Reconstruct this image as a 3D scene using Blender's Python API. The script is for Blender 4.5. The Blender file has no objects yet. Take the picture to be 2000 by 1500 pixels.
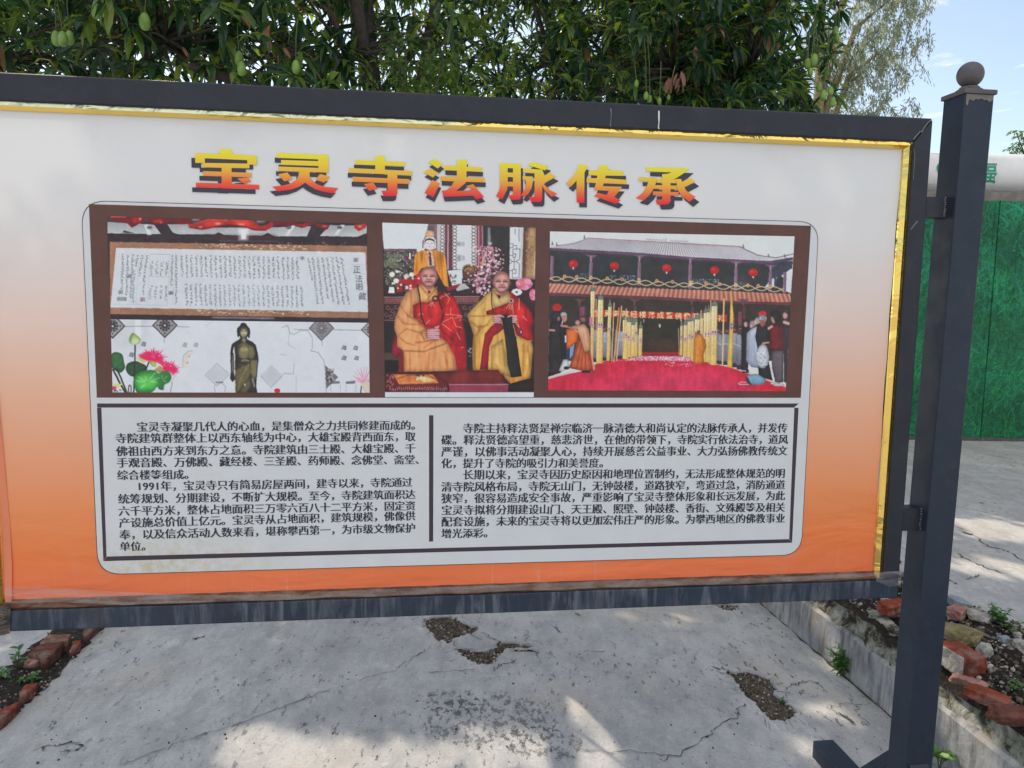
import bpy, math, random
import numpy as np
from mathutils import Matrix, Vector
random.seed(7); rng = np.random.default_rng(7)
scene = bpy.context.scene
V = np.array

# ------------------------------------------------------------------ camera
F = 1500.0                                   # focal length in pixels of the 2000 px wide photograph
PITCH, ROLL, YAW = np.radians([6.3736, 0.8793, 7.4946])
CAM = V([0.0, 0.0, 1.55])
_f = V([0, math.cos(PITCH), -math.sin(PITCH)]); _u0 = V([0, math.sin(PITCH), math.cos(PITCH)]); _r0 = V([1.0, 0, 0])
_r = math.cos(ROLL) * _r0 + math.sin(ROLL) * _u0
_u = -math.sin(ROLL) * _r0 + math.cos(ROLL) * _u0
cd = bpy.data.cameras.new('camera'); cam = bpy.data.objects.new('camera', cd); scene.collection.objects.link(cam)
cd.sensor_width = 36; cd.lens = F / 2000 * 36; cd.clip_start = 0.05; cd.clip_end = 2000
cam.matrix_world = Matrix(((_r[0], _u[0], -_f[0], CAM[0]), (_r[1], _u[1], -_f[1], CAM[1]), (_r[2], _u[2], -_f[2], CAM[2]), (0, 0, 0, 1)))
scene.camera = cam

# ------------------------------------------------------------------ light
SUN_AZ, SUN_EL = math.radians(-28), math.radians(43)     # azimuth from +Y towards +X
SUN = V([math.sin(SUN_AZ) * math.cos(SUN_EL), math.cos(SUN_AZ) * math.cos(SUN_EL), math.sin(SUN_EL)])
world = bpy.data.worlds.new('World'); scene.world = world; world.use_nodes = True
wn, wl = world.node_tree.nodes, world.node_tree.links
wn.clear()
wo = wn.new('ShaderNodeOutputWorld'); bg = wn.new('ShaderNodeBackground'); sky = wn.new('ShaderNodeTexSky')
sky.sky_type = 'NISHITA'; sky.sun_disc = False; sky.sun_elevation = SUN_EL; sky.sun_rotation = SUN_AZ
sky.air_density = 1.0; sky.dust_density = 0.6; sky.ozone_density = 1.2
tc = wn.new('ShaderNodeTexCoord'); sep = wn.new('ShaderNodeSeparateXYZ'); wl.new(tc.outputs['Generated'], sep.inputs[0])
mx = wn.new('ShaderNodeMath'); mx.operation = 'MAXIMUM'; wl.new(sep.outputs[2], mx.inputs[0]); mx.inputs[1].default_value = 0.03
dv = []
for i in (0, 1):
    m = wn.new('ShaderNodeMath'); m.operation = 'DIVIDE'; wl.new(sep.outputs[i], m.inputs[0]); wl.new(mx.outputs[0], m.inputs[1]); dv.append(m)
cmb = wn.new('ShaderNodeCombineXYZ'); wl.new(dv[0].outputs[0], cmb.inputs[0]); wl.new(dv[1].outputs[0], cmb.inputs[1])
cn = wn.new('ShaderNodeTexNoise'); cn.inputs['Scale'].default_value = 2.3; cn.inputs['Detail'].default_value = 7; cn.inputs['Roughness'].default_value = 0.6
wl.new(cmb.outputs[0], cn.inputs['Vector'])
cr = wn.new('ShaderNodeValToRGB'); cr.color_ramp.elements[0].position = 0.58; cr.color_ramp.elements[1].position = 0.78
bk = wn.new('ShaderNodeMath'); bk.operation = 'MULTIPLY_ADD'; wl.new(sep.outputs[1], bk.inputs[0]); bk.inputs[1].default_value = -0.25; bk.inputs[2].default_value = -0.17
bk1 = wn.new('ShaderNodeMath'); bk1.operation = 'MULTIPLY_ADD'; wl.new(sep.outputs[2], bk1.inputs[0]); bk1.inputs[1].default_value = 0.42; wl.new(bk.outputs[0], bk1.inputs[2])
bk2 = wn.new('ShaderNodeMath'); bk2.operation = 'MAXIMUM'; wl.new(bk1.outputs[0], bk2.inputs[0]); bk2.inputs[1].default_value = 0.0      # unseen cloud added overhead and behind the camera to whiten and lift the fill
bk3 = wn.new('ShaderNodeMath'); wl.new(cn.outputs[0], bk3.inputs[0]); wl.new(bk2.outputs[0], bk3.inputs[1]); wl.new(bk3.outputs[0], cr.inputs[0])
hs = wn.new('ShaderNodeHueSaturation'); hs.inputs['Saturation'].default_value = 0.80; wl.new(sky.outputs[0], hs.inputs['Color'])
cm = wn.new('ShaderNodeMix'); cm.data_type = 'RGBA'; wl.new(cr.outputs[0], cm.inputs['Factor'])
wl.new(hs.outputs[0], cm.inputs['A']); cm.inputs['B'].default_value = (7.6, 7.35, 7.05, 1)
wl.new(cm.outputs['Result'], bg.inputs[0]); bg.inputs[1].default_value = 0.138; wl.new(bg.outputs[0], wo.inputs[0])
sd = bpy.data.lights.new('sun', 'SUN'); sd.energy = 3.5; sd.angle = math.radians(0.53); sd.color = (1.0, 0.85, 0.66)
so = bpy.data.objects.new('sun', sd); scene.collection.objects.link(so)
so.rotation_euler = Vector(SUN).to_track_quat('Z', 'Y').to_euler()
vs = scene.view_settings; vs.view_transform = 'Standard'; vs.look = 'None'; vs.exposure = 0.42; vs.gamma = 1.0; vs.use_curve_mapping = False

# ------------------------------------------------------------------ layout helpers: photo pixel -> point in the place
D = V([math.cos(YAW), math.sin(YAW), 0]); N = V([math.sin(YAW), -math.cos(YAW), 0]); Z = V([0, 0, 1.0])   # along the board / out of the board
def ray(x, y): return _r * (x - 1000) / F - _u * (y - 750) / F + _f
def G(x, y, z=0.0):
    q = ray(x, y); return CAM + q * (z - CAM[2]) / q[2]
P0 = CAM + ray(1822, 900) * 2.063; C0 = P0 @ N
def B(x, y, o=0.0):                         # on the plane o metres in front of the face of the board's frame
    q = ray(x, y); return CAM + q * ((C0 + o - CAM @ N) / (q @ N))
def UZ(x, y, o=0.0):
    p = B(x, y, o); return p @ D, p[2]
def BU(u, z, o=0.0): return D * u + N * (C0 + o) + Z * z
def at(x, y, t): return CAM + ray(x, y) * t

# ------------------------------------------------------------------ object helpers
def tag(o, label=None, cat=None, group=None, kind=None):
    for k, v in (('label', label), ('category', cat), ('group', group), ('kind', kind)):
        if v: o[k] = v
    return o
def adopt(o, parent):
    if parent is not None:
        o.parent = parent; o.matrix_parent_inverse = Matrix.Translation(parent.location).inverted()
    return o
def obj(name, verts, faces, mat=None, parent=None, smooth=False, mats=None, mi=None):
    me = bpy.data.meshes.new(name)
    me.from_pydata([tuple(map(float, v)) for v in verts], [], [tuple(int(i) for i in f) for f in faces])
    for m in (mats or ([mat] if mat else [])): me.materials.append(m)
    if mi is not None: me.polygons.foreach_set('material_index', np.asarray(mi, dtype=np.int32))
    if smooth: me.polygons.foreach_set('use_smooth', [True] * len(me.polygons))
    me.update()
    o = bpy.data.objects.new(name, me); scene.collection.objects.link(o)
    return adopt(o, parent)
def empty(name, loc, label=None, cat=None, group=None):
    o = bpy.data.objects.new(name, None); scene.collection.objects.link(o); o.location = tuple(map(float, loc)); o.empty_display_size = 0.1
    return tag(o, label, cat, group)
def bevel(o, w, seg=2):
    m = o.modifiers.new('bevel', 'BEVEL'); m.width = w; m.segments = seg; m.limit_method = 'ANGLE'; return o
class MB:
    def __init__(s): s.v = []; s.f = []; s.n = 0
    def add(s, v, f):
        s.v += [V(p, dtype=float) for p in v]; s.f += [[i + s.n for i in q] for q in f]; s.n = len(s.v); return s
    def hexa(s, p):                          # 8 corners: bottom 4 (ccw), top 4
        return s.add(p, [(3, 2, 1, 0), (4, 5, 6, 7), (0, 1, 5, 4), (1, 2, 6, 5), (2, 3, 7, 6), (3, 0, 4, 7)])
    def box(s, u0, u1, z0, z1, o0, o1):      # box in board axes
        return s.hexa([BU(u0, z0, o1), BU(u1, z0, o1), BU(u1, z0, o0), BU(u0, z0, o0), BU(u0, z1, o1), BU(u1, z1, o1), BU(u1, z1, o0), BU(u0, z1, o0)])
    def poly(s, pts): return s.add(pts, [list(range(len(pts)))])
    def prism(s, top, dz):                   # closed outline (ccw from above), extruded down
        n = len(top); bot = [V(p) + V([0, 0, -dz]) for p in top]
        return s.add(list(top) + bot, [list(range(n)), list(range(2 * n - 1, n - 1, -1))] + [(i, i + n, (i + 1) % n + n, (i + 1) % n) for i in range(n)])
    def tube(s, pts, rad, k=7):
        pts = [V(p, dtype=float) for p in pts]; rings = []
        for i, p in enumerate(pts):
            t = pts[min(i + 1, len(pts) - 1)] - pts[max(i - 1, 0)]; t = t / (np.linalg.norm(t) + 1e-9)
            a = np.cross(t, V([0.31, 0.17, 0.93]) if abs(t[2]) < .85 else V([1, 0, 0.1])); a /= np.linalg.norm(a); b = np.cross(t, a)
            r = rad[i] if hasattr(rad, '__len__') else rad
            rings.append([p + r * (math.cos(q) * a + math.sin(q) * b) for q in np.linspace(0, 2 * math.pi, k, endpoint=False)])
        vs_ = [v for R_ in rings for v in R_]; fs = []
        for i in range(len(pts) - 1):
            for j in range(k): fs.append((i * k + j, i * k + (j + 1) % k, (i + 1) * k + (j + 1) % k, (i + 1) * k + j))
        fs += [tuple(range(k - 1, -1, -1)), tuple(range((len(pts) - 1) * k, len(pts) * k))]
        return s.add(vs_, fs)
    def lathe(s, c, prof, k=28):             # prof: (radius, height) pairs up the Z axis
        vs_ = []; fs = []
        for r, h in prof: vs_ += [V(c) + V([r * math.cos(a), r * math.sin(a), h]) for a in np.linspace(0, 2 * math.pi, k, endpoint=False)]
        for i in range(len(prof) - 1):
            for j in range(k): fs.append((i * k + j, i * k + (j + 1) % k, (i + 1) * k + (j + 1) % k, (i + 1) * k + j))
        fs += [tuple(range(k - 1, -1, -1)), tuple(range((len(prof) - 1) * k, len(prof) * k))]
        return s.add(vs_, fs)
    def build(s, name, mat, parent=None, smooth=False): return obj(name, s.v, s.f, mat, parent, smooth)

# ------------------------------------------------------------------ materials
def s2l(c):
    c = np.asarray(c, dtype=float) / 255.0
    return np.where(c <= 0.04045, c / 12.92, ((c + 0.055) / 1.055) ** 2.4)
PRINT_GAIN = 1.25
def ink(c): return tuple(np.clip(s2l(c) * PRINT_GAIN, 0, 0.86)) + (1.0,)
class Mat:
    def __init__(s, name):
        s.m = bpy.data.materials.new(name); s.m.use_nodes = True; s.t = s.m.node_tree; s.n = s.t.nodes; s.l = s.t.links
        s.p = s.n['Principled BSDF']; s.out = s.n['Material Output']; s._c = None
    def co(s):
        if s._c is None: s._c = s.n.new('ShaderNodeTexCoord').outputs['Object']
        return s._c
    def mapping(s, scale=(1, 1, 1), rot=(0, 0, 0), loc=(0, 0, 0)):
        m = s.n.new('ShaderNodeMapping'); s.l.new(s.co(), m.inputs[0]); m.inputs['Scale'].default_value = scale; m.inputs['Rotation'].default_value = rot; m.inputs['Location'].default_value = loc
        return m.outputs[0]
    def noise(s, scale, detail=5, rough=0.55, vec=None, dist=0.0):
        t = s.n.new('ShaderNodeTexNoise'); t.inputs['Scale'].default_value = scale; t.inputs['Detail'].default_value = detail; t.inputs['Roughness'].default_value = rough; t.inputs['Distortion'].default_value = dist
        s.l.new(vec or s.co(), t.inputs['Vector']); return t.outputs[0]
    def voro(s, scale, vec=None, feature='F1', out='Distance'):
        t = s.n.new('ShaderNodeTexVoronoi'); t.feature = feature; t.inputs['Scale'].default_value = scale; s.l.new(vec or s.co(), t.inputs['Vector']); return t.outputs[out]
    def ramp(s, fac, stops, interp='LINEAR'):
        r = s.n.new('ShaderNodeValToRGB'); e = r.color_ramp; e.interpolation = interp
        while len(e.elements) < len(stops): e.elements.new(0.5)
        for k, (p, c) in enumerate(stops):
            e.elements[k].position = p; e.elements[k].color = tuple(c)[:3] + (1.0,) if hasattr(c, '__len__') else (c, c, c, 1)
        s.l.new(fac, r.inputs[0]); return r.outputs[0]
    def mix(s, fac, a, b, mode='MIX'):
        m = s.n.new('ShaderNodeMix'); m.data_type = 'RGBA'; m.blend_type = mode
        for i, x in (('Factor', fac), ('A', a), ('B', b)):
            if hasattr(x, 'links'): s.l.new(x, m.inputs[i])
            else: m.inputs[i].default_value = x if i == 'Factor' else (tuple(x) + (1,))[:4]
        return m.outputs['Result']
    def math(s, op, a, b=0.0):
        m = s.n.new('ShaderNodeMath'); m.operation = op
        for i, x in ((0, a), (1, b)):
            if hasattr(x, 'links'): s.l.new(x, m.inputs[i])
            else: m.inputs[i].default_value = x
        return m.outputs[0]
    def color(s, c):
        if hasattr(c, 'links'): s.l.new(c, s.p.inputs['Base Color'])
        else: s.p.inputs['Base Color'].default_value = (tuple(c) + (1,))[:4]
        return s
    def set(s, rough=0.6, metal=0.0, spec=0.5):
        if hasattr(rough, 'links'): s.l.new(rough, s.p.inputs['Roughness'])
        else: s.p.inputs['Roughness'].default_value = rough
        s.p.inputs['Metallic'].default_value = metal; s.p.inputs['Specular IOR Level'].default_value = spec; return s
    def bump(s, h, strength=0.3, dist=0.01):
        b = s.n.new('ShaderNodeBump'); b.inputs['Strength'].default_value = strength; b.inputs['Distance'].default_value = dist
        s.l.new(h, b.inputs['Height']); s.l.new(b.outputs[0], s.p.inputs['Normal']); return s
    def translucent(s, col, fac):
        t = s.n.new('ShaderNodeBsdfTranslucent'); m = s.n.new('ShaderNodeMixShader'); m.inputs[0].default_value = fac
        if hasattr(col, 'links'): s.l.new(col, t.inputs[0])
        else: t.inputs[0].default_value = (tuple(col) + (1,))[:4]
        s.l.new(s.p.outputs[0], m.inputs[1]); s.l.new(t.outputs[0], m.inputs[2]); s.l.new(m.outputs[0], s.out.inputs[0]); return s

def mat_plain(name, c, rough=0.6, metal=0.0, var=0.15, scale=12, spec=0.5, bump=0.0):
    k = Mat(name); n = k.noise(scale, 6, 0.6)
    c = V(c)
    k.color(k.ramp(n, [(0.3, c * (1 - var)), (0.7, np.clip(c * (1 + var), 0, 1))])).set(rough, metal, spec)
    if bump: k.bump(k.noise(scale * 6, 4, 0.6), bump, 0.004)
    return k.m
def mat_painted_steel(name, base, streaks=0.0, spec=0.3):
    k = Mat(name); base = V(base)
    n = k.noise(5, 7, 0.62); c = k.ramp(n, [(0.3, base * 0.85), (0.55, base), (0.75, base * 1.2)])
    dust = k.ramp(k.noise(34, 8, 0.7), [(0.52, 0.0), (0.8, 0.4)])
    c = k.mix(dust, c, tuple(base * 0.5 + V([.05, .048, .045])))
    if streaks:
        drip = k.ramp(k.noise(1.0, 8, 0.7, k.mapping((30, 30, 4.0)), .8), [(0.46, 0.0), (0.75, streaks)])
        blot = k.ramp(k.noise(7, 4, 0.6), [(0.35, 0.15), (0.65, 1.0)])
        c = k.mix(k.math('MULTIPLY', drip, blot), c, (0.30, 0.33, 0.37))
        rust = k.ramp(k.noise(1.0, 6, 0.65, k.mapping((15, 15, 1.6), loc=(3, 1, 0))), [(0.62, 0.0), (0.70, 0.75)])
        c = k.mix(rust, c, (0.055, 0.035, 0.028))
    scr = k.ramp(k.noise(3.0, 3, 0.5, k.mapping((1, 1, 1), (0.4, 0.2, 0.6))), [(0.49, 0.0), (0.5, 0.25), (0.51, 0.0)])
    k.color(c).set(k.ramp(k.noise(16, 5), [(0.3, 0.34), (0.7, 0.55)]), 0.0, spec).bump(k.noise(60, 4, 0.6), 0.06, 0.003)
    return k.m
M_STEEL = mat_painted_steel('dark_painted_steel', (0.026, 0.028, 0.040))
M_STEEL_WORN = mat_painted_steel('weathered_painted_steel', (0.026, 0.038, 0.062), 0.75)
M_STEEL_BLUE = mat_painted_steel('blue_black_painted_steel', (0.024, 0.034, 0.054))
M_BARE = mat_plain('bare_primer', (0.16, 0.14, 0.125), 0.6, var=.25, scale=40)
M_FINIAL = mat_plain('grey_brown_painted_metal', (0.095, 0.085, 0.088), 0.5, var=.2, scale=30)
def mat_gold(name, c, rough, warp):
    k = Mat(name); n = k.noise(9, 3, 0.5, k.mapping((1, 1, 1.6)), 0.6)
    k.color(c).set(rough, 1.0).bump(n, warp, 0.03); return k.m
M_GOLD = mat_gold('gold_mirror_foil', (0.95, 0.66, 0.18), 0.10, 0.16)
k = Mat('rusted_gold_strip'); n = k.noise(1.0, 7, 0.68, k.mapping((16, 16, 55)), .6)
k.color(k.ramp(n, [(0.25, (0.02, 0.014, 0.013)), (0.42, (0.07, 0.03, 0.018)), (0.50, (0.13, 0.05, 0.02)), (0.58, (0.12, 0.10, 0.085)), (0.66, (0.22, 0.09, 0.022)), (0.80, (0.30, 0.28, 0.26))])).set(0.38, 0.35).bump(n, 0.3, 0.01); M_RUST = k.m
k = Mat('peeling_foil_sky_tint'); sx_ = k.n.new('ShaderNodeSeparateXYZ'); k.l.new(k.co(), sx_.inputs[0]); mr = k.n.new('ShaderNodeMapRange'); mr.inputs['From Min'].default_value = -.5; mr.inputs['From Max'].default_value = .6; k.l.new(sx_.outputs[0], mr.inputs[0])  # pale film patches; colour also paints in reflected sky, fading to gold
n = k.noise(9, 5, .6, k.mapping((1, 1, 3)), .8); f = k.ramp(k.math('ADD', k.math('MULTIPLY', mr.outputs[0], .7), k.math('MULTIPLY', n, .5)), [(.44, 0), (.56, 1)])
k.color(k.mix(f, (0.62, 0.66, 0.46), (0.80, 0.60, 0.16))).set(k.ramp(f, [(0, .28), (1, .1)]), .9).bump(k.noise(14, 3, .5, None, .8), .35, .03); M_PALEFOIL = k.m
# printed vinyl: the design's own white-to-orange gradient runs down the sheet
def zof(x, y): return float(UZ(x, y, -0.012)[1])
ZB, ZT = zof(80, 1190), zof(80, 200)
k = Mat('printed_vinyl_sheet')
sx_ = k.n.new('ShaderNodeSeparateXYZ'); k.l.new(k.co(), sx_.inputs[0])
mr = k.n.new('ShaderNodeMapRange'); mr.inputs['From Min'].default_value = ZB; mr.inputs['From Max'].default_value = ZT; k.l.new(sx_.outputs[2], mr.inputs[0])
stops = [(1185, (230, 108, 70)), (1090, (228, 114, 60)), (1000, (226, 130, 80)), (880, (219, 150, 115)), (760, (219, 168, 142)), (640, (214, 186, 174)), (530, (211, 197, 192)), (430, (208, 204, 204)), (300, (207, 207, 208))]
vin = k.ramp(mr.outputs[0], [((zof(80, y) - ZB) / (ZT - ZB), ink(c)) for y, c in stops])
drip = k.ramp(k.noise(1.0, 7, 0.7, k.mapping((60, 60, 2.5))), [(0.6, 0.0), (0.78, 0.35)])
low = k.ramp(mr.outputs[0], [(0.03, 1.0), (0.13, 0.0)])
vin = k.mix(k.math('MULTIPLY', drip, low), vin, (0.75, 0.6, 0.55))
dirt = k.ramp(k.noise(6, 7, 0.65), [(0.55, 0.0), (0.85, 0.22)])
vin = k.mix(dirt, vin, (0.45, 0.40, 0.36))
wv0 = k.noise(1.0, 3, 0.5, k.mapping((2.5, 2.5, 1.2))); wd = k.noise(1.0, 3, 0.5, k.mapping((3.2, 3.2, 11), (0, .75, 0)), .5)
mlo = k.ramp(mr.outputs[0], [(0.0, 1.0), (0.32, 0.0)]); wv = k.math('ADD', wv0, k.math('MULTIPLY', k.math('MULTIPLY', wd, mlo), .8))
k.color(vin).set(0.42, 0, 0.45).bump(wv, 0.55, 0.035).translucent(vin, 0.10); M_VINYL = k.m
def mat_ink(name, c, tr=0.15, var=0.05, rough=0.5, stain=None):
    k = Mat(name); c = V(ink(c)[:3]); n = k.noise(14, 7, 0.65)
    col = k.ramp(n, [(0.3, c * (1 - var)), (0.7, np.clip(c * (1 + var), 0, .88))])
    if stain is not None:
        g = k.n.new('ShaderNodeTexGradient'); g.gradient_type = 'SPHERICAL'
        k.l.new(k.mapping((3.2, 3.2, 9), loc=tuple(-V(stain) * V([3.2, 3.2, 9]))), g.inputs[0])
        f = k.math('MULTIPLY', g.outputs[0], k.ramp(k.noise(55, 6, 0.7), [(0.4, 0.1), (0.65, 0.9)]))
        col = k.mix(f, col, (0.62, 0.52, 0.30))
    k.color(col).set(rough, 0, 0.4)
    if tr: k.translucent(col, tr)
    return k.m
M_PANEL = mat_ink('printed_white_panel', (205, 207, 210), 0.14, 0.03, stain=B(330, 1110, -.012))
M_LINE = mat_ink('printed_dark_line', (62, 52, 60), 0.1)
M_BROWN = mat_ink('printed_brown_panel', (92, 62, 56), 0.1, 0.13)
M_TEXT = mat_ink('printed_black_text', (46, 48, 58), 0.05)
M_SHADOWINK = mat_ink('printed_charcoal', (58, 56, 68), 0.05)
k = Mat('printed_yellow_to_red'); sx_ = k.n.new('ShaderNodeSeparateXYZ'); k.l.new(k.co(), sx_.inputs[0])
mr = k.n.new('ShaderNodeMapRange'); mr.inputs['From Min'].default_value = zof(700, 389); mr.inputs['From Max'].default_value = zof(700, 301); k.l.new(sx_.outputs[2], mr.inputs[0])
k.color(k.ramp(mr.outputs[0], [(0, ink((228, 30, 52))), (0.12, ink((228, 34, 48))), (0.3, ink((232, 96, 52))), (0.55, ink((236, 165, 56))), (0.85, ink((232, 198, 46))), (1, ink((234, 212, 40)))])).set(0.45, 0, 0.4); M_HEAD = k.m
k = Mat('printed_photograph'); a = k.n.new('ShaderNodeVertexColor'); a.layer_name = 'ink'; k.color(a.outputs[0]).set(0.42, 0, 0.4); M_PHOTO = k.m

# ================================================================== THE SETTING
WL = 1.80; WH = 0.185; TH = 0.30; SL = 2.33        # wall face, plinth height, upper level, edge of the upper slab (metres along D)
def LB(l, b, z=0.0): return D * l - N * b + Z * z     # l along the board, b back from the camera
def mat_concrete(name, base, dark, blot=None, wet=1.0):
    k = Mat(name); base = V(base); dark = V(dark)
    n1 = k.noise(1.3, 9, 0.62); c = k.ramp(n1, [(0.25, base * 0.66), (0.42, base * .92), (0.55, base), (0.75, base * 1.25)])
    gm = k.noise(9, 8, .7, k.mapping((1, .6, 1), (0, 0, .5))); c = k.mix(k.ramp(gm, [(.40, .5), (.56, 0)]), c, tuple(base * V([.58, .60, .63])))
    st = k.noise(1.0, 9, 0.68, k.mapping((7, 2.4, 5), (0, 0, 0.5))); c = k.mix(k.ramp(st, [(0.5, 0.0), (0.68, 0.55)]), c, tuple(base * 0.55))
    warm = k.noise(2.2, 5, 0.6, k.mapping((1, 1, 1), loc=(4, 7, 1))); c = k.mix(k.ramp(warm, [(0.52, 0.0), (0.72, 0.5)]), c, tuple(base * V([1.02, 0.9, 0.74])))
    fine = k.noise(95, 6, 0.7); c = k.mix(k.ramp(fine, [(0.35, 0.35), (0.55, 0.0)]), c, tuple(base * 0.5))
    pale = k.noise(28, 7, 0.7); c = k.mix(k.ramp(pale, [(0.56, 0.0), (0.72, 0.4)]), c, tuple(np.clip(base * 1.55, 0, .8)))
    fl = k.noise(1.0, 8, 0.72, k.mapping((34, 13, 20), (0, 0, 0.35)))
    area = k.noise(1.6, 4, 0.6, k.mapping((1, 1, 1), loc=(2.3, 0.4, 0)))
    f = k.math('MULTIPLY', k.ramp(fl, [(0.57, 0.0), (0.61, 0.85)]), k.ramp(area, [(0.42, 0.12), (0.62, 1.0)]))
    c = k.mix(f, c, tuple(dark))
    h = k.math('ADD', n1, k.math('MULTIPLY', fine, 0.4))
    if blot is not None:
        for (p, sx, sy) in blot:
            g = k.n.new('ShaderNodeTexGradient'); g.gradient_type = 'SPHERICAL'
            k.l.new(k.mapping((sx, sy, 1), loc=(-p[0] * sx, -p[1] * sy, 0)), g.inputs[0])
            mo = k.noise(1.0, 9, 0.72, k.mapping((40, 22, 10), (0, 0, 0.4), (1.7, 0.3, 0)))
            f2 = k.ramp(k.math('MULTIPLY', k.ramp(g.outputs[0], [(0.0, 0.0), (0.55, 1.0)]), mo), [(0.50, 0.0), (0.545, 0.9)])
            c = k.mix(k.math('MULTIPLY', f2, k.ramp(k.noise(130, 4, .7), [(.35, .35), (.6, .95)])), c, (0.07, 0.072, 0.082))
    k.color(c).set(0.88, 0, 0.25).bump(h, 0.55, 0.012); return k.m
pb = G(960, 1405)
M_CONC = mat_concrete('weathered_concrete', (0.47, 0.48, 0.49), (0.09, 0.09, 0.095), [(pb, 2.0, 2.6), (G(880, 1370), 4.0, 5.0), (G(1060, 1450), 3.5, 4.5)])
M_CONC2 = mat_concrete('paler_weathered_concrete', (0.49, 0.49, 0.49), (0.09, 0.09, 0.09))
k = Mat('rough_soil_and_grit'); n = k.noise(70, 8, 0.75); v = k.voro(150)
c = k.ramp(n, [(0.3, (0.05, 0.038, 0.028)), (0.46, (0.13, 0.10, 0.075)), (0.58, (0.24, 0.20, 0.15)), (0.72, (0.38, 0.34, 0.28))])
k.color(c).set(0.95, 0, 0.2).bump(k.math('ADD', n, v), 1.0, 0.02); M_SOIL = k.m
k = Mat('dark_moist_soil'); n = k.noise(45, 8, 0.75)
c = k.ramp(n, [(0.3, (0.014, 0.012, 0.012)), (0.52, (0.04, 0.031, 0.028)), (0.66, (0.10, 0.075, 0.05)), (0.8, (0.2, 0.17, 0.13))])
k.color(c).set(0.95, 0, 0.2).bump(n, 1.0, 0.03); M_DARKSOIL = k.m
M_CRACK = mat_plain('crack_dirt', (0.085, 0.08, 0.076), 0.95, var=.4, scale=50)

# lower concrete ground, one sheet out to the horizon, cut along the edging strip is not needed: the strip lies on it
ground = obj('ground', [(-400, -400, 0), (400, -400, 0), (400, 600, 0), (-400, 600, 0)], [(0, 1, 2, 3)], M_CONC); tag(ground, kind='structure')
def zoomG(ox, oy, s, z=0.0): return lambda pts: [G(ox + x / s, oy + y / s, z) for x, y in pts]
g6 = zoomG(700, 1100, 2.0, 0.004); g5 = zoomG(0, 1100, 2.5, 0.004)
def jag(pts, amp, sub=5, closed=True):
    out = []; n = len(pts); rr = np.random.default_rng(int(abs(pts[0][0]) * 1e4) % 9999)
    for i in range(n if closed else n - 1):
        a, b = V(pts[i]), V(pts[(i + 1) % n])
        for j in range(sub):
            p = a + (b - a) * j / sub
            if j: p = p + V([*(rr.normal(0, amp, 2)), 0])
            out.append(p)
    if not closed: out.append(V(pts[-1]))
    return out
def patch(name, pts, mat, parent, amp=0.006, lift=0.0):
    pts = jag(pts, amp); return obj(name, [p + V([0, 0, lift]) for p in pts], [list(range(len(pts)))], mat, parent)
POTS = []
for pts in ([(250, 235), (300, 212), (360, 210), (420, 240), (470, 265), (400, 290), (350, 320), (300, 300), (265, 260)],
            [(375, 340), (420, 335), (490, 350), (530, 340), (545, 310), (600, 312), (690, 330), (640, 340), (570, 345), (545, 375), (530, 400), (470, 405), (430, 385), (400, 360)],
            [(1412, 403), (1460, 430), (1520, 425), (1600, 455), (1640, 500), (1620, 515), (1665, 545), (1715, 590), (1690, 615), (1640, 630), (1590, 610), (1570, 580), (1530, 540), (1490, 490), (1450, 445)],
            [(1385, 165), (1490, 168), (1480, 190), (1440, 192), (1410, 182)]):
    q = g6(pts); cen = sum(q) / len(q)
    patch('pothole_rim', [cen + (p - cen) * 1.035 for p in q], M_CRACK, ground, 0.004, -0.002)
    qj = jag(q, .007, 6); m_ = len(qj); cj = sum(qj) / m_; o_ = [cj + (p - cj) * (1 + (.035 + .03 * rng.random()) / np.linalg.norm(p - cj)) for p in qj]; hh = [.0115 + .003 * rng.random() for _ in qj]
    obj('pothole_lip', [p * V([1, 1, 0]) + Z * .0005 for p in o_] + [p * V([1, 1, 0]) + Z * h_ for p, h_ in zip(qj, hh)] + [cj * V([1, 1, 0]) + (p - cj) * .985 * V([1, 1, 0]) + Z * .003 for p in qj], [(i, (i + 1) % m_, (i + 1) % m_ + m_, i + m_) for i in range(m_)] + [(i + m_, (i + 1) % m_ + m_, (i + 1) % m_ + 2 * m_, i + 2 * m_) for i in range(m_)], M_CONC, ground)
    patch('pothole', q, M_SOIL, ground); POTS.append(q)
def crack(pts, w, parent, z=0.0025):
    q = jag(pts, 0.007, 7, False); L_, R_ = [], []; rr = np.random.default_rng(int(abs(q[0][1]) * 1e5) % 9999)
    for i, p in enumerate(q):
        t = q[min(i + 1, len(q) - 1)] - q[max(i - 1, 0)]; t[2] = 0; t /= np.linalg.norm(t) + 1e-9; m = V([-t[1], t[0], 0])
        ww = w * (0.25 + 1.1 * rr.random()) * (0.3 if i in (0, len(q) - 1) else 1); L_.append(p + m * ww); R_.append(p - m * ww)
    n = len(q); return obj('crack', L_ + R_, [(i, i + 1, n + i + 1, n + i) for i in range(n - 1)], M_CRACK, parent)
crack(g5([(560, 1000), (800, 905), (1000, 830), (1200, 770), (1400, 690), (1620, 610)]), .0016, ground)
crack(g5([(1750, 570), (1900, 530), (2000, 490)]), .001, ground)
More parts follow.
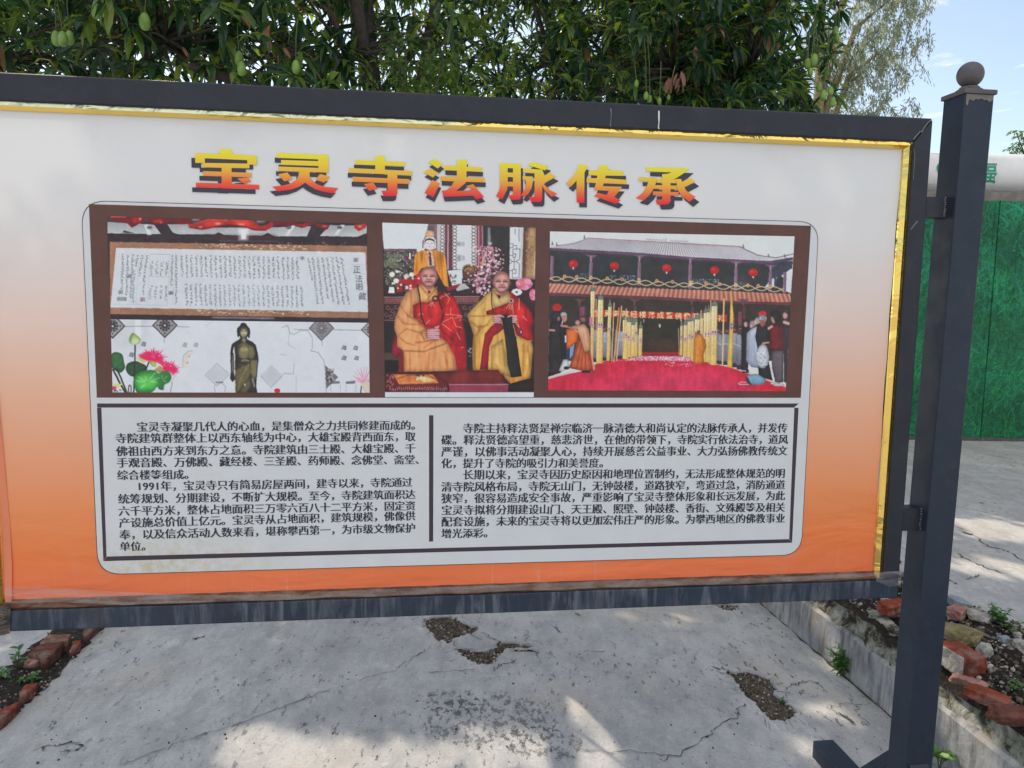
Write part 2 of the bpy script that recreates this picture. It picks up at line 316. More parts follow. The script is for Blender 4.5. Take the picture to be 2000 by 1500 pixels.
for pts, w in (([(1180, 775), (1330, 700), (1390, 650), (1480, 595), (1475, 570), (1530, 540)], .0022), ([(1640, 505), (1720, 465), (1800, 462)], .003), ([(1830, 568), (1880, 548), (2000, 552)], .0016),
               ([(860, 730), (1000, 735), (1230, 745)], .002), ([(155, 410), (230, 360), (310, 310)], .0018), ([(470, 265), (540, 300), (600, 320)], .0022), ([(600, 335), (650, 330), (690, 345), (700, 370)], .002),
               ([(690, 330), (650, 300), (660, 285)], .0016), ([(250, 425), (400, 420), (540, 400), (620, 375)], .0018), ([(1875, 582), (1945, 632)], .005), ([(760, 245), (795, 270)], .003), ([(915, 345), (965, 342)], .002), ([(1300, 375), (1335, 335)], .0012), ([(850, 195), (870, 205)], .003)):
    crack(g6(pts), w, ground)
for pts, w in (([(155, 915), (250, 890), (340, 875)], .0035), ([(340, 875), (395, 885), (380, 910), (290, 920)], .003), ([(240, 815), (265, 765)], .003), ([(940, 375), (1000, 350)], .004), ([(560, 410), (575, 378)], .002)):
    crack(g5(pts), w, ground)

# upper concrete level to the right, a real step of 0.3 m
lo = [(-8, -0.5), (-3, 0.0), (1.6, 0.02), (2.2, 0.04), (2.62, 0.01), (2.88, -0.03), (3.05, -0.10), (3.3, -0.03), (5, -0.05), (30, 0.0)]
edge = jag([LB(SL + o, b, TH) for b, o in lo], 0.012, 5, False)
top = edge + [LB(60, 30, TH), LB(60, -8, TH)]
mb = MB(); mb.prism(top[::-1], 0.5)
slab = mb.build('upper_concrete_yard', M_CONC2); tag(slab, kind='structure')
gs = lambda pts: [G(1600 + x / 2.308, 850 + y / 2.308, TH + 0.003) for x, y in pts]
for pts, w in (([(640, 432), (700, 452), (760, 500), (850, 520), (923, 570)], .004), ([(620, 530), (680, 565), (760, 600), (830, 620)], .004), ([(580, 648), (630, 672)], .004), ([(660, 648), (700, 640), (720, 625)], .0025), ([(640, 435), (690, 445)], .007)):
    crack(gs(pts), w, slab)

# rubble bed behind the low wall
mb = MB(); rows = []; bs = np.linspace(-3, 4.6, 110); ls = np.linspace(WL + 0.02, SL + 0.12, 16)
for b in bs:
    for l in ls:
        e = (l - WL) / (SL - WL); z = TH - 0.012 + 0.03 * math.sin(b * 7 + l * 9) * math.sin(l * 17) + rng.normal(0, 0.007) - (0.03 if l < WL + .06 else 0)
        mb.v.append(LB(l, b, min(z, TH - .02) if l > SL - .04 else z))
n = len(ls); fs = [(i * n + j, i * n + j + 1, (i + 1) * n + j + 1, (i + 1) * n + j) for i in range(len(bs) - 1) for j in range(n - 1)]
soil = obj('soil_bed', mb.v, fs, M_DARKSOIL, smooth=True); tag(soil, kind='structure')

# low retaining wall: smooth plinth and rough mossy face above
wall = empty('retaining_wall', LB(WL, 2.8), 'low mossy stepped concrete wall running past the post to the rubble bed', 'wall')
k = Mat('stained_plinth_render'); n = k.noise(3.5, 8, 0.65); st = k.noise(1.0, 7, 0.65, k.mapping((22, 22, 5)))
c = k.ramp(n, [(0.3, (0.20, 0.20, 0.21)), (0.5, (0.36, 0.365, 0.37)), (0.7, (0.50, 0.49, 0.47))])
c = k.mix(k.ramp(st, [(0.46, 0.0), (0.66, 0.85)]), c, (0.10, 0.10, 0.105)); c = k.mix(k.ramp(k.noise(5, 5, 0.6, k.mapping((1, 1, 1), loc=(5, 2, 1))), [(0.55, 0.0), (0.7, 0.6)]), c, (0.33, 0.25, 0.16))
k.color(c).set(0.9, 0, .2).bump(k.noise(40, 7, .7), 0.4, 0.01); M_PLINTH = k.m
k = Mat('mossy_rough_stone_face'); n = k.noise(13, 9, 0.7, k.mapping((1, 1, 0.7)), 0.4); n2 = k.noise(5, 5, 0.6)
c = k.ramp(k.math('ADD', k.math('MULTIPLY', n, 0.75), k.math('MULTIPLY', n2, 0.25)), [(0.36, (0.022, 0.02, 0.017)), (0.45, (0.07, 0.06, 0.045)), (0.50, (0.24, 0.24, 0.19)), (0.58, (0.40, 0.41, 0.36)), (0.70, (0.58, 0.58, 0.54))])
c = k.mix(k.ramp(k.noise(4, 5, .6, k.mapping((1, 1, 1), loc=(1, 6, 2))), [(0.56, 0), (0.68, 0.4)]), c, (0.22, 0.34, 0.28))
k.color(c).set(0.95, 0, .2).bump(n, 0.9, 0.03); M_MOSS = k.m
mb = MB(); bl = np.linspace(-3, 9, 241)
pv = []
for i, b in enumerate(bl):
    w = 0.004 * math.sin(b * 5.1) + rng.normal(0, .0012)
    pv += [LB(WL - .006 + w, b, -.02), LB(WL + w, b, WH - .012 + .002 * math.sin(b * 9)), LB(WL + .012 + w, b, WH + rng.normal(0, .0015)), LB(WL + .12, b, WH + .002)]
obj('plinth', pv, [(i * 4 + j, i * 4 + j + 1, i * 4 + j + 5, i * 4 + j + 4) for i in range(len(bl) - 1) for j in range(3)], M_PLINTH, wall)
pv = []; K = 9; bl2 = np.linspace(-3, 9, 560)
ph = rng.random(6) * 6
for b in bl2:
    hh = TH + 0.012 * math.sin(b * 4.3 + ph[0]) + .012 * math.sin(b * 11 + ph[1])
    for j in range(K):
        t = j / (K - 1); z = WH - .005 + (hh - WH) * t
        bulge = .012 * math.sin(b * 23 + ph[2] + 5 * t) * math.sin(t * 9 + b * 6) + rng.normal(0, .0028)
        pv.append(LB(WL + .017 + .035 * t + .012 * math.sin(b * 6 + ph[3]) * t + bulge + (.05 * (t - .8) / .2 if t > .8 else 0), b, z - (.01 if t > .95 else 0)))
obj('stone_face', pv, [(i * K + j, i * K + j + 1, i * K + K + j + 1, i * K + K + j) for i in range(len(bl2) - 1) for j in range(K - 1)], M_MOSS, wall, smooth=True)
# dirt line at the foot of the wall
q = [LB(WL - .004, b) for b in np.linspace(1.6, 3.9, 40)]; w = [.002 + .016 * abs(math.sin(i * 1.7)) * rng.random() for i in range(40)]
obj('soil_seam', [p + Z * .004 for p in q] + [p - D * ww + Z * .003 for p, ww in zip(q, w)], [(i, i + 1, 41 + i, 40 + i) for i in range(39)], M_SOIL, wall)

# ------------------------------------------------------------------ hoarding fence with printed grass, white pipe above it
FY = 7.05
ftop = at(1950, 392, 1.0); tt = (FY - CAM[1]) / (ftop - CAM)[1]; FZ = (CAM + (ftop - CAM) * tt)[2]
fence = empty('hoarding_fence', (4.2, FY, TH), 'tall green hoarding printed with grass at the back of the yard', 'fence')
def px2x(px, py=600): q = ray(px, py); return q[0] / q[1] * FY
x0 = px2x(1935, 620); pw = 0.92
k = Mat('printed_grass_sheet'); a = k.n.new('ShaderNodeVertexColor'); a.layer_name = 'ink'; k.color(a.outputs[0]).set(0.5, 0, .25); M_GRASSINK = k.m
def grass_print(seed):
    GX, GZ = 132, 356; rr = np.random.default_rng(seed); im = np.zeros((GZ, GX, 3)) + V([15, 72, 52.0]); yy, xx = np.mgrid[0:GZ, 0:GX]
    for i in range(3600):
        z = rr.uniform(0, GZ); x = rr.uniform(0, GX); L_ = rr.uniform(9, 30); th = rr.normal(0, .62); cv = rr.normal(0, .8); f = z / GZ
        pal = V([30, 104, 84]) * f + V([26, 92, 62]) * (1 - f) if rr.random() < .6 else V([24, 100, 52]); pal = pal * rr.uniform(.55, 1.25)
        if .3 < f < .5: pal = pal * .8 + V([44, 100, 58]) * .2
        t = np.linspace(0, 1, int(L_ * 1.5)); px_ = (x + np.sin(th + cv * t) * t * L_).round().astype(int) % GX; pz = (z + np.cos(th + cv * t) * t * L_).round().astype(int); ok = (pz >= 0) & (pz < GZ); a_ = .85 * (1 - .5 * t[ok])[:, None]
        im[pz[ok], px_[ok]] = im[pz[ok], px_[ok]] * (1 - a_) + pal * a_
        if rr.random() < .6: q = (px_[ok] + 1) % GX; im[pz[ok], q] = im[pz[ok], q] * .5 + pal * .5
    for z in range(GZ): im[z] *= 1 + .10 * math.sin(z * .05 + seed) 
    nx, nz = GX - 1, GZ - 1; prof = [FY + (0.004 if (j / nx * 4) % 1 < .82 else 0.0) + (0.012 if j in (0, nx) else 0) for j in range(GX)]
    vs_ = [(j / nx * (pw - .0015), prof[j], TH + .015 + (FZ - TH - .015) * q / nz) for q in range(GZ) for j in range(GX)]
    fs = [(q * GX + j, q * GX + j + 1, (q + 1) * GX + j + 1, (q + 1) * GX + j) for q in range(nz) for j in range(nx)]
    o = obj('hoarding_panel', vs_, fs, M_GRASSINK, fence); at_ = o.data.color_attributes.new('ink', 'FLOAT_COLOR', 'POINT'); at_.data.foreach_set('color', np.concatenate([np.clip(s2l(im.reshape(-1, 3)) * 1.6, 0, .8), np.ones((GX * GZ, 1))], 1).ravel()); o.location = (0, 0, 0); return o
protos = [grass_print(3), grass_print(8)]
for i in range(-4, 9):
    o = protos[i % 2] if i in (0, 1) else protos[i % 2].copy()
    if i not in (0, 1): scene.collection.objects.link(o)
    o.location = (x0 + i * pw, 0, 0)
mb = MB(); mb.hexa([(x0 - 4 * pw, FY - .02, TH), (x0 + 9 * pw, FY - .02, TH), (x0 + 9 * pw, FY + .05, TH), (x0 - 4 * pw, FY + .05, TH), (x0 - 4 * pw, FY - .012, TH + .03), (x0 + 9 * pw, FY - .012, TH + .03), (x0 + 9 * pw, FY + .05, TH + .03), (x0 - 4 * pw, FY + .05, TH + .03)])
mb.build('base_rail', M_CRACK, fence)
PYY = FY + .42
def zy(px, py, yy): q = ray(px, py); return (CAM + q * (yy / q[1]))
pt, pbm = zy(1960, 301, PYY)[2], zy(1960, 388, PYY)[2]
PR = (pt - pbm) / 2 * 0.985; PZ = (pt + pbm) / 2
pipe = empty('white_pipe', (4.8, PYY, PZ - PR), 'big white cylindrical pipe with a green lettered label lying above the grass hoarding', 'pipe')
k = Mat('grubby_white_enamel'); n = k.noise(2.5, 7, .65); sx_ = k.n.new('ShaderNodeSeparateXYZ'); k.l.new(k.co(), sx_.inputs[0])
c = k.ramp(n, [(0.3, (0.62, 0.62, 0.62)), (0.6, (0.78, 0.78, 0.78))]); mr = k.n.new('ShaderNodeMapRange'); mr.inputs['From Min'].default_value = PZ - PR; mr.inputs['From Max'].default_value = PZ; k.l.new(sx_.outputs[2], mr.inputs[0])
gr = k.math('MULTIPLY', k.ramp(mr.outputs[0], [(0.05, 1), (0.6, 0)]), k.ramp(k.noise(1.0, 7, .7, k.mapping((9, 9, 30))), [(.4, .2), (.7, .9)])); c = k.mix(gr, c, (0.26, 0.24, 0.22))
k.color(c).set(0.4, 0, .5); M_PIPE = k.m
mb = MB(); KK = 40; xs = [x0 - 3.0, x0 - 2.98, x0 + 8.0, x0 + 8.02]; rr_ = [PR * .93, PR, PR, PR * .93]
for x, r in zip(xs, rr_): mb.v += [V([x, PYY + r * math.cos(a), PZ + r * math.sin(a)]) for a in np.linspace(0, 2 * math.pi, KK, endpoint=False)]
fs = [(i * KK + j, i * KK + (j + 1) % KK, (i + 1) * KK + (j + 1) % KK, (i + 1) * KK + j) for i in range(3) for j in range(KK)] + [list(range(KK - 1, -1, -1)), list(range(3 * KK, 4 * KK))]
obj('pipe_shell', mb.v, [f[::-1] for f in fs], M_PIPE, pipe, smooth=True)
def on_pipe(x, h, off):                       # h: arc height above the pipe's horizontal diameter, on the side facing the yard
    a = math.pi - h / PR; r = PR + off; return V([x, PYY + r * math.cos(a), PZ + r * math.sin(a)])
def pipe_sheet(name, x0_, x1_, h0, h1, off, mat):
    vs_ = [on_pipe(x, h, off) for h in np.linspace(h0, h1, 13) for x in (x0_, x1_)]
    return obj(name, vs_, [(2 * i, 2 * i + 1, 2 * i + 3, 2 * i + 2) for i in range(12)], mat, pipe, smooth=True)
M_LABEL = mat_plain('label_white', (0.74, 0.70, 0.70), .4, var=.06); M_GREENINK = mat_plain('label_green', (0.005, 0.30, 0.17), .4, var=.06)
lx1 = px2x(1925, 340) * PYY / FY; lx0 = px2x(1790, 340) * PYY / FY
pipe_sheet('label', lx0, lx1, -.11, .11, .003, M_LABEL)
M_RED = mat_plain('red_plastic', (0.55, 0.015, 0.04), .4); 
mb = MB(); c0 = zy(1931, 391, FY + .1); mb.hexa([c0 + V([-.07, -.05, -.05]), c0 + V([.025, -.05, -.05]), c0 + V([.025, .1, -.05]), c0 + V([-.07, .1, -.05]), c0 + V([-.03, -.05, .035]), c0 + V([.02, -.05, .05]), c0 + V([.02, .1, .05]), c0 + V([-.03, .1, .035])])
redo = mb.build('plastic_wedge', M_RED); tag(redo, 'small bright red plastic wedge under the white pipe on the hoarding top', 'wedge')
mb = MB(); mb.hexa([(x0 - 4 * pw, FY + .015, FZ), (x0 + 9 * pw, FY + .015, FZ), (x0 + 9 * pw, FY + .9, FZ), (x0 - 4 * pw, FY + .9, FZ), (x0 - 4 * pw, FY + .015, PZ - PR), (x0 + 9 * pw, FY + .015, PZ - PR), (x0 + 9 * pw, FY + .9, PZ - PR), (x0 - 4 * pw, FY + .9, PZ - PR)])
if PZ - PR > FZ + .01: mb.build('cradle_beam', mat_plain('grey_beam', (.2, .18, .17), .8, var=.3), pipe)

# ================================================================== THE NOTICE BOARD
uR, zT = UZ(1823, 231); uIR = UZ(1762, 600)[0]; zIT = UZ(1000, 241.5)[1]
zBT = UZ(1200, 1152)[1]; zBB = UZ(800, 1205)[1]; FW = uR - uIR
uBR, zBanT = UZ(1763, 292, -.012); uBL = UZ(9, 1180, -.012)[0]; zBanB = UZ(1200, 1139, -.012)[1]
GW = uIR - uBR; uIL = uBL - GW; uL = uIL - FW
uP = UZ(1822, 900, .02)[0]; PS = .081; LEAN = .0115; ZM = UZ(1822, 900, .02)[1]
board = empty('notice_board', BU((uL + uR) / 2, 0, -.025), 'long notice board on dark steel posts, its orange banner full of Chinese text and photographs', 'notice board')
def rail(name, u0, u1, z0, z1, o0, o1, mat, miter=None, bw=.004):
    mb = MB(); mb.box(u0, u1, z0, z1, o0, o1); return bevel(mb.build(name, mat, board), bw)
# mitred frame bars
def mitred(name, outer, inner, mat):          # outer/inner: two (u,z) points each
    mb = MB(); (a, b), (c, d) = outer, inner
    pts = [a, b, d, c]; fr = [BU(u, z, 0) for u, z in pts]; bk = [BU(u, z, -.05) for u, z in pts]
    mb.add(fr + bk, [(0, 1, 2, 3), (7, 6, 5, 4), (0, 4, 5, 1), (1, 5, 6, 2), (2, 6, 7, 3), (3, 7, 4, 0)])
    o = mb.build(name, mat, board); me = o.data
    import bmesh
    bm = bmesh.new(); bm.from_mesh(me); bmesh.ops.recalc_face_normals(bm, faces=bm.faces); bm.to_mesh(me); bm.free()
    return bevel(o, .004)
mg = .0008
mitred('top_rail', [(uL, zT), (uR, zT)], [(uIL + mg, zIT), (uIR - mg, zIT)], M_STEEL)
mitred('frame_stile', [(uR, zT - mg * 2), (uR, zBT + .002)], [(uIR, zIT - mg), (uIR, zBT + .002)], M_STEEL)
mitred('frame_stile', [(uL, zT - mg * 2), (uL, zBT + .002)], [(uIL, zIT - mg), (uIL, zBT + .002)], M_STEEL)
rail('bottom_rail', uL, uR, zBB, zBT, -.05, -.001, M_STEEL_WORN)
wm = MB()                                      # weld beads and scratches at the mitre
def scr(name, pts, w, off, mat):
    mb = MB(); q = [B(x, y, off) for x, y in pts]; Ls = []; Rs = []
    for i, p in enumerate(q):
        t = q[min(i + 1, len(q) - 1)] - q[max(i - 1, 0)]; t /= np.linalg.norm(t); m = np.cross(t, N); ww = w * (.4 + .8 * rng.random()); Ls.append(p + m * ww); Rs.append(p - m * ww)
    n = len(q); return obj(name, Ls + Rs, [(i, n + i, n + i + 1, i + 1) for i in range(n - 1)], mat, board)
M_SCR = mat_plain('scraped_paint', (0.16, 0.165, 0.18), .7, var=.3, scale=90); M_WHITESTREAK = mat_plain('white_paint_streak', (.62, .62, .62), .7, var=.3, scale=120)
scr('weld_bead', [(1784, 272), (1790, 265), (1797, 257), (1800, 258), (1806, 248), (1812, 240), (1818, 235)], .0022, .0012, M_SCR)
scr('scratch', [(1779, 448), (1785, 440), (1792, 432)], .0025, .0012, M_SCR); scr('scratch', [(1784, 290), (1787, 300), (1784, 350)], .0012, .0012, M_SCR)
scr('paint_streak', [(1193, 212), (1194, 222), (1193, 236), (1192, 247)], .0018, .0012, M_SCR)
scr('paint_streak', [(1287, 216), (1287, 226), (1287, 238), (1286, 249), (1287, 252)], .0022, .0012, M_WHITESTREAK)
# gold mouldings: a ridge with two mirror facets, mitred
def mould(name, o0, o1, i0, i1, ridge, mat, mat2=None):
    # outer line o0-o1 at the frame, inner line i0-i1 at the banner; ridge fraction across
    mb = MB(); M = 40; vs_ = []
    for j in range(M + 1):
        t = j / M; o = V(o0) + (V(o1) - V(o0)) * t; i = V(i0) + (V(i1) - V(i0)) * t
        rg = o + (i - o) * ridge; wob = rng.normal(0, .0001)
        vs_ += [BU(o[0], o[1], -.012), BU(o[0], o[1], -.003), BU(rg[0], rg[1], .004 + wob), BU(i[0], i[1], -.008), BU(i[0], i[1], -.014)]
    fs = [(j * 5 + q, j * 5 + q + 1, j * 5 + q + 6, j * 5 + q + 5) for j in range(M) for q in range(4)]
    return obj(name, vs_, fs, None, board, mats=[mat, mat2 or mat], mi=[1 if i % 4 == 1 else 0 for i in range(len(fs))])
e = .0004
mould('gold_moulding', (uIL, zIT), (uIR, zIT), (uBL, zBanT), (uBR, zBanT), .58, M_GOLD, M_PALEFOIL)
mould('gold_moulding', (uIR, zIT), (uIR, zBT + .003), (uBR + e, zBanT), (uBR + e, zBanB - .003), .62, M_GOLD)
mould('gold_moulding', (uIL, zIT), (uIL, zBT + .003), (uBL - e, zBanT), (uBL - e, zBanB - .003), .62, M_GOLD)
mb = MB(); M = 60; vs_ = []
for j in range(M + 1):
    t = j / M; u = uIL + (uIR - uIL) * t
    vs_ += [BU(u, zBT - .002, -.006), BU(u, zBT + .006 + .002 * math.sin(j), .001), BU(u, zBanB + .004, -.009 + .001 * math.sin(j * 2.3)), BU(u, zBanB + .012, -.016)]
obj('bottom_strip', vs_, [(j * 4 + q, j * 4 + q + 1, j * 4 + q + 5, j * 4 + q + 4) for j in range(M) for q in range(3)][::1], M_RUST, board)
# torn clear film hanging over the lower edge
k = Mat('torn_clear_film'); k.color((0.5, 0.49, 0.5)).set(.12, 0, .6); tr = k.n.new('ShaderNodeBsdfTransparent'); ms = k.n.new('ShaderNodeMixShader'); k.l.new(k.ramp(k.noise(1, 4, .6, k.mapping((12, 12, 60))), [(.35, .05), (.7, .36)]), ms.inputs[0]); k.l.new(tr.outputs[0], ms.inputs[1]); k.l.new(k.p.outputs[0], ms.inputs[2]); k.l.new(ms.outputs[0], k.out.inputs[0]); M_FILM = k.m
def strip(name, up, lo_, off, mat):
    q = [B(x, y, off + .002 * math.sin(i * 2.1)) for i, (x, y) in enumerate(up)] + [B(x, y, off + .002 * math.cos(i * 1.7)) for i, (x, y) in enumerate(lo_)]
    n = len(up); return obj(name, q, [(i, n + i, n + i + 1, i + 1) for i in range(n - 1)], mat, board, smooth=True)
strip('torn_film', [(9, 1145), (120, 1149), (240, 1156), (400, 1163), (560, 1160), (700, 1152)], [(9, 1178), (120, 1176), (240, 1182), (400, 1176), (560, 1172), (700, 1163)], .006, M_FILM)
strip('torn_film', [(9, 1160), (130, 1168), (240, 1176), (420, 1172)], [(9, 1164), (130, 1172), (240, 1181), (420, 1176)], .008, M_FILM)
strip('torn_film', [(700, 1152), (900, 1146), (1200, 1134), (1500, 1128), (1762, 1116)], [(700, 1166), (900, 1158), (1200, 1147), (1500, 1139), (1762, 1121)], .006, M_FILM)
strip('torn_film', [(1708, 1119), (1735, 1116), (1762, 1115)], [(1712, 1135), (1738, 1146), (1760, 1143)], .007, M_FILM)
k = Mat('crumpled_gold_foil'); n = k.noise(18, 4, .6, None, 1.0); k.color(k.ramp(n, [(.35, (.03, .025, .03)), (.52, (.10, .075, .06)), (.62, (.32, .24, .18)), (.75, (.5, .4, .26))])).set(.3, .3).bump(n, .8, .03); M_FOIL = k.m
strip('crumpled_foil', [(-6, 1186), (10, 1180), (21, 1176)], [(-4, 1242), (9, 1240), (20, 1237)], .004, M_FOIL)

# banner sheet, slightly slack
mb = MB(); nu, nz = 70, 36; vs_ = []
def slack(u, z):
    tu = (u - uBL) / (uBR - uBL); tz = (z - zBanB) / (zBanT - zBanB)
    return -.012 - .0012 * math.sin(tu * 17 + tz * 5) * (1 - tz) * tz * 4
for j in range(nz + 1):
    for i in range(nu + 1):
        u = uBL + (uBR - uBL) * i / nu; z = zBanB + (zBanT - zBanB) * j / nz
        if i == nu: u -= .0035 * math.sin(j / nz * math.pi) + .001 * math.sin(j * .9)
        if j == 0: z += .004 * math.sin(i * .21) - .006 * (1 - i / nu)
        vs_.append(BU(u, z, -.0135))
obj('banner', vs_, [(j * (nu + 1) + i, j * (nu + 1) + i + 1, (j + 1) * (nu + 1) + i + 1, (j + 1) * (nu + 1) + i) for j in range(nz) for i in range(nu)], M_VINYL, board, smooth=True)
strip('edge_tape', [(-8, 760), (0, 900), (4, 1020), (8, 1100), (10, 1176)], [(-6, 760), (8, 900), (19, 1020), (23, 1100), (23, 1176)], -.0105, mat_ink('peach_tape', (220, 132, 100), .2))

# printed layers, a few tenths of a millimetre apart
O_LINE, O_PANEL, O_BROWN, O_PHOTO, O_TEXT = -.0120, -.0117, -.0114, -.0108, -.0110
def rrect(c, r):
    (ax, ay), (bx, by), (cx_, cy), (dx, dy) = [UZ(x, y, O_LINE) for x, y in c]; P_ = [V(p) for p in ((ax, ay), (bx, by), (cx_, cy), (dx, dy))]; out = []
    for i in range(4):
        p, a, b = P_[i], P_[i - 1], P_[(i + 1) % 4]; da = (a - p) / np.linalg.norm(a - p); db = (b - p) / np.linalg.norm(b - p)
        s = p + da * r; e_ = p + db * r
        for t in np.linspace(0, 1, 12): out.append((1 - t) ** 2 * s + 2 * t * (1 - t) * (p + (da + db) * r * .0) + t ** 2 * e_)
    return out
def flat(name, pts, off, mat, rev=False):
    v = [BU(u, z, off) for u, z in pts]; return obj(name, v, [list(range(len(v)))], mat, board)
pc = [(158, 391), (191, 1123), (1565, 1084), (1600, 433)]
R_ = rrect(pc, .055); cenR = sum(R_) / len(R_)
flat('panel_outline', R_, O_LINE, M_LINE)
lw = .0016
flat('text_panel', [p - (p - cenR) / np.abs(p - cenR).max() * 0 - np.sign(p - cenR) * np.minimum(lw, np.abs(p - cenR)) for p in R_], O_PANEL, M_PANEL)
def quad(name, c, off, mat): return flat(name, [UZ(x, y, off) for x, y in c], off, mat)
quad('brown_panel', [(173.5, 398.6), (189, 776.6), (1564, 777), (1584, 441)], O_BROWN, M_BROWN)
# ruled box with a divider: four bars and one divider in one border
mb = MB()
def bar(c): mb.add([B(x, y, O_BROWN) for x, y in c], [(0, 1, 2, 3)])
bar([(189.5, 788), (190, 796), (1551, 796), (1560, 788)]); bar([(189.5, 796.5), (202, 1096), (208, 1087), (198, 796.5)]); bar([(208.5, 1087), (202.5, 1096), (1547, 1060), (1541, 1053)]); bar([(1551.5, 796.5), (1541.5, 1052.5), (1547, 1060), (1559.7, 796.5)])
bar([(838, 811), (838, 1058), (846, 1057.5), (846.5, 811)])
mb.build('ruled_border', M_LINE, board)

# ------------------------------------------------------------------ lettering
_tc = bpy.data.curves.new('glyph', 'FONT'); _tc.resolution_u = 3; _to = bpy.data.objects.new('glyph', _tc); scene.collection.objects.link(_to); _gl = {}
def glyph(ch, off=0.0):
    if (ch, off) not in _gl:
        _tc.body = ch; _tc.offset = off; dg = bpy.context.evaluated_depsgraph_get(); dg.update()
        me = bpy.data.meshes.new_from_object(_to.evaluated_get(dg)); co = np.zeros(len(me.vertices) * 3); me.vertices.foreach_get('co', co)
        _gl[(ch, off)] = (co.reshape(-1, 3)[:, :2].copy(), [list(p.vertices) for p in me.polygons]); bpy.data.meshes.remove(me)
    return _gl[(ch, off)]
def text_line(mb, s, p0, p1, off, hk=1.01, song=True):
    # p0,p1: pixel of the left and right ends of the line's centre
    a = V(UZ(*p0, off)); b = V(UZ(*p1, off)); w = sum(.52 if c.isdigit() else 1 for c in s); pitch = np.linalg.norm(b - a) / w; dr = (b - a) / np.linalg.norm(b - a); up = V([-dr[1], dr[0]])
    x = 0.0
    for ch in s:
        cw = .52 if ch.isdigit() else 1.0
        g, f = glyph(ch, -.006 if song else 0.0)
        for q, dx in enumerate((-.038, -.013, .013, .038) if song else (0.0,)):
            em = pitch * hk; gx = (g[:, 0] - (g[:, 0].min() + g[:, 0].max()) / 2 if ch.isdigit() else g[:, 0] - .5) * (1.0 if not ch.isdigit() else .95) + dx; gy = g[:, 1] - .38 - (.0 if not ch.isdigit() else -.02)
            pos = a + np.outer((x + cw / 2) * pitch + gx * em, dr) + np.outer(gy * em * 1.0, up)
            mb.add([BU(u, z, off + q * .00006) for u, z in pos], f)
        x += cw
    return mb
LEFT = [((255, 158), (1892, 148), '宝灵寺凝聚几代人的心血，是集僧众之力共同修建而成的。'), ((133, 224), (1858, 213), '寺院建筑群整体上以西东轴线为中心，大雄宝殿背西面东，取'),
        ((137, 298), (1858, 280), '佛祖由西方来到东方之意。寺院建筑由三士殿、大雄宝殿、千'), ((140, 364), (1915, 345), '手观音殿、万佛殿、藏经楼、三圣殿、药师殿、念佛堂、斋堂、'),
        ((142, 436), (592, 430), '综合楼等组成。'), ((255, 500), (1840, 475), '1991年，宝灵寺只有简易房屋两间，建寺以来，寺院通过'),
        ((148, 572), (1858, 545), '统筹规划、分期建设，不断扩大规模。至今，寺院建筑面积达'), ((150, 642), (1858, 610), '六千平方米，整体占地面积三万零六百八十二平方米，固定资'),
        ((153, 710), (1858, 668), '产设施总价值上亿元。宝灵寺从占地面积，建筑规模，佛像供'), ((155, 778), (1858, 738), '奉，以及信众活动人数来看，堪称攀西第一，为市级文物保护'), ((157, 845), (345, 842), '单位。')]
RIGHT = [((215, 145), (1842, 143), '寺院主持释法贤是禅宗临济一脉清德大和尚认定的法脉传承人，并发传'), ((107, 203), (1845, 200), '碟。释法贤德高望重，慈悲济世，在他的带领下，寺院实行依法治寺，道风'),
         ((107, 262), (1842, 257), '严谨，以佛事活动凝聚人心，持续开展慈善公益事业、大力弘扬佛教传统文'), ((107, 320), (950, 318), '化，提升了寺院的吸引力和美誉度。'),
         ((215, 377), (1830, 370), '长期以来，宝灵寺因历史原因和地理位置制约，无法形成整体规范的明'), ((107, 438), (1830, 427), '清寺院风格布局，寺院无山门，无钟鼓楼，道路狭窄，弯道过急，消防通道'),
         ((107, 496), (1830, 482), '狭窄，很容易造成安全事故，严重影响了宝灵寺整体形象和长远发展，为此'), ((107, 555), (1830, 540), '宝灵寺拟将分期建设山门、天王殿、照壁、钟鼓楼、香街、文殊殿等及相关'),
         ((107, 613), (1830, 595), '配套设施，未来的宝灵寺将以更加宏伟庄严的形象。为攀西地区的佛教事业'), ((107, 672), (372, 668), '增光添彩。')]
for lines, ox, oy, s in ((LEFT, 180, 780, 2.9412), (RIGHT, 820, 780, 2.5641)):
    mb = MB()
    for p, q, t in lines: text_line(mb, t, (ox + p[0] / s, oy + p[1] / s), (ox + q[0] / s, oy + q[1] / s), O_TEXT)
    mb.build('body_text', M_TEXT, board)
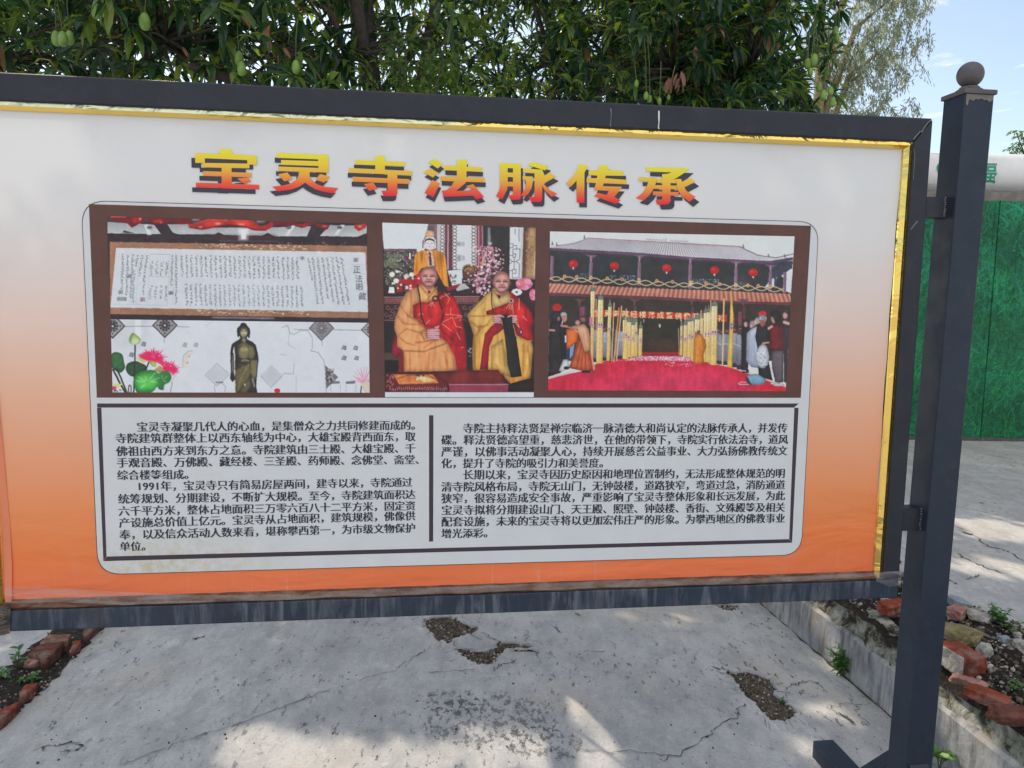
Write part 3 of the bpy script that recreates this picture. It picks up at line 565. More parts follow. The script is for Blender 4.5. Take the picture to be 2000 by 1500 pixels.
HEAD = [  # traced strokes of the title, (zoom origin), shadow shift, strokes
    ((360, 280), (-45, 58), [[(425, 70), (572, 70), (582, 130), (885, 148), (885, 262), (770, 258), (768, 205), (250, 182), (250, 240), (133, 238), (130, 118), (440, 128)], [(232, 238), (770, 247), (795, 262), (795, 305), (235, 292)], [(455, 241), (575, 245), (580, 555), (455, 550)], [(228, 338), (820, 360), (822, 415), (230, 395)], [(140, 478), (912, 505), (915, 560), (142, 535)], [(645, 430), (775, 418), (818, 465), (735, 495)]]),
    ((360, 280), (-30, 58), [[(1133, 115), (1757, 140), (1763, 358), (1150, 335), (1148, 282), (1637, 300), (1637, 276), (1182, 262), (1180, 202), (1633, 217), (1633, 196), (1135, 177)], [(1142, 378), (1258, 355), (1325, 437), (1220, 465)], [(1655, 373), (1780, 405), (1708, 480), (1603, 445)], [(1400, 340), (1530, 345), (1530, 400), (1560, 450), (1620, 500), (1720, 530), (1880, 545), (1815, 612), (1700, 590), (1600, 560), (1530, 520), (1475, 480), (1400, 530), (1300, 565), (1145, 585), (1070, 527), (1200, 515), (1300, 490), (1370, 440), (1395, 390)]]),
    ((660, 290), (-12, 60), [[(455, 88), (570, 90), (575, 300), (455, 290)], [(208, 138), (818, 165), (818, 218), (210, 195)], [(132, 238), (906, 275), (908, 330), (133, 293)], [(180, 345), (873, 375), (873, 433), (183, 403)], [(605, 300), (725, 305), (725, 545), (715, 570), (680, 582), (560, 582), (530, 513), (607, 517)], [(318, 435), (430, 415), (485, 492), (378, 518)]]),
    ((660, 290), (14, 57), [[(1100, 165), (1185, 125), (1283, 190), (1218, 245)], [(1043, 290), (1115, 243), (1225, 295), (1160, 355)], [(1150, 385), (1248, 425), (1165, 595), (1057, 542)], [(1452, 135), (1575, 140), (1567, 400), (1452, 395)], [(1297, 205), (1757, 232), (1757, 285), (1298, 265)], [(1253, 338), (1790, 357), (1790, 415), (1255, 395)], [(1420, 395), (1565, 405), (1555, 425), (1440, 520), (1605, 510), (1655, 500), (1560, 460), (1650, 435), (1785, 592), (1690, 622), (1650, 575), (1440, 585), (1290, 590), (1267, 515), (1330, 505), (1390, 450)]]),
    ((960, 300), (28, 56), [[(103, 113), (197, 117), (197, 400), (190, 440), (130, 560), (55, 520), (95, 440), (103, 380)], [(262, 120), (358, 125), (358, 540), (340, 560), (235, 565), (205, 510), (262, 500)], [(190, 117), (270, 120), (270, 180), (190, 176)], [(190, 230), (270, 233), (270, 288), (190, 286)], [(190, 343), (270, 346), (270, 405), (190, 400)], [(487, 102), (697, 150), (655, 205), (440, 140)], [(385, 180), (525, 190), (618, 195), (650, 270), (700, 232), (793, 280), (665, 350), (640, 375), (720, 450), (805, 488), (735, 532), (650, 450), (620, 390), (618, 560), (600, 590), (490, 590), (455, 530), (525, 525), (525, 240), (383, 228)], [(380, 275), (505, 280), (505, 350), (490, 420), (450, 490), (405, 530), (360, 510), (385, 470), (415, 410), (420, 320), (380, 318)]]),
    ((960, 300), (32, 57), [[(1073, 125), (1180, 150), (1135, 230), (1133, 600), (1040, 597), (1038, 330), (965, 408), (910, 365), (990, 280), (1040, 210)], [(1322, 135), (1425, 140), (1410, 195), (1610, 215), (1610, 272), (1395, 268), (1385, 300), (1648, 320), (1645, 375), (1370, 362), (1360, 398), (1595, 405), (1500, 530), (1575, 570), (1520, 615), (1250, 518), (1298, 480), (1405, 505), (1430, 455), (1250, 445), (1275, 360), (1160, 352), (1162, 300), (1285, 300), (1293, 268), (1185, 262), (1185, 208), (1305, 200)]]),
    ((1100, 300), (48, 60), [[(1015, 165), (1545, 178), (1480, 235), (1380, 300), (1310, 330), (1310, 580), (1290, 610), (1250, 622), (1150, 622), (1128, 565), (1208, 560), (1208, 250), (1270, 248), (1325, 228), (1015, 215)], [(922, 288), (1145, 295), (1120, 400), (1060, 500), (985, 570), (885, 542), (970, 480), (1020, 400), (1040, 340), (925, 335)], [(1140, 310), (1380, 315), (1380, 362), (1140, 355)], [(1110, 385), (1385, 390), (1385, 437), (1110, 430)], [(1095, 460), (1410, 470), (1410, 515), (1095, 508)], [(1380, 310), (1440, 310), (1450, 345), (1550, 295), (1612, 340), (1480, 410), (1500, 450), (1615, 530), (1540, 590), (1440, 510), (1390, 430)]])]
mh, msd = MB(), MB()
for (ox, oy), (sx, sy), strokes in HEAD:
    for i, st in enumerate(strokes):
        mh.poly([B(ox + x / 6.25, oy + y / 6.25, O_BROWN + .0003 + .00005 * i) for x, y in st][::-1]); msd.poly([B(ox + (x + sx) / 6.25, oy + (y + sy) / 6.25, O_BROWN - .0002 + .00005 * i) for x, y in st][::-1])
msd.build('title_shadow', M_SHADOWINK, board); mh.build('title_text', M_HEAD, board)

# ------------------------------------------------------------------ support posts
def support(u0, side):
    u1 = u0 + PS; o0, o1 = .02 - PS, .02
    ptop = UZ(1873, 180, .02)[1]
    ln = LEAN * side; us = lambda z: ln * (z - ZM)
    mb = MB(); mb.hexa([BU(u + us(z), z, o) for z in (0.0, ptop) for u, o in ((u0, o1), (u1, o1), (u1, o0), (u0, o0))]); post = bevel(mb.build('support_post', M_STEEL_BLUE, board), .003)
    u0 += us(ptop); u1 += us(ptop); cu, co = (u0 + u1) / 2, (o0 + o1) / 2
    mb = MB(); mb.box(u0 - .005, u1 + .005, ptop - .002, ptop + .010, o0 - .005, o1 + .005); c = BU(cu, ptop + .010, co)
    mb.lathe(c, [(.034, 0), (.033, .006), (.026, .010), (.022, .016)]); capo = bevel(mb.build('post_cap', M_FINIAL, post), .002)
    rb = .032; mb = MB(); mb.lathe(c + Z * .014, [(rb * math.sin(a), rb * (1 - math.cos(a))) for a in np.linspace(.06, math.pi - .02, 22)], 36); mb.build('ball_finial', M_FINIAL, post, True)
    if side > 0:
        pts = [BU(u0 + .003 + t * (PS - .006), ptop - .003 - (.013 + .0025 * math.sin(t * 9) + .0015 * math.sin(t * 31) + (.012 if t < .1 else 0)) * k_, o1 + .0012) for k_ in (0, 1) for t in (np.linspace(0, 1, 40) if k_ == 0 else np.linspace(1, 0, 40))]
        obj('bare_patch', pts, [list(range(len(pts)))[::-1]], M_BARE, post)
    u0 += us(0) - us(ptop); u1 += us(0) - us(ptop); fh = .06; FB = -(G(1620, 1444, fh) @ N) + C0
    for sgn, nm in ((1, 'front_foot'), (-1, 'back_foot')):
        a0, a1 = (o1 + .001, o1 + .36) if sgn > 0 else (o0 - .001, -FB)
        mb = MB(); mb.box(u0 + .004, u1 - .004, 0, fh, min(a0, a1), max(a0, a1)); bevel(mb.build(nm, M_STEEL_BLUE, post), .003)
        e1 = a0 + sgn * .20; e2 = a0 + sgn * .155
        hi = UZ(1741, 1461, o0)[1] if sgn < 0 else UZ(1800, 1491, o1)[1]; bw = .012
        q = [(a0, hi), (a0, hi - .05), (e2, fh + .001), (e1, fh + .001)]
        mb = MB(); ua, ub = u0 + bw, u1 - bw
        mb.hexa([BU(ua, q[1][1], q[1][0]), BU(ub, q[1][1], q[1][0]), BU(ub, q[2][1], q[2][0]), BU(ua, q[2][1], q[2][0]), BU(ua, q[0][1], q[0][0]), BU(ub, q[0][1], q[0][0]), BU(ub, q[3][1], q[3][0]), BU(ua, q[3][1], q[3][0])])
        o = mb.build('brace', M_STEEL_BLUE, post); import bmesh; bm = bmesh.new(); bm.from_mesh(o.data); bmesh.ops.recalc_face_normals(bm, faces=bm.faces); bm.to_mesh(o.data); bm.free(); bevel(o, .002)
    return post
support(uP, 1); support(uL - (uP - uR) - PS, -1)
for py0, py1, px in ((384, 424, 1828), (994, 1038, 1785)):
    z1, z0 = UZ(px, py0)[1], UZ(px, py1)[1]
    for a, b in ((uR - .0005, uP + .0005 + LEAN * (z1 - ZM)), (uL - (uP - uR) - .0005, uL + .0005)):
        mb = MB(); mb.box(a, b, z0, z1, -.045, -.006); tab = mb.build('mounting_tab', M_STEEL, board)
        if a > 0:
            mb = MB()
            for i in range(9): mb.lathe(BU(uP - .003 + rng.normal(0, .001), z0 + (z1 - z0) * (i + .3) / 9, -.006), [(.0005, 0), (.003, .0015), (.0035, .003), (.0005, .005)], 7)
            mb.build('weld_bead', M_SCR, tab)
# green label lettering on the pipe
mb = MB(); g, f = glyph('福', .018); sz = .2
cxp = lx1 - .105; mb.add([on_pipe(cxp + (x - .5) * sz * .95, (y - .38) * sz, .006) for x, y in g], f)
mb.build('label_lettering', M_GREENINK, pipe); mb = MB()
mb.add([on_pipe(px2x(1817, 340) * PYY / FY + .035 * math.cos(a) * 1.0 - .02, .03 + .05 * math.sin(a), .006) for a in np.linspace(0, 2 * math.pi, 16, endpoint=False)], [list(range(16))])
mb.build('label_mark', M_GREENINK, pipe)
bpy.data.objects.remove(_to)

# ------------------------------------------------------------------ the printed photographs: an ink grid, coloured dot by dot
class Ink:
    def __init__(s, x0, y0, x1, y1, k=2):
        s.x0, s.y0, s.k = x0, y0, k; s.W, s.H = int((x1 - x0) * k), int((y1 - y0) * k); s.a = np.full((s.H, s.W, 3), 128.0); s.r = np.random.default_rng(5); s.o = (0, 0, 1)
    def at(s, ox, oy, sc): s.o = (ox, oy, sc); return s
    def q(s, pts):
        p = np.asarray(pts, dtype=float); ox, oy, sc = s.o
        return np.stack([(ox + p[:, 0] / sc - s.x0) * s.k, (oy + p[:, 1] / sc - s.y0) * s.k], 1)
    def bb(s, p, pad):
        x0 = max(int(p[:, 0].min() - pad), 0); x1 = min(int(p[:, 0].max() + pad) + 2, s.W); y0 = max(int(p[:, 1].min() - pad), 0); y1 = min(int(p[:, 1].max() + pad) + 2, s.H)
        return (x0, x1, y0, y1) if x1 > x0 and y1 > y0 else None
    def blur(s, m, b):
        n = int(round(b))
        if n < 1: return m
        ker = np.ones(2 * n + 1) / (2 * n + 1)
        for ax in (0, 1):
            for _ in range(2): m = np.apply_along_axis(lambda v: np.convolve(np.pad(v, n, 'edge'), ker, 'valid'), ax, m)
        return m
    def put(s, box, m, col, a, c2=None, ax='y', n=0, sh=None):
        x0, x1, y0, y1 = box; col = V(col, dtype=float); h, w = y1 - y0, x1 - x0
        if c2 is not None:
            t = (np.linspace(0, 1, h)[:, None, None] * np.ones((1, w, 1)) if ax == 'y' else np.linspace(0, 1, w)[None, :, None] * np.ones((h, 1, 1))); col = col * (1 - t) + V(c2, dtype=float) * t
        else: col = col * np.ones((h, w, 1))
        if sh is not None: col = col * sh[:, :, None]
        if n: col = col + s.r.normal(0, n, (h, w, 1)) * np.ones((1, 1, 3))
        m = (m * a)[:, :, None]; s.a[y0:y1, x0:x1] = s.a[y0:y1, x0:x1] * (1 - m) + col * m
    def P(s, pts, col, b=0, a=1, c2=None, ax='y', n=0, sm=False):
        p = s.q(pts)
        if sm:
            P_ = np.concatenate([p[-1:], p, p[:2]]); out = []
            for i in range(1, len(P_) - 2):
                for t in np.linspace(0, 1, 6, endpoint=False):
                    p0, p1, p2, p3 = P_[i - 1:i + 3]; out.append(.5 * (2 * p1 + (p2 - p0) * t + (2 * p0 - 5 * p1 + 4 * p2 - p3) * t * t + (3 * p1 - p0 - 3 * p2 + p3) * t ** 3))
            p = V(out)
        box = s.bb(p, b * 2 + 1)
        if not box: return s
        x0, x1, y0, y1 = box; X, Y = np.meshgrid(np.arange(x0, x1) + .5, np.arange(y0, y1) + .5); m = np.zeros(X.shape, bool)
        for i in range(len(p)):
            (ax_, ay), (bx, by) = p[i - 1], p[i]
            if ay != by: m ^= ((ay > Y) != (by > Y)) & (X < (bx - ax_) * (Y - ay) / (by - ay) + ax_)
        m = m.astype(float); sh = None
        if s.rd and len(pts) > 4 and b == 0 and a == 1:
            w_ = min(x1 - x0, y1 - y0)
            if w_ > 9: pd = max(2, min(11, w_ // 7)); sh = 1 - s.rd * np.clip(1 - s.blur(np.pad(m, pd), pd)[pd:-pd, pd:-pd], 0, .6) * 1.6
        s.put(box, s.blur(m, b), col, a, c2, ax, n, sh); return s
    rd = 0.0
    def R(s, x0, y0, x1, y1, col, **k): return s.P([(x0, y0), (x1, y0), (x1, y1), (x0, y1)], col, **k)
    def L(s, pts, w, col, b=0, a=1):
        p = s.q(pts); w = w / s.o[2] * s.k / 2; box = s.bb(p, w + b * 2 + 2)
        if not box: return s
        x0, x1, y0, y1 = box; X, Y = np.meshgrid(np.arange(x0, x1) + .5, np.arange(y0, y1) + .5); dm = np.full(X.shape, 1e9)
        for (ax_, ay), (bx, by) in zip(p[:-1], p[1:]):
            l2 = (bx - ax_) ** 2 + (by - ay) ** 2 + 1e-9; t = np.clip(((X - ax_) * (bx - ax_) + (Y - ay) * (by - ay)) / l2, 0, 1); dm = np.minimum(dm, np.hypot(X - ax_ - t * (bx - ax_), Y - ay - t * (by - ay)))
        s.put(box, s.blur(np.clip(w - dm + .5, 0, 1), b), col, a); return s
    def E(s, cx, cy, rx, ry, col, **k): return s.P([(cx + rx * math.cos(t), cy + ry * math.sin(t)) for t in np.linspace(0, 2 * math.pi, 28, endpoint=False)], col, **k)
    def S(s, n, x0, y0, x1, y1, r0, r1, cols, a=.9, b=0):
        for _ in range(n): r = s.r.uniform(r0, r1); s.E(s.r.uniform(x0, x1), s.r.uniform(y0, y1), r, r * s.r.uniform(.6, 1.1), cols[s.r.integers(len(cols))], a=a, b=b)
        return s
    def tex(s, ch, cx, cy, sz, col, a=1.0):
        g, f = TXT[ch]
        for q in f: s.P([(cx + (g[i][0] - .5) * sz, cy - (g[i][1] - .38) * sz) for i in q], col, a=a)
        return s
    def done(s, name, c, off, grain=3.0, fold=0.0):
        ker = V([.16, .68, .16])
        for ax in (0, 1): s.a = np.apply_along_axis(lambda v: np.convolve(np.pad(v, 1, 'edge'), ker, 'valid'), ax, s.a)
        if fold:
            g = s.r.normal(0, 1, (s.H // 46 + 3, s.W // 9 + 3)); yy = np.arange(s.H) / 46; xx = np.arange(s.W) / 9; iy = yy.astype(int); ix = xx.astype(int); fy = (yy - iy)[:, None]; fx = (xx - ix)[None, :]
            fl = (g[iy][:, ix] * (1 - fx) + g[iy][:, ix + 1] * fx) * (1 - fy) + (g[iy + 1][:, ix] * (1 - fx) + g[iy + 1][:, ix + 1] * fx) * fy
            s.a *= 1 + (fold * fl * np.clip((s.a.max(2) - s.a.min(2)) / 255 * 1.6 - .3, 0, 1))[:, :, None]
        tex = np.zeros(s.a.shape[:2])
        for cell, am in ((70, .07), (22, .06), (8, .035), (4, .03)):
            g = s.r.normal(0, 1, (s.H // cell + 3, s.W // cell + 3)); yy = np.arange(s.H) / cell; xx = np.arange(s.W) / cell; iy = yy.astype(int); ix = xx.astype(int); fy = (yy - iy)[:, None]; fx = (xx - ix)[None, :]; fy = fy * fy * (3 - 2 * fy); fx = fx * fx * (3 - 2 * fx)
            tex += am * ((g[iy][:, ix] * (1 - fx) + g[iy][:, ix + 1] * fx) * (1 - fy) + (g[iy + 1][:, ix] * (1 - fx) + g[iy + 1][:, ix + 1] * fx) * fy)
        lum = s.a.mean(2) / 255; sat = (s.a.max(2) - s.a.min(2)) / 255; s.a *= 1 + (tex * np.clip(1.0 - lum * 1.1 + sat * .08, .03, .8))[:, :, None]
        s.a += s.r.normal(0, grain, s.a.shape[:2])[:, :, None]
        a = np.clip(s.a, 0, 255); (ax, ay), (bx, by), (cx, cy), (dx, dy) = [V(p, dtype=float) for p in c]      # tl, tr, br, bl in photo pixels
        nx, ny = int(max(abs(bx - ax), abs(cx - dx))), int(max(abs(dy - ay), abs(cy - by))); u = np.linspace(0, 1, nx + 1)[None, :]; v = np.linspace(0, 1, ny + 1)[:, None]
        X = (1 - v) * ((1 - u) * ax + u * bx) + v * ((1 - u) * dx + u * cx); Y = (1 - v) * ((1 - u) * ay + u * by) + v * ((1 - u) * dy + u * cy)
        bl = a.copy()
        for sh, ax_ in ((1, 0), (1, 1)): bl = (bl + np.roll(bl, sh, ax_)) / 2
        ix = np.clip(((X - s.x0) * s.k).round().astype(int), 0, s.W - 1); iy = np.clip(((Y - s.y0) * s.k).round().astype(int), 0, s.H - 1); col = np.clip(s2l(bl[iy, ix]) * PRINT_GAIN, 0, .86)
        qx = (X - 1000) / F; qy = -(Y - 750) / F; Rr = qx[..., None] * _r + qy[..., None] * _u + _f; t = (C0 + off - CAM @ N) / (Rr @ N); P_ = (CAM + Rr * t[..., None]).reshape(-1, 3)
        i0 = (np.arange(ny)[:, None] * (nx + 1) + np.arange(nx)[None, :]).ravel(); fa = np.stack([i0, i0 + nx + 1, i0 + nx + 2, i0 + 1], 1)
        me = bpy.data.meshes.new(name); me.vertices.add(len(P_)); me.vertices.foreach_set('co', P_.ravel()); me.loops.add(len(fa) * 4); me.loops.foreach_set('vertex_index', fa.ravel().astype(np.int32)); me.polygons.add(len(fa)); me.polygons.foreach_set('loop_start', np.arange(0, len(fa) * 4, 4, dtype=np.int32))
        me.update(calc_edges=True); at_ = me.color_attributes.new('ink', 'FLOAT_COLOR', 'POINT'); at_.data.foreach_set('color', np.concatenate([col.reshape(-1, 3), np.ones((len(P_), 1))], 1).ravel()); me.materials.append(M_PHOTO)
        o = bpy.data.objects.new(name, me); scene.collection.objects.link(o); return adopt(o, board)
TXT = {}
_tc = bpy.data.curves.new('glyph', 'FONT'); _tc.resolution_u = 2; _to = bpy.data.objects.new('glyph', _tc); scene.collection.objects.link(_to); _gl = {}
for ch in '宝灵寺藏经楼落成暨佛像开礼正法眼': TXT[ch] = glyph(ch, .012)
bpy.data.objects.remove(_to)

# ---- photograph one: the framed scroll
BRN = (88, 60, 60)
p = Ink(205, 415, 722, 630); p.at(210, 410, 3.774)
p.R(-30, 30, 1960, 900, (50, 38, 44), n=4)
p.R(-30, 30, 1960, 90, (80, 48, 50), n=5)
for q in ([(0, 88), (140, 98), (300, 105), (345, 110), (393, 178), (0, 172)], [(440, 105), (600, 105), (800, 130), (1180, 130), (1500, 120), (1470, 195), (1230, 195), (1180, 168), (1140, 190), (860, 185), (820, 165), (790, 180), (520, 180), (480, 165)], [(1640, 112), (1912, 118), (1912, 170), (1840, 198), (1565, 192)]): p.P(q, (152, 154, 156), c2=(185, 188, 190), n=5)
for x in (270, 1360, 1720): p.P([(x, 110), (x + 30, 110), (x + (55 if x == 270 else -25), 185), (x + (25 if x == 270 else -50), 185)], (205, 206, 208), b=1)
p.P([(120, 150), (200, 172), (110, 168)], (60, 48, 50)).P([(635, 150), (655, 150), (665, 180), (640, 180)], (170, 172, 174))
for x in (310, 1335, 1710): p.E(x, 130, 20, 12, (95, 95, 100), b=1)
red, dred, hi = (165, 40, 38), (110, 26, 32), (232, 200, 195)
p.P([(20, 38), (150, 50), (260, 45), (265, 85), (180, 132), (145, 100), (20, 60)], dred, n=6).P([(20, 40), (140, 48), (130, 56), (20, 54)], (190, 80, 70), b=1)
p.P([(180, 60), (255, 50), (250, 90), (190, 100)], red, b=2)
p.P([(300, 70), (380, 50), (470, 75), (600, 60), (620, 100), (560, 108), (470, 90), (400, 105), (330, 100)], dred, n=6).P([(330, 80), (400, 70), (410, 95), (350, 98)], red, b=2)
p.P([(590, 115), (650, 95), (760, 62), (880, 68), (1000, 66), (1070, 80), (1130, 118), (1215, 90), (1220, 120), (1160, 152), (1080, 150), (1000, 128), (890, 112), (780, 130), (680, 146)], red, n=7, sm=True)
p.P([(700, 100), (780, 75), (860, 85), (840, 110), (740, 125)], (205, 55, 45), b=3).P([(930, 80), (1040, 85), (1060, 115), (960, 115)], (205, 55, 45), b=3)
for x, y, rx, ry in ((815, 102, 22, 8), (985, 105, 30, 6), (872, 75, 10, 5), (685, 126, 16, 6), (395, 92, 9, 4), (650, 72, 32, 6), (1130, 86, 32, 7), (240, 68, 9, 10)): p.E(x, y, rx, ry, hi, b=2, a=.6)
p.L([(600, 128), (700, 142), (790, 126), (890, 108), (1000, 124), (1090, 146), (1170, 148)], 10, (92, 18, 26), b=1, a=.7).L([(640, 100), (760, 70), (860, 74)], 7, (226, 110, 90), b=2, a=.6).L([(910, 74), (1040, 78)], 7, (226, 110, 90), b=2, a=.6)
p.P([(620, 85), (690, 70), (680, 90), (630, 100)], (80, 80, 88), b=1, a=.7).P([(1080, 95), (1150, 80), (1160, 100), (1110, 105)], (80, 80, 88), b=1, a=.7)
p.P([(1215, 85), (1290, 90), (1330, 80), (1400, 100), (1510, 90), (1520, 105), (1430, 135), (1380, 115), (1220, 112)], dred, n=6).P([(1390, 110), (1480, 100), (1450, 128)], red, b=2)
p.P([(1510, 95), (1640, 110), (1620, 145), (1560, 128)], dred, n=6).E(1600, 120, 22, 6, (200, 90, 90), b=2).P([(1830, 105), (1905, 100), (1905, 130), (1850, 158), (1815, 130)], red, n=6).E(1860, 122, 14, 8, (215, 130, 125), b=2)
p.R(965, 138, 1040, 222, (205, 206, 210), b=3).R(700, 185, 1250, 220, (78, 44, 50), b=6, a=.6).R(985, 150, 1020, 215, (225, 226, 230), b=2)
p.L([(820, 228), (1250, 232)], 3, (120, 110, 120), b=1)
p.at(160, 380, 3.3333)
p.P([(182, 308), (1856, 335), (1862, 805), (183, 778)], (148, 106, 84), n=9)
for x in range(760, 1480, 7):
    for yy in (334 + (x - 760) * .016, 758 + (x - 760) * .016):
        if p.r.random() < .85: p.E(x + p.r.uniform(-4, 4), yy + p.r.uniform(-14, 14), 9, 4, [(205, 190, 160), (180, 150, 110), (122, 92, 70), (214, 204, 184)][p.r.integers(4)], b=0, a=.75)
p.S(140, 190, 312, 1850, 345, 3, 8, [(165, 125, 100), (130, 90, 70)], a=.5).S(140, 190, 745, 1850, 790, 3, 8, [(165, 125, 100), (130, 90, 70)], a=.5)
p.P([(222, 347), (1845, 376), (1864, 765), (186, 735)], (200, 203, 207), c2=(196, 201, 208), n=2)
for x in (262, 330, 372, 445, 575, 610): p.L([(x, 385), (x - 20, 720)], 2, (150, 152, 158), a=.6)
p.L([(440, 388), (575, 390)], 2, (130, 132, 140)).L([(440, 533), (575, 536)], 2, (150, 150, 156)).L([(190, 712), (560, 724)], 2, (150, 150, 156), a=.7)
def column(x0, y0, x1, y1, n, w=13, ink_=(78, 80, 90), a=.7):
    for i in range(n):
        t = (i + .5) / n; cx, cy = x0 + (x1 - x0) * t, y0 + (y1 - y0) * t; h = (y1 - y0) / n * .38
        for _ in range(4):
            v = p.r.random(); s_ = (p.r.uniform(-w / 2, w / 2), p.r.uniform(-h, h))
            e_ = (s_[0] + (p.r.uniform(4, w) if v < .55 else p.r.uniform(-3, 3)), s_[1] + (p.r.uniform(-3, 2) if v < .55 else p.r.uniform(4, 2 * h)))
            p.L([(cx + s_[0], cy + s_[1]), (cx + e_[0] * .7, cy + e_[1])], p.r.uniform(2.2, 3.6), ink_, a=a)
for i in range(25):
    x = 648 + i * 31.3; y = 390 + i * .6; lit = 1 if i < 11 else .7
    column(x, y, x + 6, y + 145, 8, a=.75); column(x + 28, y + 188, x + 34, y + 328, 8, a=.5 + .28 * abs(i - 13) / 13)
for i, n in enumerate((10, 20, 20, 18, 19, 20, 20, 20)): column(1470 + i * 31, 405, 1500 + i * 34, 405 + n * 15.5, n)
for i, (n, y0) in enumerate(((15, 385), (17, 390), (18, 388), (5, 390), (9, 390), (10, 390))): column(268 + i * 31, y0, 258 + i * 29, y0 + n * 15.6, n)
column(340, 490, 330, 700, 12); column(400, 540, 398, 650, 6)
for i in range(4): column(455 + i * 33, 430, 450 + i * 33, 520, 4, 16); column(447 + i * 34, 590, 440 + i * 34, 680, 4, 16)
column(588, 390, 580, 590, 12); column(615, 390, 610, 710, 20)
for x, y, c in ((245, 680, (120, 105, 110)), (275, 680, (120, 100, 105)), (252, 635, (130, 120, 126)), (395, 682, (150, 110, 116)), (580, 640, (110, 104, 110)), (1784, 425, (120, 118, 124)), (1434, 415, (160, 158, 162)), (308, 530, (130, 120, 128))):
    p.R(x - 16, y - 14, x + 16, y + 14, c, a=.55)
    for _ in range(6): p.L([(x + p.r.uniform(-14, 14), y + p.r.uniform(-12, 12)), (x + p.r.uniform(-14, 14), y + p.r.uniform(-12, 12))], 3, (90, 86, 94), a=.7)
for ch, x, y in (('正', 1790, 487), ('法', 1803, 548), ('眼', 1808, 600), ('藏', 1826, 662)): p.tex(ch, x, y, 52, (76, 78, 88), a=.8)
p.L([(1755, 455), (1845, 458)], 2, (165, 165, 170)).L([(1760, 515), (1845, 518)], 2, (165, 165, 170)).L([(1775, 570), (1850, 573)], 2, (165, 165, 170)).L([(1785, 628), (1855, 630)], 2, (165, 165, 170))
p.P([(185, 780), (1862, 805), (1865, 835), (186, 812)], (46, 38, 46)).L([(850, 800), (1250, 806)], 6, (170, 165, 178), b=2)
zs = lambda pts: [(160 + x / 3.3333, 380 + y / 3.3333) for x, y in pts]
PH = O_PHOTO
p.done('printed_photo', zs([(160, 140), (1855, 190), (1866, 834), (187, 812)]), PH)

# ---- photograph two: bronze standing figure among lotus flowers, on white tile
p = Ink(210, 618, 728, 775); p.at(160, 380, 3.3333)
p.R(150, 790, 1900, 1310, (203, 205, 212), n=2)
p.R(190, 800, 440, 1000, (188, 190, 198), b=12, a=.6).R(345, 812, 385, 960, (212, 213, 219), b=1)
for y in (858,): p.L([(285, y), (460, y)], 3, (90, 90, 100)).L([(620, y + 2), (700, y + 4)], 3, (110, 110, 118)).L([(1380, 878), (1480, 880)], 3, (100, 100, 108)).L([(1640, 880), (1820, 884)], 3, (100, 100, 108))
def tile(cx, cy, r, dark, fade=1.0):
    p.P([(cx, cy - r), (cx + r, cy), (cx, cy + r), (cx - r, cy)], (70, 66, 74), a=fade); p.P([(cx, cy - r * .86), (cx + r * .86, cy), (cx, cy + r * .86), (cx - r * .86, cy)], (150, 145, 146), a=fade)
    for ring, n, rr_ in ((.18, 6, .12), (.38, 10, .1), (.6, 12, .07)):
        for i in range(n):
            t = i / n * 6.283; x, y = ring * r * math.cos(t), ring * r * math.sin(t)
            if abs(x) + abs(y) < r * .78: p.E(cx + x, cy + y, r * rr_, r * rr_, dark, a=.85 * fade)
    p.E(cx, cy, r * .08, r * .08, (190, 186, 186), a=fade)
tile(540, 852, 84, (52, 48, 56)); tile(200, 856, 84, (52, 48, 56)); tile(1560, 870, 84, (95, 92, 100), .8); tile(1885, 880, 70, (60, 58, 66)); tile(880, 1175, 80, (170, 170, 178), .07); tile(1235, 1185, 78, (160, 160, 168), .09)
p.L([(800, 1175), (880, 1098), (958, 1170), (880, 1248), (800, 1175)], 3, (140, 140, 150), a=.8).L([(1165, 1180), (1230, 1255), (1310, 1170)], 3, (140, 140, 150), a=.8).L([(535, 935), (536, 965)], 3, (120, 120, 128)).L([(1563, 945), (1565, 985)], 3, (120, 120, 128)).L([(800, 860), (850, 825)], 3, (150, 150, 160), a=.7)
for x, y in ((1705, 998), (1780, 1000), (1705, 1065), (1785, 1065), (400, 975), (320, 1045), (668, 980), (740, 980), (690, 1045)): p.P([(x - 16, y + 8), (x - 4, y - 18), (x + 18, y - 12), (x + 14, y + 16)], (105, 104, 112), a=.85 if x > 1000 or x < 420 else .5).E(x, y, 6, 7, (170, 168, 174), a=.7)
p.P([(1583, 1110), (1670, 1190), (1590, 1265)], (110, 104, 110)).S(40, 1586, 1130, 1640, 1230, 4, 8, [(60, 56, 62), (170, 165, 168)])
# faint white silhouettes
ol = (120, 118, 126)
p.L([(1300, 868), (1340, 852), (1352, 900), (1380, 912), (1420, 885), (1470, 888), (1500, 930), (1500, 1000), (1490, 1018), (1540, 1030), (1575, 1080), (1588, 1180), (1590, 1290)], 3.5, ol, a=.85).L([(1352, 900), (1342, 975), (1390, 1003)], 3, ol, a=.6).L([(1290, 1040), (1330, 1045)], 3, ol, a=.6).L([(1380, 1100), (1378, 1168), (1315, 1165)], 3.5, ol, a=.7).L([(1395, 1180), (1395, 1290)], 3, ol, a=.4)
p.P([(660, 1130), (662, 1060), (690, 1020), (730, 1022), (690, 1060), (684, 1130)], (205, 196, 184), b=2).L([(655, 1130), (660, 1050), (690, 1018), (720, 1018)], 4, (165, 155, 146)).E(687, 1095, 4, 4, (60, 60, 70)).L([(580, 1285), (592, 1200), (640, 1140)], 4, (165, 158, 156), a=.7)
p.L([(868, 1288), (862, 1250), (880, 1228), (912, 1228), (935, 1250), (930, 1288)], 3.5, ol, a=.7).L([(870, 1222), (918, 1222)], 5, (70, 70, 80))
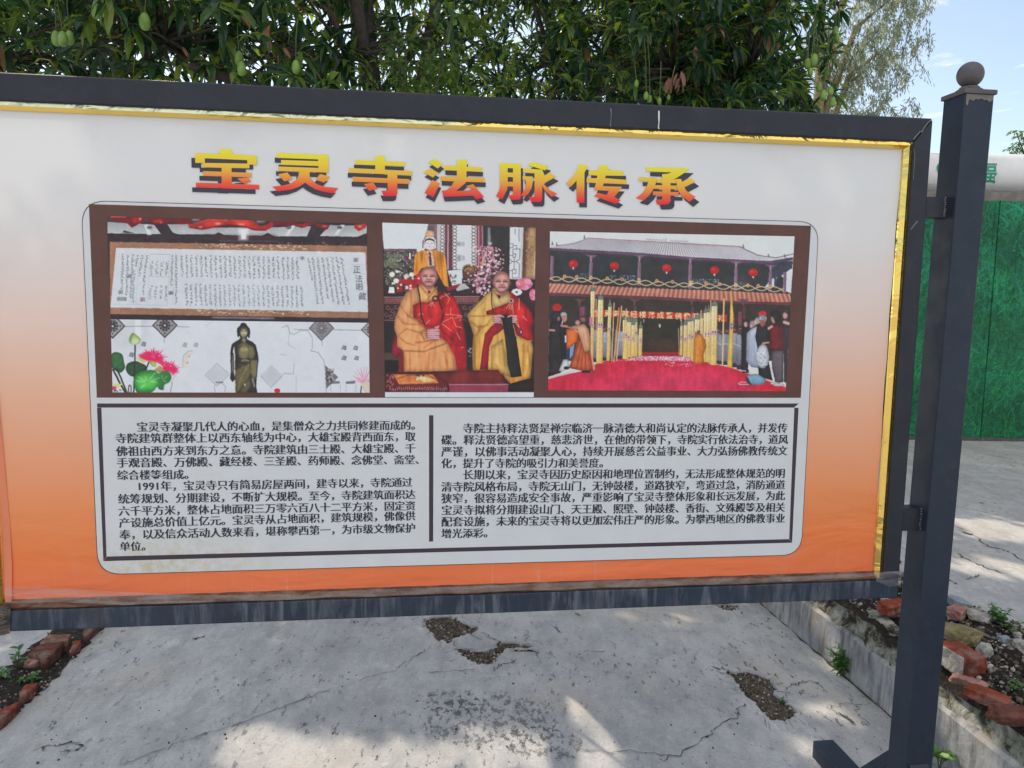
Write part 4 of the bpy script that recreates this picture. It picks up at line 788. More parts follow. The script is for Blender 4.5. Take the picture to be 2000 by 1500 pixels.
for x in (1650, 1750): p.L([(x - 25, 1225), (x + 22, 1222)], 16, (80, 78, 84), a=.8).L([(x - 30, 1240), (x - 30, 1285)], 3, ol, a=.6).L([(x + 35, 1240), (x + 32, 1285)], 3, ol, a=.6)
p.E(1271, 1278, 20, 15, (190, 28, 50)).E(1271, 1268, 16, 5, (150, 24, 40))
for i in range(11):
    t = -2.9 + i * .26; p.P([(1838, 1230), (1838 + 42 * math.cos(t - .07), 1230 + 60 * math.sin(t - .1)), (1838 + 90 * math.cos(t), 1230 + 112 * math.sin(t)), (1838 + 42 * math.cos(t + .07), 1230 + 60 * math.sin(t + .1))], [(224, 170, 190), (214, 130, 160), (232, 196, 208)][i % 3]).L([(1838, 1230), (1838 + 86 * math.cos(t), 1230 + 108 * math.sin(t))], 2.5, (170, 90, 120), a=.6)
p.P([(1810, 1240), (1850, 1210), (1900, 1260), (1850, 1300)], (200, 190, 170)).L([(1820, 1250), (1815, 1290)], 7, (50, 56, 48))
p.rd = .3
# lotus
p.at(210, 620, 9.374)
p.P([(65, 700), (120, 640), (200, 640), (270, 680), (300, 800), (320, 920), (250, 1010), (160, 980), (70, 900)], (58, 104, 64), c2=(44, 86, 54), n=5, sm=True)
for q in ([(140, 920), (90, 760)], [(140, 920), (180, 700)], [(140, 920), (260, 760)], [(140, 920), (290, 900)]): p.L(q, 9, (96, 140, 96), b=2, a=.5)
p.P([(335, 960), (350, 870), (420, 820), (520, 800), (600, 830), (700, 880), (720, 960), (620, 1010), (520, 1060), (470, 1085), (390, 1050)], (46, 80, 52), n=5, sm=True)
for q in ([(500, 960), (380, 880)], [(500, 960), (560, 840)], [(500, 960), (660, 900)], [(500, 960), (400, 1040)]): p.L(q, 8, (80, 114, 84), b=2, a=.55)
for q, w in (([(100, 950), (230, 1210), (330, 1380)], 34), ([(160, 920), (250, 1120), (350, 1370)], 30), ([(505, 500), (500, 800), (480, 1380)], 27), ([(760, 820), (700, 960)], 26)): p.L(q, w, (42, 48, 42), n if False else 0)
p.L([(500, 510), (497, 790)], 7, (96, 104, 90), b=1, a=.7)
p.P([(395, 400), (430, 320), (465, 280), (540, 330), (605, 390), (595, 460), (520, 505), (440, 490), (400, 450)], (128, 168, 66), c2=(226, 228, 206), sm=True).P([(395, 400), (430, 320), (465, 280), (440, 380), (420, 470)], (86, 120, 58), b=3, a=.8)
for cx, cy, rx, ry, n, sd_ in ((830, 720, 270, 190, 17, 1), (1130, 930, 215, 180, 14, 2)):
    for i in range(n):
        t = -3.25 + i * (3.5 / (n - 1)); L_ = .82 + .22 * ((i * 7) % 3) / 2; tx, ty = cx + rx * L_ * math.cos(t), cy + 40 + ry * L_ * math.sin(t) * 1.12
        w = .16; p.P([(cx - 30 * math.sin(t), cy + 60), (cx + rx * .55 * math.cos(t - w), cy + 40 + ry * .6 * math.sin(t - w)), (tx, ty), (cx + rx * .55 * math.cos(t + w), cy + 40 + ry * .6 * math.sin(t + w))], [(206, 34, 92), (222, 50, 112), (190, 24, 74)][i % 3])
        p.L([(cx + rx * .5 * math.cos(t), cy + 40 + ry * .5 * math.sin(t)), (tx, ty)], 7, (232, 110, 160), b=1, a=.55)
p.P([(560, 690), (720, 620), (960, 700), (1050, 890), (900, 830), (740, 800), (620, 760)], (212, 32, 82), b=3, a=.85).P([(950, 800), (1100, 820), (1300, 960), (1200, 1060), (1120, 980), (1010, 900)], (214, 34, 88), b=3, a=.8)
p.S(26, 800, 620, 960, 740, 7, 14, [(240, 140, 180), (236, 96, 150), (200, 30, 84)]).S(18, 1040, 790, 1200, 900, 7, 13, [(240, 140, 180), (236, 96, 150)])
p.P([(510, 740), (620, 755), (730, 790), (650, 835)], (176, 190, 112), b=1).P([(780, 820), (850, 808), (890, 860), (880, 905), (810, 880)], (168, 190, 96), sm=True).P([(840, 970), (940, 890), (1030, 945), (950, 1010)], (176, 176, 112), c2=(146, 104, 72)).P([(880, 815), (1010, 900), (1030, 930), (900, 850)], (224, 216, 170))
p.P([(480, 1120), (540, 1030), (660, 975), (840, 965), (930, 1020), (1000, 985), (1110, 985), (1170, 1090), (1130, 1180), (1040, 1230), (1020, 1325), (940, 1310), (910, 1270), (800, 1375), (560, 1378), (500, 1290)], (54, 140, 60), c2=(46, 124, 56), n=6, sm=True)
p.E(720, 1180, 190, 140, (92, 196, 84), b=9, a=.75).P([(930, 1030), (1110, 985), (1170, 1090), (1130, 1180), (1040, 1230), (1020, 1325), (930, 1290), (990, 1160)], (52, 116, 64), b=3, a=.7)
for q in ([(735, 1185), (870, 1010)], [(735, 1185), (960, 1100)], [(735, 1185), (690, 1080)], [(735, 1185), (560, 1090)], [(735, 1185), (520, 1160)], [(735, 1185), (600, 1300)], [(735, 1185), (900, 1180)], [(1000, 1150), (1090, 1080)], [(1000, 1150), (1070, 1170)], [(1000, 1150), (1000, 1060)]):
    (x0_, y0_), (x1_, y1_) = q; p.L([(x0_ + (x1_ - x0_) * .25, y0_ + (y1_ - y0_) * .25), (x1_, y1_)], 13, (206, 232, 204), b=2, a=.75)
p.P([(90, 1215), (280, 1215), (200, 1280), (120, 1270)], (206, 200, 110)).P([(90, 1260), (170, 1270), (150, 1330), (90, 1320)], (200, 50, 120)).P([(370, 1330), (380, 1250), (410, 1225), (440, 1260), (440, 1378), (370, 1378)], (60, 60, 64)).R(392, 1260, 420, 1375, (214, 206, 206), b=1)
p.L([(1160, 1180), (1185, 1200), (1150, 1370)], 9, (110, 106, 100)).P([(60, 1330), (270, 1340), (270, 1380), (60, 1380)], (190, 194, 190)).S(12, 120, 1320, 260, 1375, 10, 18, [(60, 70, 60), (130, 150, 130)])
# bronze figure
p.at(430, 620, 9.38)
bz, bd, bh = (92, 84, 62), (48, 45, 44), (178, 168, 132)
p.P([(305, 260), (310, 200), (365, 150), (380, 110), (430, 92), (475, 112), (500, 155), (540, 200), (552, 270), (540, 375), (520, 380), (505, 340), (490, 370), (500, 400), (600, 450), (650, 500), (690, 650), (705, 770), (680, 1000), (660, 1280), (685, 1380), (285, 1380), (275, 1100), (270, 960), (270, 700), (255, 520), (250, 690), (260, 900), (255, 1010), (280, 1130), (225, 1185), (180, 1120), (195, 1000), (185, 660), (205, 510), (230, 470), (340, 410), (370, 370), (350, 330), (335, 372), (318, 340)], bd, n=5)
p.E(432, 270, 62, 88, (152, 142, 110), b=2).P([(370, 250), (372, 195), (430, 180), (495, 195), (498, 250), (470, 212), (400, 212)], (58, 55, 52), b=1)
for x in (400, 468): p.L([(x - 24, 238), (x, 230), (x + 20, 240)], 8, (50, 44, 36)).L([(x - 20, 256), (x + 18, 258)], 7, (40, 36, 32)).E(x, 285, 18, 22, (205, 196, 160), b=3, a=.8)
p.L([(434, 240), (434, 300)], 12, (196, 186, 150), b=2).L([(418, 308), (434, 314), (450, 308)], 7, (60, 50, 40)).L([(408, 335), (434, 342), (458, 335)], 8, (78, 58, 46)).E(434, 356, 18, 7, (206, 196, 160), b=2)
p.R(405, 375, 470, 445, (122, 112, 88), b=3).L([(410, 408), (465, 408)], 7, (190, 182, 150), b=1).L([(412, 432), (465, 434)], 7, (200, 190, 160), b=1)
p.P([(350, 560), (430, 470), (510, 520), (525, 700), (470, 760), (370, 740), (330, 640)], (118, 108, 74), b=4, n=5).E(410, 580, 26, 24, (176, 166, 124), b=4).E(484, 580, 26, 24, (184, 174, 130), b=4)
for y in (618, 655, 690, 725): p.L([(365, y), (430, y + 7), (500, y)], 8, bh, b=2, a=.75).L([(365, y + 14), (430, y + 20), (500, y + 14)], 6, (60, 52, 38), b=1, a=.7)
p.L([(318, 530), (440, 458), (520, 515), (600, 560)], 6, (172, 164, 140), b=1)
p.P([(520, 520), (600, 540), (640, 660), (600, 760), (520, 740)], (112, 104, 70), b=3, n=5).P([(560, 780), (680, 790), (660, 1060), (620, 1130), (560, 1000)], (116, 108, 72), b=3, n=5)
for i in range(6): p.L([(560 + i * 20, 790), (565 + i * 17, 1000), (580 + i * 12, 1140)], 6, bh if i % 2 else (52, 46, 34), b=1, a=.7)
p.P([(300, 960), (420, 880), (540, 830), (560, 1000), (520, 1120), (440, 1200), (330, 1370), (290, 1370), (285, 1000)], (98, 90, 60), b=3, n=5).P([(440, 1240), (540, 1100), (560, 1250), (480, 1370), (360, 1376)], (90, 84, 60), b=3, n=5)
for i in range(10): p.L([(545 - i * 6, 835 + i * 8), (470 - i * 12, 960 + i * 22), (300 + i * 4, 1080 + i * 28)], 7, bh if i % 2 else (50, 44, 28), b=1, a=.7)
p.L([(260, 940), (350, 915), (450, 880), (540, 810)], 9, (50, 44, 34), b=1).L([(400, 785), (470, 780), (530, 800)], 12, (200, 190, 156), b=1).L([(380, 800), (440, 808), (500, 812)], 10, (140, 128, 96), b=1).L([(520, 760), (690, 755)], 14, (60, 56, 50), b=1)
p.P([(232, 640), (258, 520), (272, 690)], (200, 202, 208)).P([(222, 700), (246, 700), (246, 990), (226, 1040), (212, 960)], (150, 146, 132), b=3, a=.8).P([(246, 960), (278, 970), (276, 1080), (258, 1020)], (200, 202, 208), b=1, a=.9).P([(430, 1215), (470, 1215), (455, 1270)], (196, 186, 160), b=1).P([(580, 1110), (605, 1120), (640, 1260), (620, 1290)], (176, 168, 150), b=2)
p.S(60, 340, 850, 640, 1040, 4, 8, [(180, 168, 130), (54, 48, 36)], a=.55)
p.done('printed_photo', zs([(187, 812), (1868, 835), (1873, 1290), (200, 1288)]), PH)

# ---- photograph three: two seated monks before an altar
p = Ink(742, 430, 1050, 780); p.at(730, 420, 4.053)
p.R(50, 40, 1300, 1460, (44, 36, 40), n=4)
p.P([(60, 50), (470, 60), (430, 160), (400, 285), (330, 295), (80, 268)], (200, 207, 209), c2=(208, 212, 214), n=2)
p.R(80, 268, 340, 310, (96, 66, 78), n=6).L([(85, 275), (330, 292)], 4, (150, 130, 140)).R(80, 308, 340, 420, (112, 104, 108), n=10)
p.S(420, 85, 290, 330, 560, 5, 15, [(62, 62, 60), (78, 84, 66), (48, 44, 48), (96, 100, 84), (58, 40, 48)], a=.85).S(70, 90, 290, 330, 560, 2.5, 5, [(224, 224, 220), (230, 214, 210)], a=.9).S(40, 95, 300, 190, 420, 8, 16, [(92, 104, 78), (110, 118, 92)], a=.6)
p.E(262, 345, 15, 20, (120, 40, 66)).P([(280, 300), (292, 300), (292, 350), (278, 350)], (212, 210, 214)).P([(190, 510), (340, 500), (350, 600), (180, 612)], (152, 32, 44), n=6).P([(330, 455), (400, 440), (420, 620), (345, 600)], (170, 34, 46), n=8).S(26, 110, 440, 360, 620, 8, 15, [(226, 214, 208), (214, 180, 170), (160, 34, 46), (60, 40, 44)])
p.E(145, 470, 22, 20, (228, 218, 206), b=1).E(178, 520, 22, 20, (230, 224, 214), b=1).E(300, 472, 22, 18, (228, 220, 206), b=1).E(258, 485, 22, 14, (216, 196, 170)).P([(122, 570), (160, 570), (165, 622), (118, 622)], (222, 224, 224)).P([(225, 545), (245, 545), (250, 610), (222, 610)], (56, 50, 60)).E(290, 560, 9, 9, (240, 220, 200))
# carved lattice columns
p.R(430, 60, 570, 440, (120, 96, 104), n=10).R(500, 70, 530, 300, (180, 176, 180), n=12).R(640, 80, 780, 430, (203, 207, 211), n=2).R(780, 80, 830, 430, (178, 174, 178))
for x0_, x1_, c in ((566, 616, (104, 56, 68)), (584, 592, (186, 164, 170)), (604, 608, (52, 30, 40)), (812, 868, (128, 70, 82)), (826, 832, (190, 150, 160)), (846, 850, (58, 30, 40)), (858, 862, (190, 150, 160))): p.R(x0_, 70, x1_, 432, c, n=6)
for x in (543, 640, 790):
    p.R(x - 18, 76, x + 18, 430, (206, 204, 204))
    for i in range(13): p.L([(x + 15 * math.cos(t), 96 + i * 27 + 13 * math.sin(t)) for t in np.linspace(0, 6.3, 12)], 5, (84, 70, 70)); p.E(x + (6 if i % 2 else -6), 110 + i * 27, 4, 4, (150, 120, 80))
p.R(656, 212, 690, 245, (150, 150, 156), b=2).R(696, 212, 718, 245, (164, 164, 170), b=2).R(660, 318, 692, 365, (146, 146, 154), b=2).R(700, 320, 720, 360, (170, 170, 176), b=2)
p.P([(585, 440), (700, 430), (710, 560), (620, 560)], (203, 206, 208)).S(20, 600, 470, 650, 540, 5, 9, [(120, 90, 100), (180, 140, 150), (90, 110, 90)])
p.R(706, 430, 830, 520, (84, 56, 48), n=10).E(760, 425, 55, 35, (112, 78, 52), b=2).S(26, 715, 400, 820, 440, 4, 9, [(180, 140, 90), (90, 60, 44)]).R(700, 500, 850, 640, (52, 40, 44), n=6).L([(710, 520), (800, 522)], 4, (180, 170, 176)).L([(710, 545), (790, 548)], 3, (160, 150, 160)).P([(640, 560), (720, 540), (760, 580), (660, 602)], (176, 176, 178)).P([(570, 575), (690, 540), (660, 580), (590, 602)], (130, 34, 46))
p.R(868, 90, 1080, 520, (46, 46, 48), c2=(56, 46, 44), n=4).P([(905, 100), (922, 100), (925, 210), (900, 225)], (150, 158, 170), b=2, a=.8).P([(903, 215), (935, 215), (930, 240), (905, 240)], (170, 170, 180), b=1)
p.P([(1078, 94), (1186, 98), (1176, 512), (1074, 505)], (206, 209, 211)).R(1165, 98, 1186, 500, (180, 172, 168), b=4, a=.7)
for q in ([(1078, 228), (1100, 226), (1104, 240), (1100, 258), (1078, 260)], [(1104, 240), (1130, 240), (1130, 270)], [(1102, 300), (1102, 270), (1158, 268), (1156, 345)], [(1102, 300), (1102, 335), (1120, 336), (1125, 310), (1108, 306)], [(1078, 320), (1102, 320)], [(1076, 350), (1100, 368), (1076, 385)], [(1100, 368), (1126, 368), (1152, 350)], [(1126, 368), (1152, 382)], [(1112, 340), (1112, 430)], [(1098, 432), (1126, 430), (1124, 462), (1105, 462)], [(1098, 432), (1096, 498), (1150, 498), (1152, 390)], [(1076, 440), (1098, 440)], [(1120, 110), (1120, 150)], [(1150, 110), (1150, 210)]): p.L(q, 5, (84, 84, 90), a=.85)
p.P([(1186, 98), (1285, 98), (1280, 520), (1172, 512)], (86, 58, 52), c2=(104, 70, 58), n=6).P([(1225, 100), (1285, 100), (1282, 500), (1205, 500)], (176, 138, 100), b=5, n=8).S(220, 1205, 105, 1278, 500, 3, 7, [(150, 112, 78), (196, 160, 118), (128, 92, 64)], a=.55).L([(1276, 290), (1270, 480)], 6, (226, 200, 186), b=1)
for _ in range(330):
    t = p.r.random(); x = 880 + 60 * math.sin(t * 5) * (1 - t) + p.r.normal(0, 42) - 35 * t; y = 250 + t * 385; c = [(206, 152, 168), (190, 128, 148), (222, 186, 194), (170, 104, 128), (232, 206, 210)][p.r.integers(5)]; r = p.r.uniform(5, 12)
    p.E(x, y, r, r * .85, c, a=.92)
    if p.r.random() < .3: p.E(x, y, 3, 3, (120, 50, 70))
    if p.r.random() < .25: p.E(x + 9, y + 8, 7, 6, (62, 40, 50))
for q in ([(905, 240), (890, 400), (850, 620)], [(1020, 360), (940, 440), (880, 560)]): p.L(q, 5, (80, 56, 50))
p.S(26, 960, 340, 1030, 470, 4, 8, [(206, 170, 180), (226, 206, 210)]).P([(860, 340), (880, 330), (870, 390), (850, 400)], (190, 150, 110))
p.R(1075, 510, 1285, 720, (50, 36, 42), n=5)
for cx, cy, rx, ry in ((1190, 545, 66, 52), (1262, 630, 30, 48)):
    for i in range(9): t = i / 9 * 6.28; p.E(cx + rx * .55 * math.cos(t), cy + ry * .55 * math.sin(t), rx * .48, ry * .42, [(206, 112, 146), (190, 90, 130), (222, 150, 174)][i % 3], b=1)
    p.E(cx - 12, cy - 6, rx * .3, ry * .34, (206, 120, 96), b=2)
for i in range(8): t = i / 8 * 6.28; p.E(1132 + 26 * math.cos(t), 610 + 17 * math.sin(t), 17, 11, (222, 212, 216), b=0)
# altar table
p.R(80, 618, 850, 860, (58, 34, 38), n=5).R(80, 628, 840, 645, (38, 28, 34)).R(80, 652, 300, 696, (112, 56, 62), n=12).R(600, 640, 830, 692, (112, 60, 64), n=12).L([(82, 650), (840, 645)], 4, (176, 150, 158)).L([(82, 700), (840, 697)], 3, (150, 120, 126))
for x in range(95, 300, 22): p.L([(x, 690), (x + 8, 668), (x + 20, 662)], 4, (176, 120, 118), a=.8)
for x in range(660, 830, 22): p.L([(x, 688), (x + 9, 664), (x + 20, 660)], 4, (180, 124, 120), a=.8)
for x, y in ((115, 735), (150, 760), (180, 730), (100, 790), (140, 805), (175, 790), (720, 735), (735, 790), (770, 740), (800, 720), (715, 840)): p.L([(x + 15 * math.cos(t), y + 13 * math.sin(t)) for t in np.linspace(0, 5, 10)], 5, (138, 112, 110), a=.85)
p.L([(82, 832), (200, 834)], 4, (160, 120, 126)).R(82, 845, 780, 1250, (34, 33, 38), n=3).R(82, 1090, 200, 1150, (70, 60, 52), b=2, n=4).R(82, 1150, 200, 1250, (24, 24, 28)).P([(735, 880), (775, 880), (785, 1240), (740, 1240)], (30, 32, 36)).S(10, 745, 1050, 775, 1120, 4, 8, [(170, 170, 176), (90, 90, 96)])
# statue on the altar
p.P([(428, 85), (470, 85), (478, 130), (420, 130)], (92, 78, 84), b=1, n=10).P([(384, 262), (386, 210), (410, 160), (450, 145), (488, 170), (502, 215), (500, 270)], (104, 84, 88), n=8).P([(404, 150), (416, 122), (464, 124), (480, 152), (470, 178), (410, 178)], (196, 156, 124)).S(12, 408, 128, 474, 174, 5, 9, [(226, 200, 170), (150, 104, 84), (206, 170, 112)]).E(440, 150, 20, 18, (206, 170, 112), b=1).P([(392, 260), (398, 195), (420, 172), (470, 172), (492, 200), (496, 262), (445, 280)], (200, 196, 200), n=3)
p.P([(402, 232), (405, 195), (440, 182), (478, 195), (484, 232), (474, 205), (440, 196), (412, 206)], (36, 32, 38)).P([(408, 225), (414, 206), (440, 198), (472, 206), (478, 228), (468, 255), (444, 270), (420, 258)], (214, 204, 204), sm=True)
p.L([(420, 222), (434, 224)], 3, (90, 76, 84)).L([(452, 224), (467, 222)], 3, (90, 76, 84)).L([(442, 228), (443, 240)], 3, (180, 164, 168)).L([(437, 250), (450, 250)], 3.5, (170, 90, 100))
p.P([(385, 280), (500, 278), (548, 300), (568, 340), (578, 440), (592, 570), (560, 560), (510, 470), (480, 400), (380, 420), (330, 480), (316, 470), (322, 320), (340, 298)], (222, 142, 52), c2=(214, 128, 44), n=4)
for x0_, y0_, x1_, y1_ in ((350, 300, 338, 460), (372, 290, 352, 440), (395, 285, 368, 430), (412, 290, 392, 410), (500, 290, 520, 440), (525, 300, 556, 520), (480, 285, 492, 410), (545, 320, 572, 480)): p.L([(x0_, y0_), (x1_, y1_)], 8, (180, 98, 34), b=2, a=.75).L([(x0_ + 9, y0_), (x1_ + 8, y1_)], 6, (240, 176, 92), b=2, a=.6)
p.P([(425, 285), (462, 285), (478, 400), (430, 410), (418, 350)], (206, 176, 160)).P([(436, 290), (452, 290), (460, 400), (440, 400)], (96, 50, 62)).S(16, 425, 290, 470, 400, 4, 8, [(220, 206, 200), (130, 60, 70), (180, 130, 80)])
p.rd = .42
# first monk
p.at(730, 420, 4.053)
or1, or2, rd, rdd = (224, 158, 106), (190, 112, 64), (180, 34, 40), (146, 22, 34)
p.P([(165, 930), (210, 1060), (185, 1140), (140, 1100), (150, 1000)], (130, 24, 46), n=5).P([(200, 1060), (260, 1080), (250, 1260), (195, 1250)], (112, 34, 40), n=5)
p.P([(330, 570), (420, 640), (540, 600), (600, 640), (690, 760), (715, 880), (738, 1060), (735, 1230), (640, 1250), (560, 1000), (300, 960), (300, 700)], rd, c2=(160, 26, 38), n=5)
p.P([(370, 545), (345, 570), (260, 605), (215, 690), (165, 830), (162, 900), (185, 960), (182, 1040), (235, 1075), (240, 1250), (380, 1245), (660, 1232), (645, 1130), (590, 1020), (540, 970), (430, 985), (410, 900), (320, 810), (310, 715), (360, 690), (500, 670), (505, 590), (470, 560)], or1, c2=(226, 150, 96), n=4)
p.P([(310, 712), (420, 680), (545, 672), (560, 740), (540, 860), (470, 890), (430, 890), (315, 815)], rd, n=5).P([(545, 620), (630, 640), (690, 770), (712, 880), (620, 1000), (520, 900), (540, 800)], (184, 32, 38), n=5)
p.P([(590, 640), (640, 690), (660, 800), (590, 760)], (170, 26, 34), b=4, a=.8).P([(430, 700), (520, 690), (520, 780), (440, 760)], (206, 44, 44), b=5, a=.6).P([(620, 950), (720, 900), (735, 1200), (690, 1230)], (150, 22, 36), b=5, a=.8)
for q, w, c, a in (([(215, 720), (270, 800), (400, 850)], 12, or2, .7), ([(190, 800), (240, 860), (390, 870)], 10, or2, .6), ([(185, 960), (260, 900), (400, 940)], 9, or2, .7), ([(235, 1075), (400, 1080), (560, 1020), (590, 1000)], 8, (150, 88, 50), .85), ([(195, 960), (250, 1010), (330, 1030)], 8, or2, .7), ([(330, 1010), (420, 1000), (500, 960)], 9, (200, 96, 54), .7), ([(400, 1050), (500, 980)], 8, (200, 96, 54), .6), ([(420, 900), (370, 930), (400, 985)], 7, (140, 84, 48), .85), ([(300, 610), (290, 800)], 9, or2, .6), ([(262, 640), (240, 730)], 8, or2, .6), ([(285, 1090), (290, 1240)], 8, or2, .6), ([(440, 1085), (430, 1240)], 10, or2, .5), ([(560, 1080), (590, 1230)], 12, or2, .5), ([(520, 1100), (500, 1230)], 10, (236, 190, 142), .5), ([(340, 1090), (345, 1240)], 14, (236, 190, 142), .45), ([(250, 680), (225, 830)], 16, (236, 186, 136), .45), ([(610, 1060), (640, 1200)], 10, or2, .5)): p.L(q, w * 1.15, V(c) * .86, b=2, a=min(1, a * 1.25))
p.P([(370, 548), (400, 590), (438, 625), (470, 595), (500, 565), (505, 640), (440, 690), (350, 690), (335, 580)], (226, 164, 104), n=3).L([(372, 555), (440, 650)], 6, (170, 104, 58), b=1).L([(503, 570), (440, 650), (400, 690)], 7, (160, 96, 52), b=1).P([(425, 600), (455, 600), (438, 628)], (60, 34, 34))
for q in ([(440, 720), (465, 690), (480, 725)], [(430, 715), (460, 685)], [(455, 725), (470, 690)], [(560, 620), (600, 660), (585, 700)], [(520, 660), (600, 620)], [(612, 735), (606, 785)], [(565, 785), (690, 795)], [(540, 850), (620, 810), (650, 880), (700, 895)], [(540, 860), (620, 920)], [(655, 930), (685, 985)], [(680, 840), (700, 795)], [(350, 795), (360, 782), (395, 785)], [(410, 865), (445, 830)], [(690, 1050), (712, 1048)], [(640, 820), (690, 800)]): p.L(q, 4, (232, 168, 140), a=.95)
for q in ([(345, 560), (365, 650), (372, 740), (378, 810), (405, 870)], [(510, 640), (525, 700), (540, 745)], [(555, 780), (535, 850)], [(548, 610), (500, 650)]): p.L(q, 11, (48, 26, 30))
p.L([(487 + 21 * math.cos(t), 660 + 19 * math.sin(t)) for t in np.linspace(0, 6.3, 16)], 10, (52, 26, 30)).E(487, 660, 13, 12, (196, 128, 84))
sk, skd, skl = (190, 134, 126), (124, 66, 64), (222, 176, 168)
def head(cx, cy, rx, ry, up=0.0):
    p.P([(cx - rx * .55, cy + ry * .5), (cx + rx * .6, cy + ry * .5), (cx + rx * .55, cy + ry * 1.2), (cx, cy + ry * 1.45), (cx - rx * .5, cy + ry * 1.2)], (158, 98, 92), b=2)
    p.E(cx - rx * 1.0, cy + ry * .12, rx * .15, ry * .22, (170, 104, 98)); p.E(cx + rx * 1.0, cy + ry * .12, rx * .15, ry * .22, (156, 88, 86))
    p.P([(cx - rx, cy), (cx - rx * .92, cy - ry * .5), (cx - rx * .5, cy - ry * .94), (cx, cy - ry * 1.02), (cx + rx * .5, cy - ry * .94), (cx + rx * .92, cy - ry * .5), (cx + rx, cy), (cx + rx * .86, cy + ry * .6), (cx + rx * .4, cy + ry), (cx - rx * .4, cy + ry), (cx - rx * .86, cy + ry * .6)], sk, n=4, sm=True)
    p.P([(cx - rx * .97, cy - ry * .1), (cx - rx * .9, cy - ry * .55), (cx - rx * .4, cy - ry * .98), (cx + rx * .4, cy - ry * .98), (cx + rx * .9, cy - ry * .55), (cx + rx * .97, cy), (cx + rx * .84, cy - ry * .34), (cx + rx * .3, cy - ry * .76), (cx - rx * .3, cy - ry * .76), (cx - rx * .84, cy - ry * .34)], (134, 80, 76), b=4, a=.75)
    p.E(cx - rx * .05, cy - ry * .42, rx * .5, ry * .16, (206, 150, 138), b=4, a=.8)
    for s_ in (-1, 1):
        ex = cx + s_ * rx * .42; p.L([(ex - rx * .24, cy - ry * .17 + (0.04 * ry)), (ex, cy - ry * .22), (ex + rx * .24, cy - ry * .15)], 5, (104, 60, 58), b=1, a=.8); p.L([(ex - rx * .22, cy - ry * .02), (ex, cy - ry * .05), (ex + rx * .22, cy - ry * .01)], 9, (56, 28, 32)); p.E(ex, cy + ry * .12, rx * .24, ry * .09, (214, 164, 156), b=3, a=.7); p.E(cx + s_ * rx * .55, cy + ry * .32, rx * .24, ry * .17, skl, b=4, a=.75)
        p.L([(cx + s_ * rx * .3, cy + ry * .28), (cx + s_ * rx * .5, cy + ry * .5)], 4, (120, 64, 66), b=1, a=.6)
    p.L([(cx, cy - ry * .05), (cx, cy + ry * .22)], 10, (220, 172, 162), b=2, a=.9); p.L([(cx - rx * .22, cy + ry * .27), (cx, cy + ry * .32), (cx + rx * .22, cy + ry * .27)], 7, (132, 76, 74), b=1)
    p.L([(cx - rx * .4, cy + ry * .54), (cx, cy + ry * .5), (cx + rx * .4, cy + ry * .54)], 8, (128, 58, 62)); p.L([(cx - rx * .25, cy + ry * .6), (cx + rx * .25, cy + ry * .6)], 6, (168, 90, 90), b=1); p.E(cx, cy + ry * .78, rx * .38, ry * .1, (216, 168, 158), b=3, a=.8)
    p.L([(cx - rx * .97, cy + ry * .1), (cx - rx * .84, cy + ry * .62), (cx - rx * .4, cy + ry), (cx + rx * .4, cy + ry), (cx + rx * .84, cy + ry * .62), (cx + rx * .97, cy)], 9, (110, 54, 54), b=2, a=.75)
head(436, 487, 65, 78)
def fingers(x, y, w, h, n, dirn=1, c=(206, 160, 164)):
    p.P([(x, y + h * .1), (x + w * .5, y - h * .05), (x + w, y + h * .15), (x + w, y + h * .85), (x + w * .5, y + h), (x, y + h * .8)], (168, 108, 116), sm=True)
    for i in range(n): yy = y + h * (.14 + .72 * i / (n - 1)); p.L([(x + w * .08, yy + 3), (x + w * .5, yy - 4), (x + w * .95, yy + (3 if i % 2 else -2))], h / n * .62, c, b=1).L([(x + w * .1, yy + h / n * .45), (x + w * .9, yy + h / n * .45)], 3, (112, 58, 70), a=.8)
fingers(420, 900, 100, 92, 5)
p.P([(480, 885), (520, 875), (500, 910)], (196, 140, 138))
# second monk
yl, yl2 = (214, 170, 98), (176, 122, 54)
p.P([(940, 590), (880, 640), (800, 720), (738, 790), (750, 830), (790, 950), (778, 1080), (785, 1235), (920, 1225), (1000, 1250), (1080, 1335), (1240, 1290), (1262, 1060), (1250, 1000), (1130, 950), (1090, 640), (1060, 600)], yl, c2=(206, 146, 66), n=4)
p.P([(945, 570), (1000, 660), (1070, 600), (1085, 690), (950, 740), (930, 640)], (220, 184, 122), n=3).P([(968, 625), (1012, 640), (992, 668)], (40, 30, 30)).L([(945, 600), (992, 672), (1000, 690)], 6, (160, 116, 60), b=1)
p.P([(1085, 610), (1130, 640), (1180, 690), (1240, 760), (1268, 830), (1245, 900), (1270, 1010), (1200, 985), (1130, 950), (1110, 840), (1060, 790), (890, 790), (888, 762), (1080, 690)], rd, c2=(176, 28, 36), n=5)
p.P([(930, 880), (1000, 830), (1030, 900), (950, 960), (915, 1040), (905, 1225), (838, 1225), (860, 1060), (880, 940)], rd, c2=(140, 28, 44), n=5)
p.P([(1180, 700), (1250, 800), (1250, 900), (1200, 850)], (160, 24, 34), b=5, a=.8).P([(1130, 700), (1180, 740), (1170, 900), (1130, 850)], (206, 44, 40), b=5, a=.6)
p.P([(1005, 790), (1105, 790), (1130, 980), (1172, 1280), (1086, 1285), (1060, 1180), (1038, 960)], (38, 36, 36), n=3)
p.L([(1020, 870), (1060, 1000), (1090, 1240)], 10, (62, 60, 58), b=3, a=.7)
p.P([(1005, 1220), (1060, 1335), (1275, 1290), (1285, 1400), (1050, 1400)], (38, 28, 30), n=3).P([(1075, 1290), (1200, 1270), (1130, 1320), (1080, 1335)], (196, 128, 62))
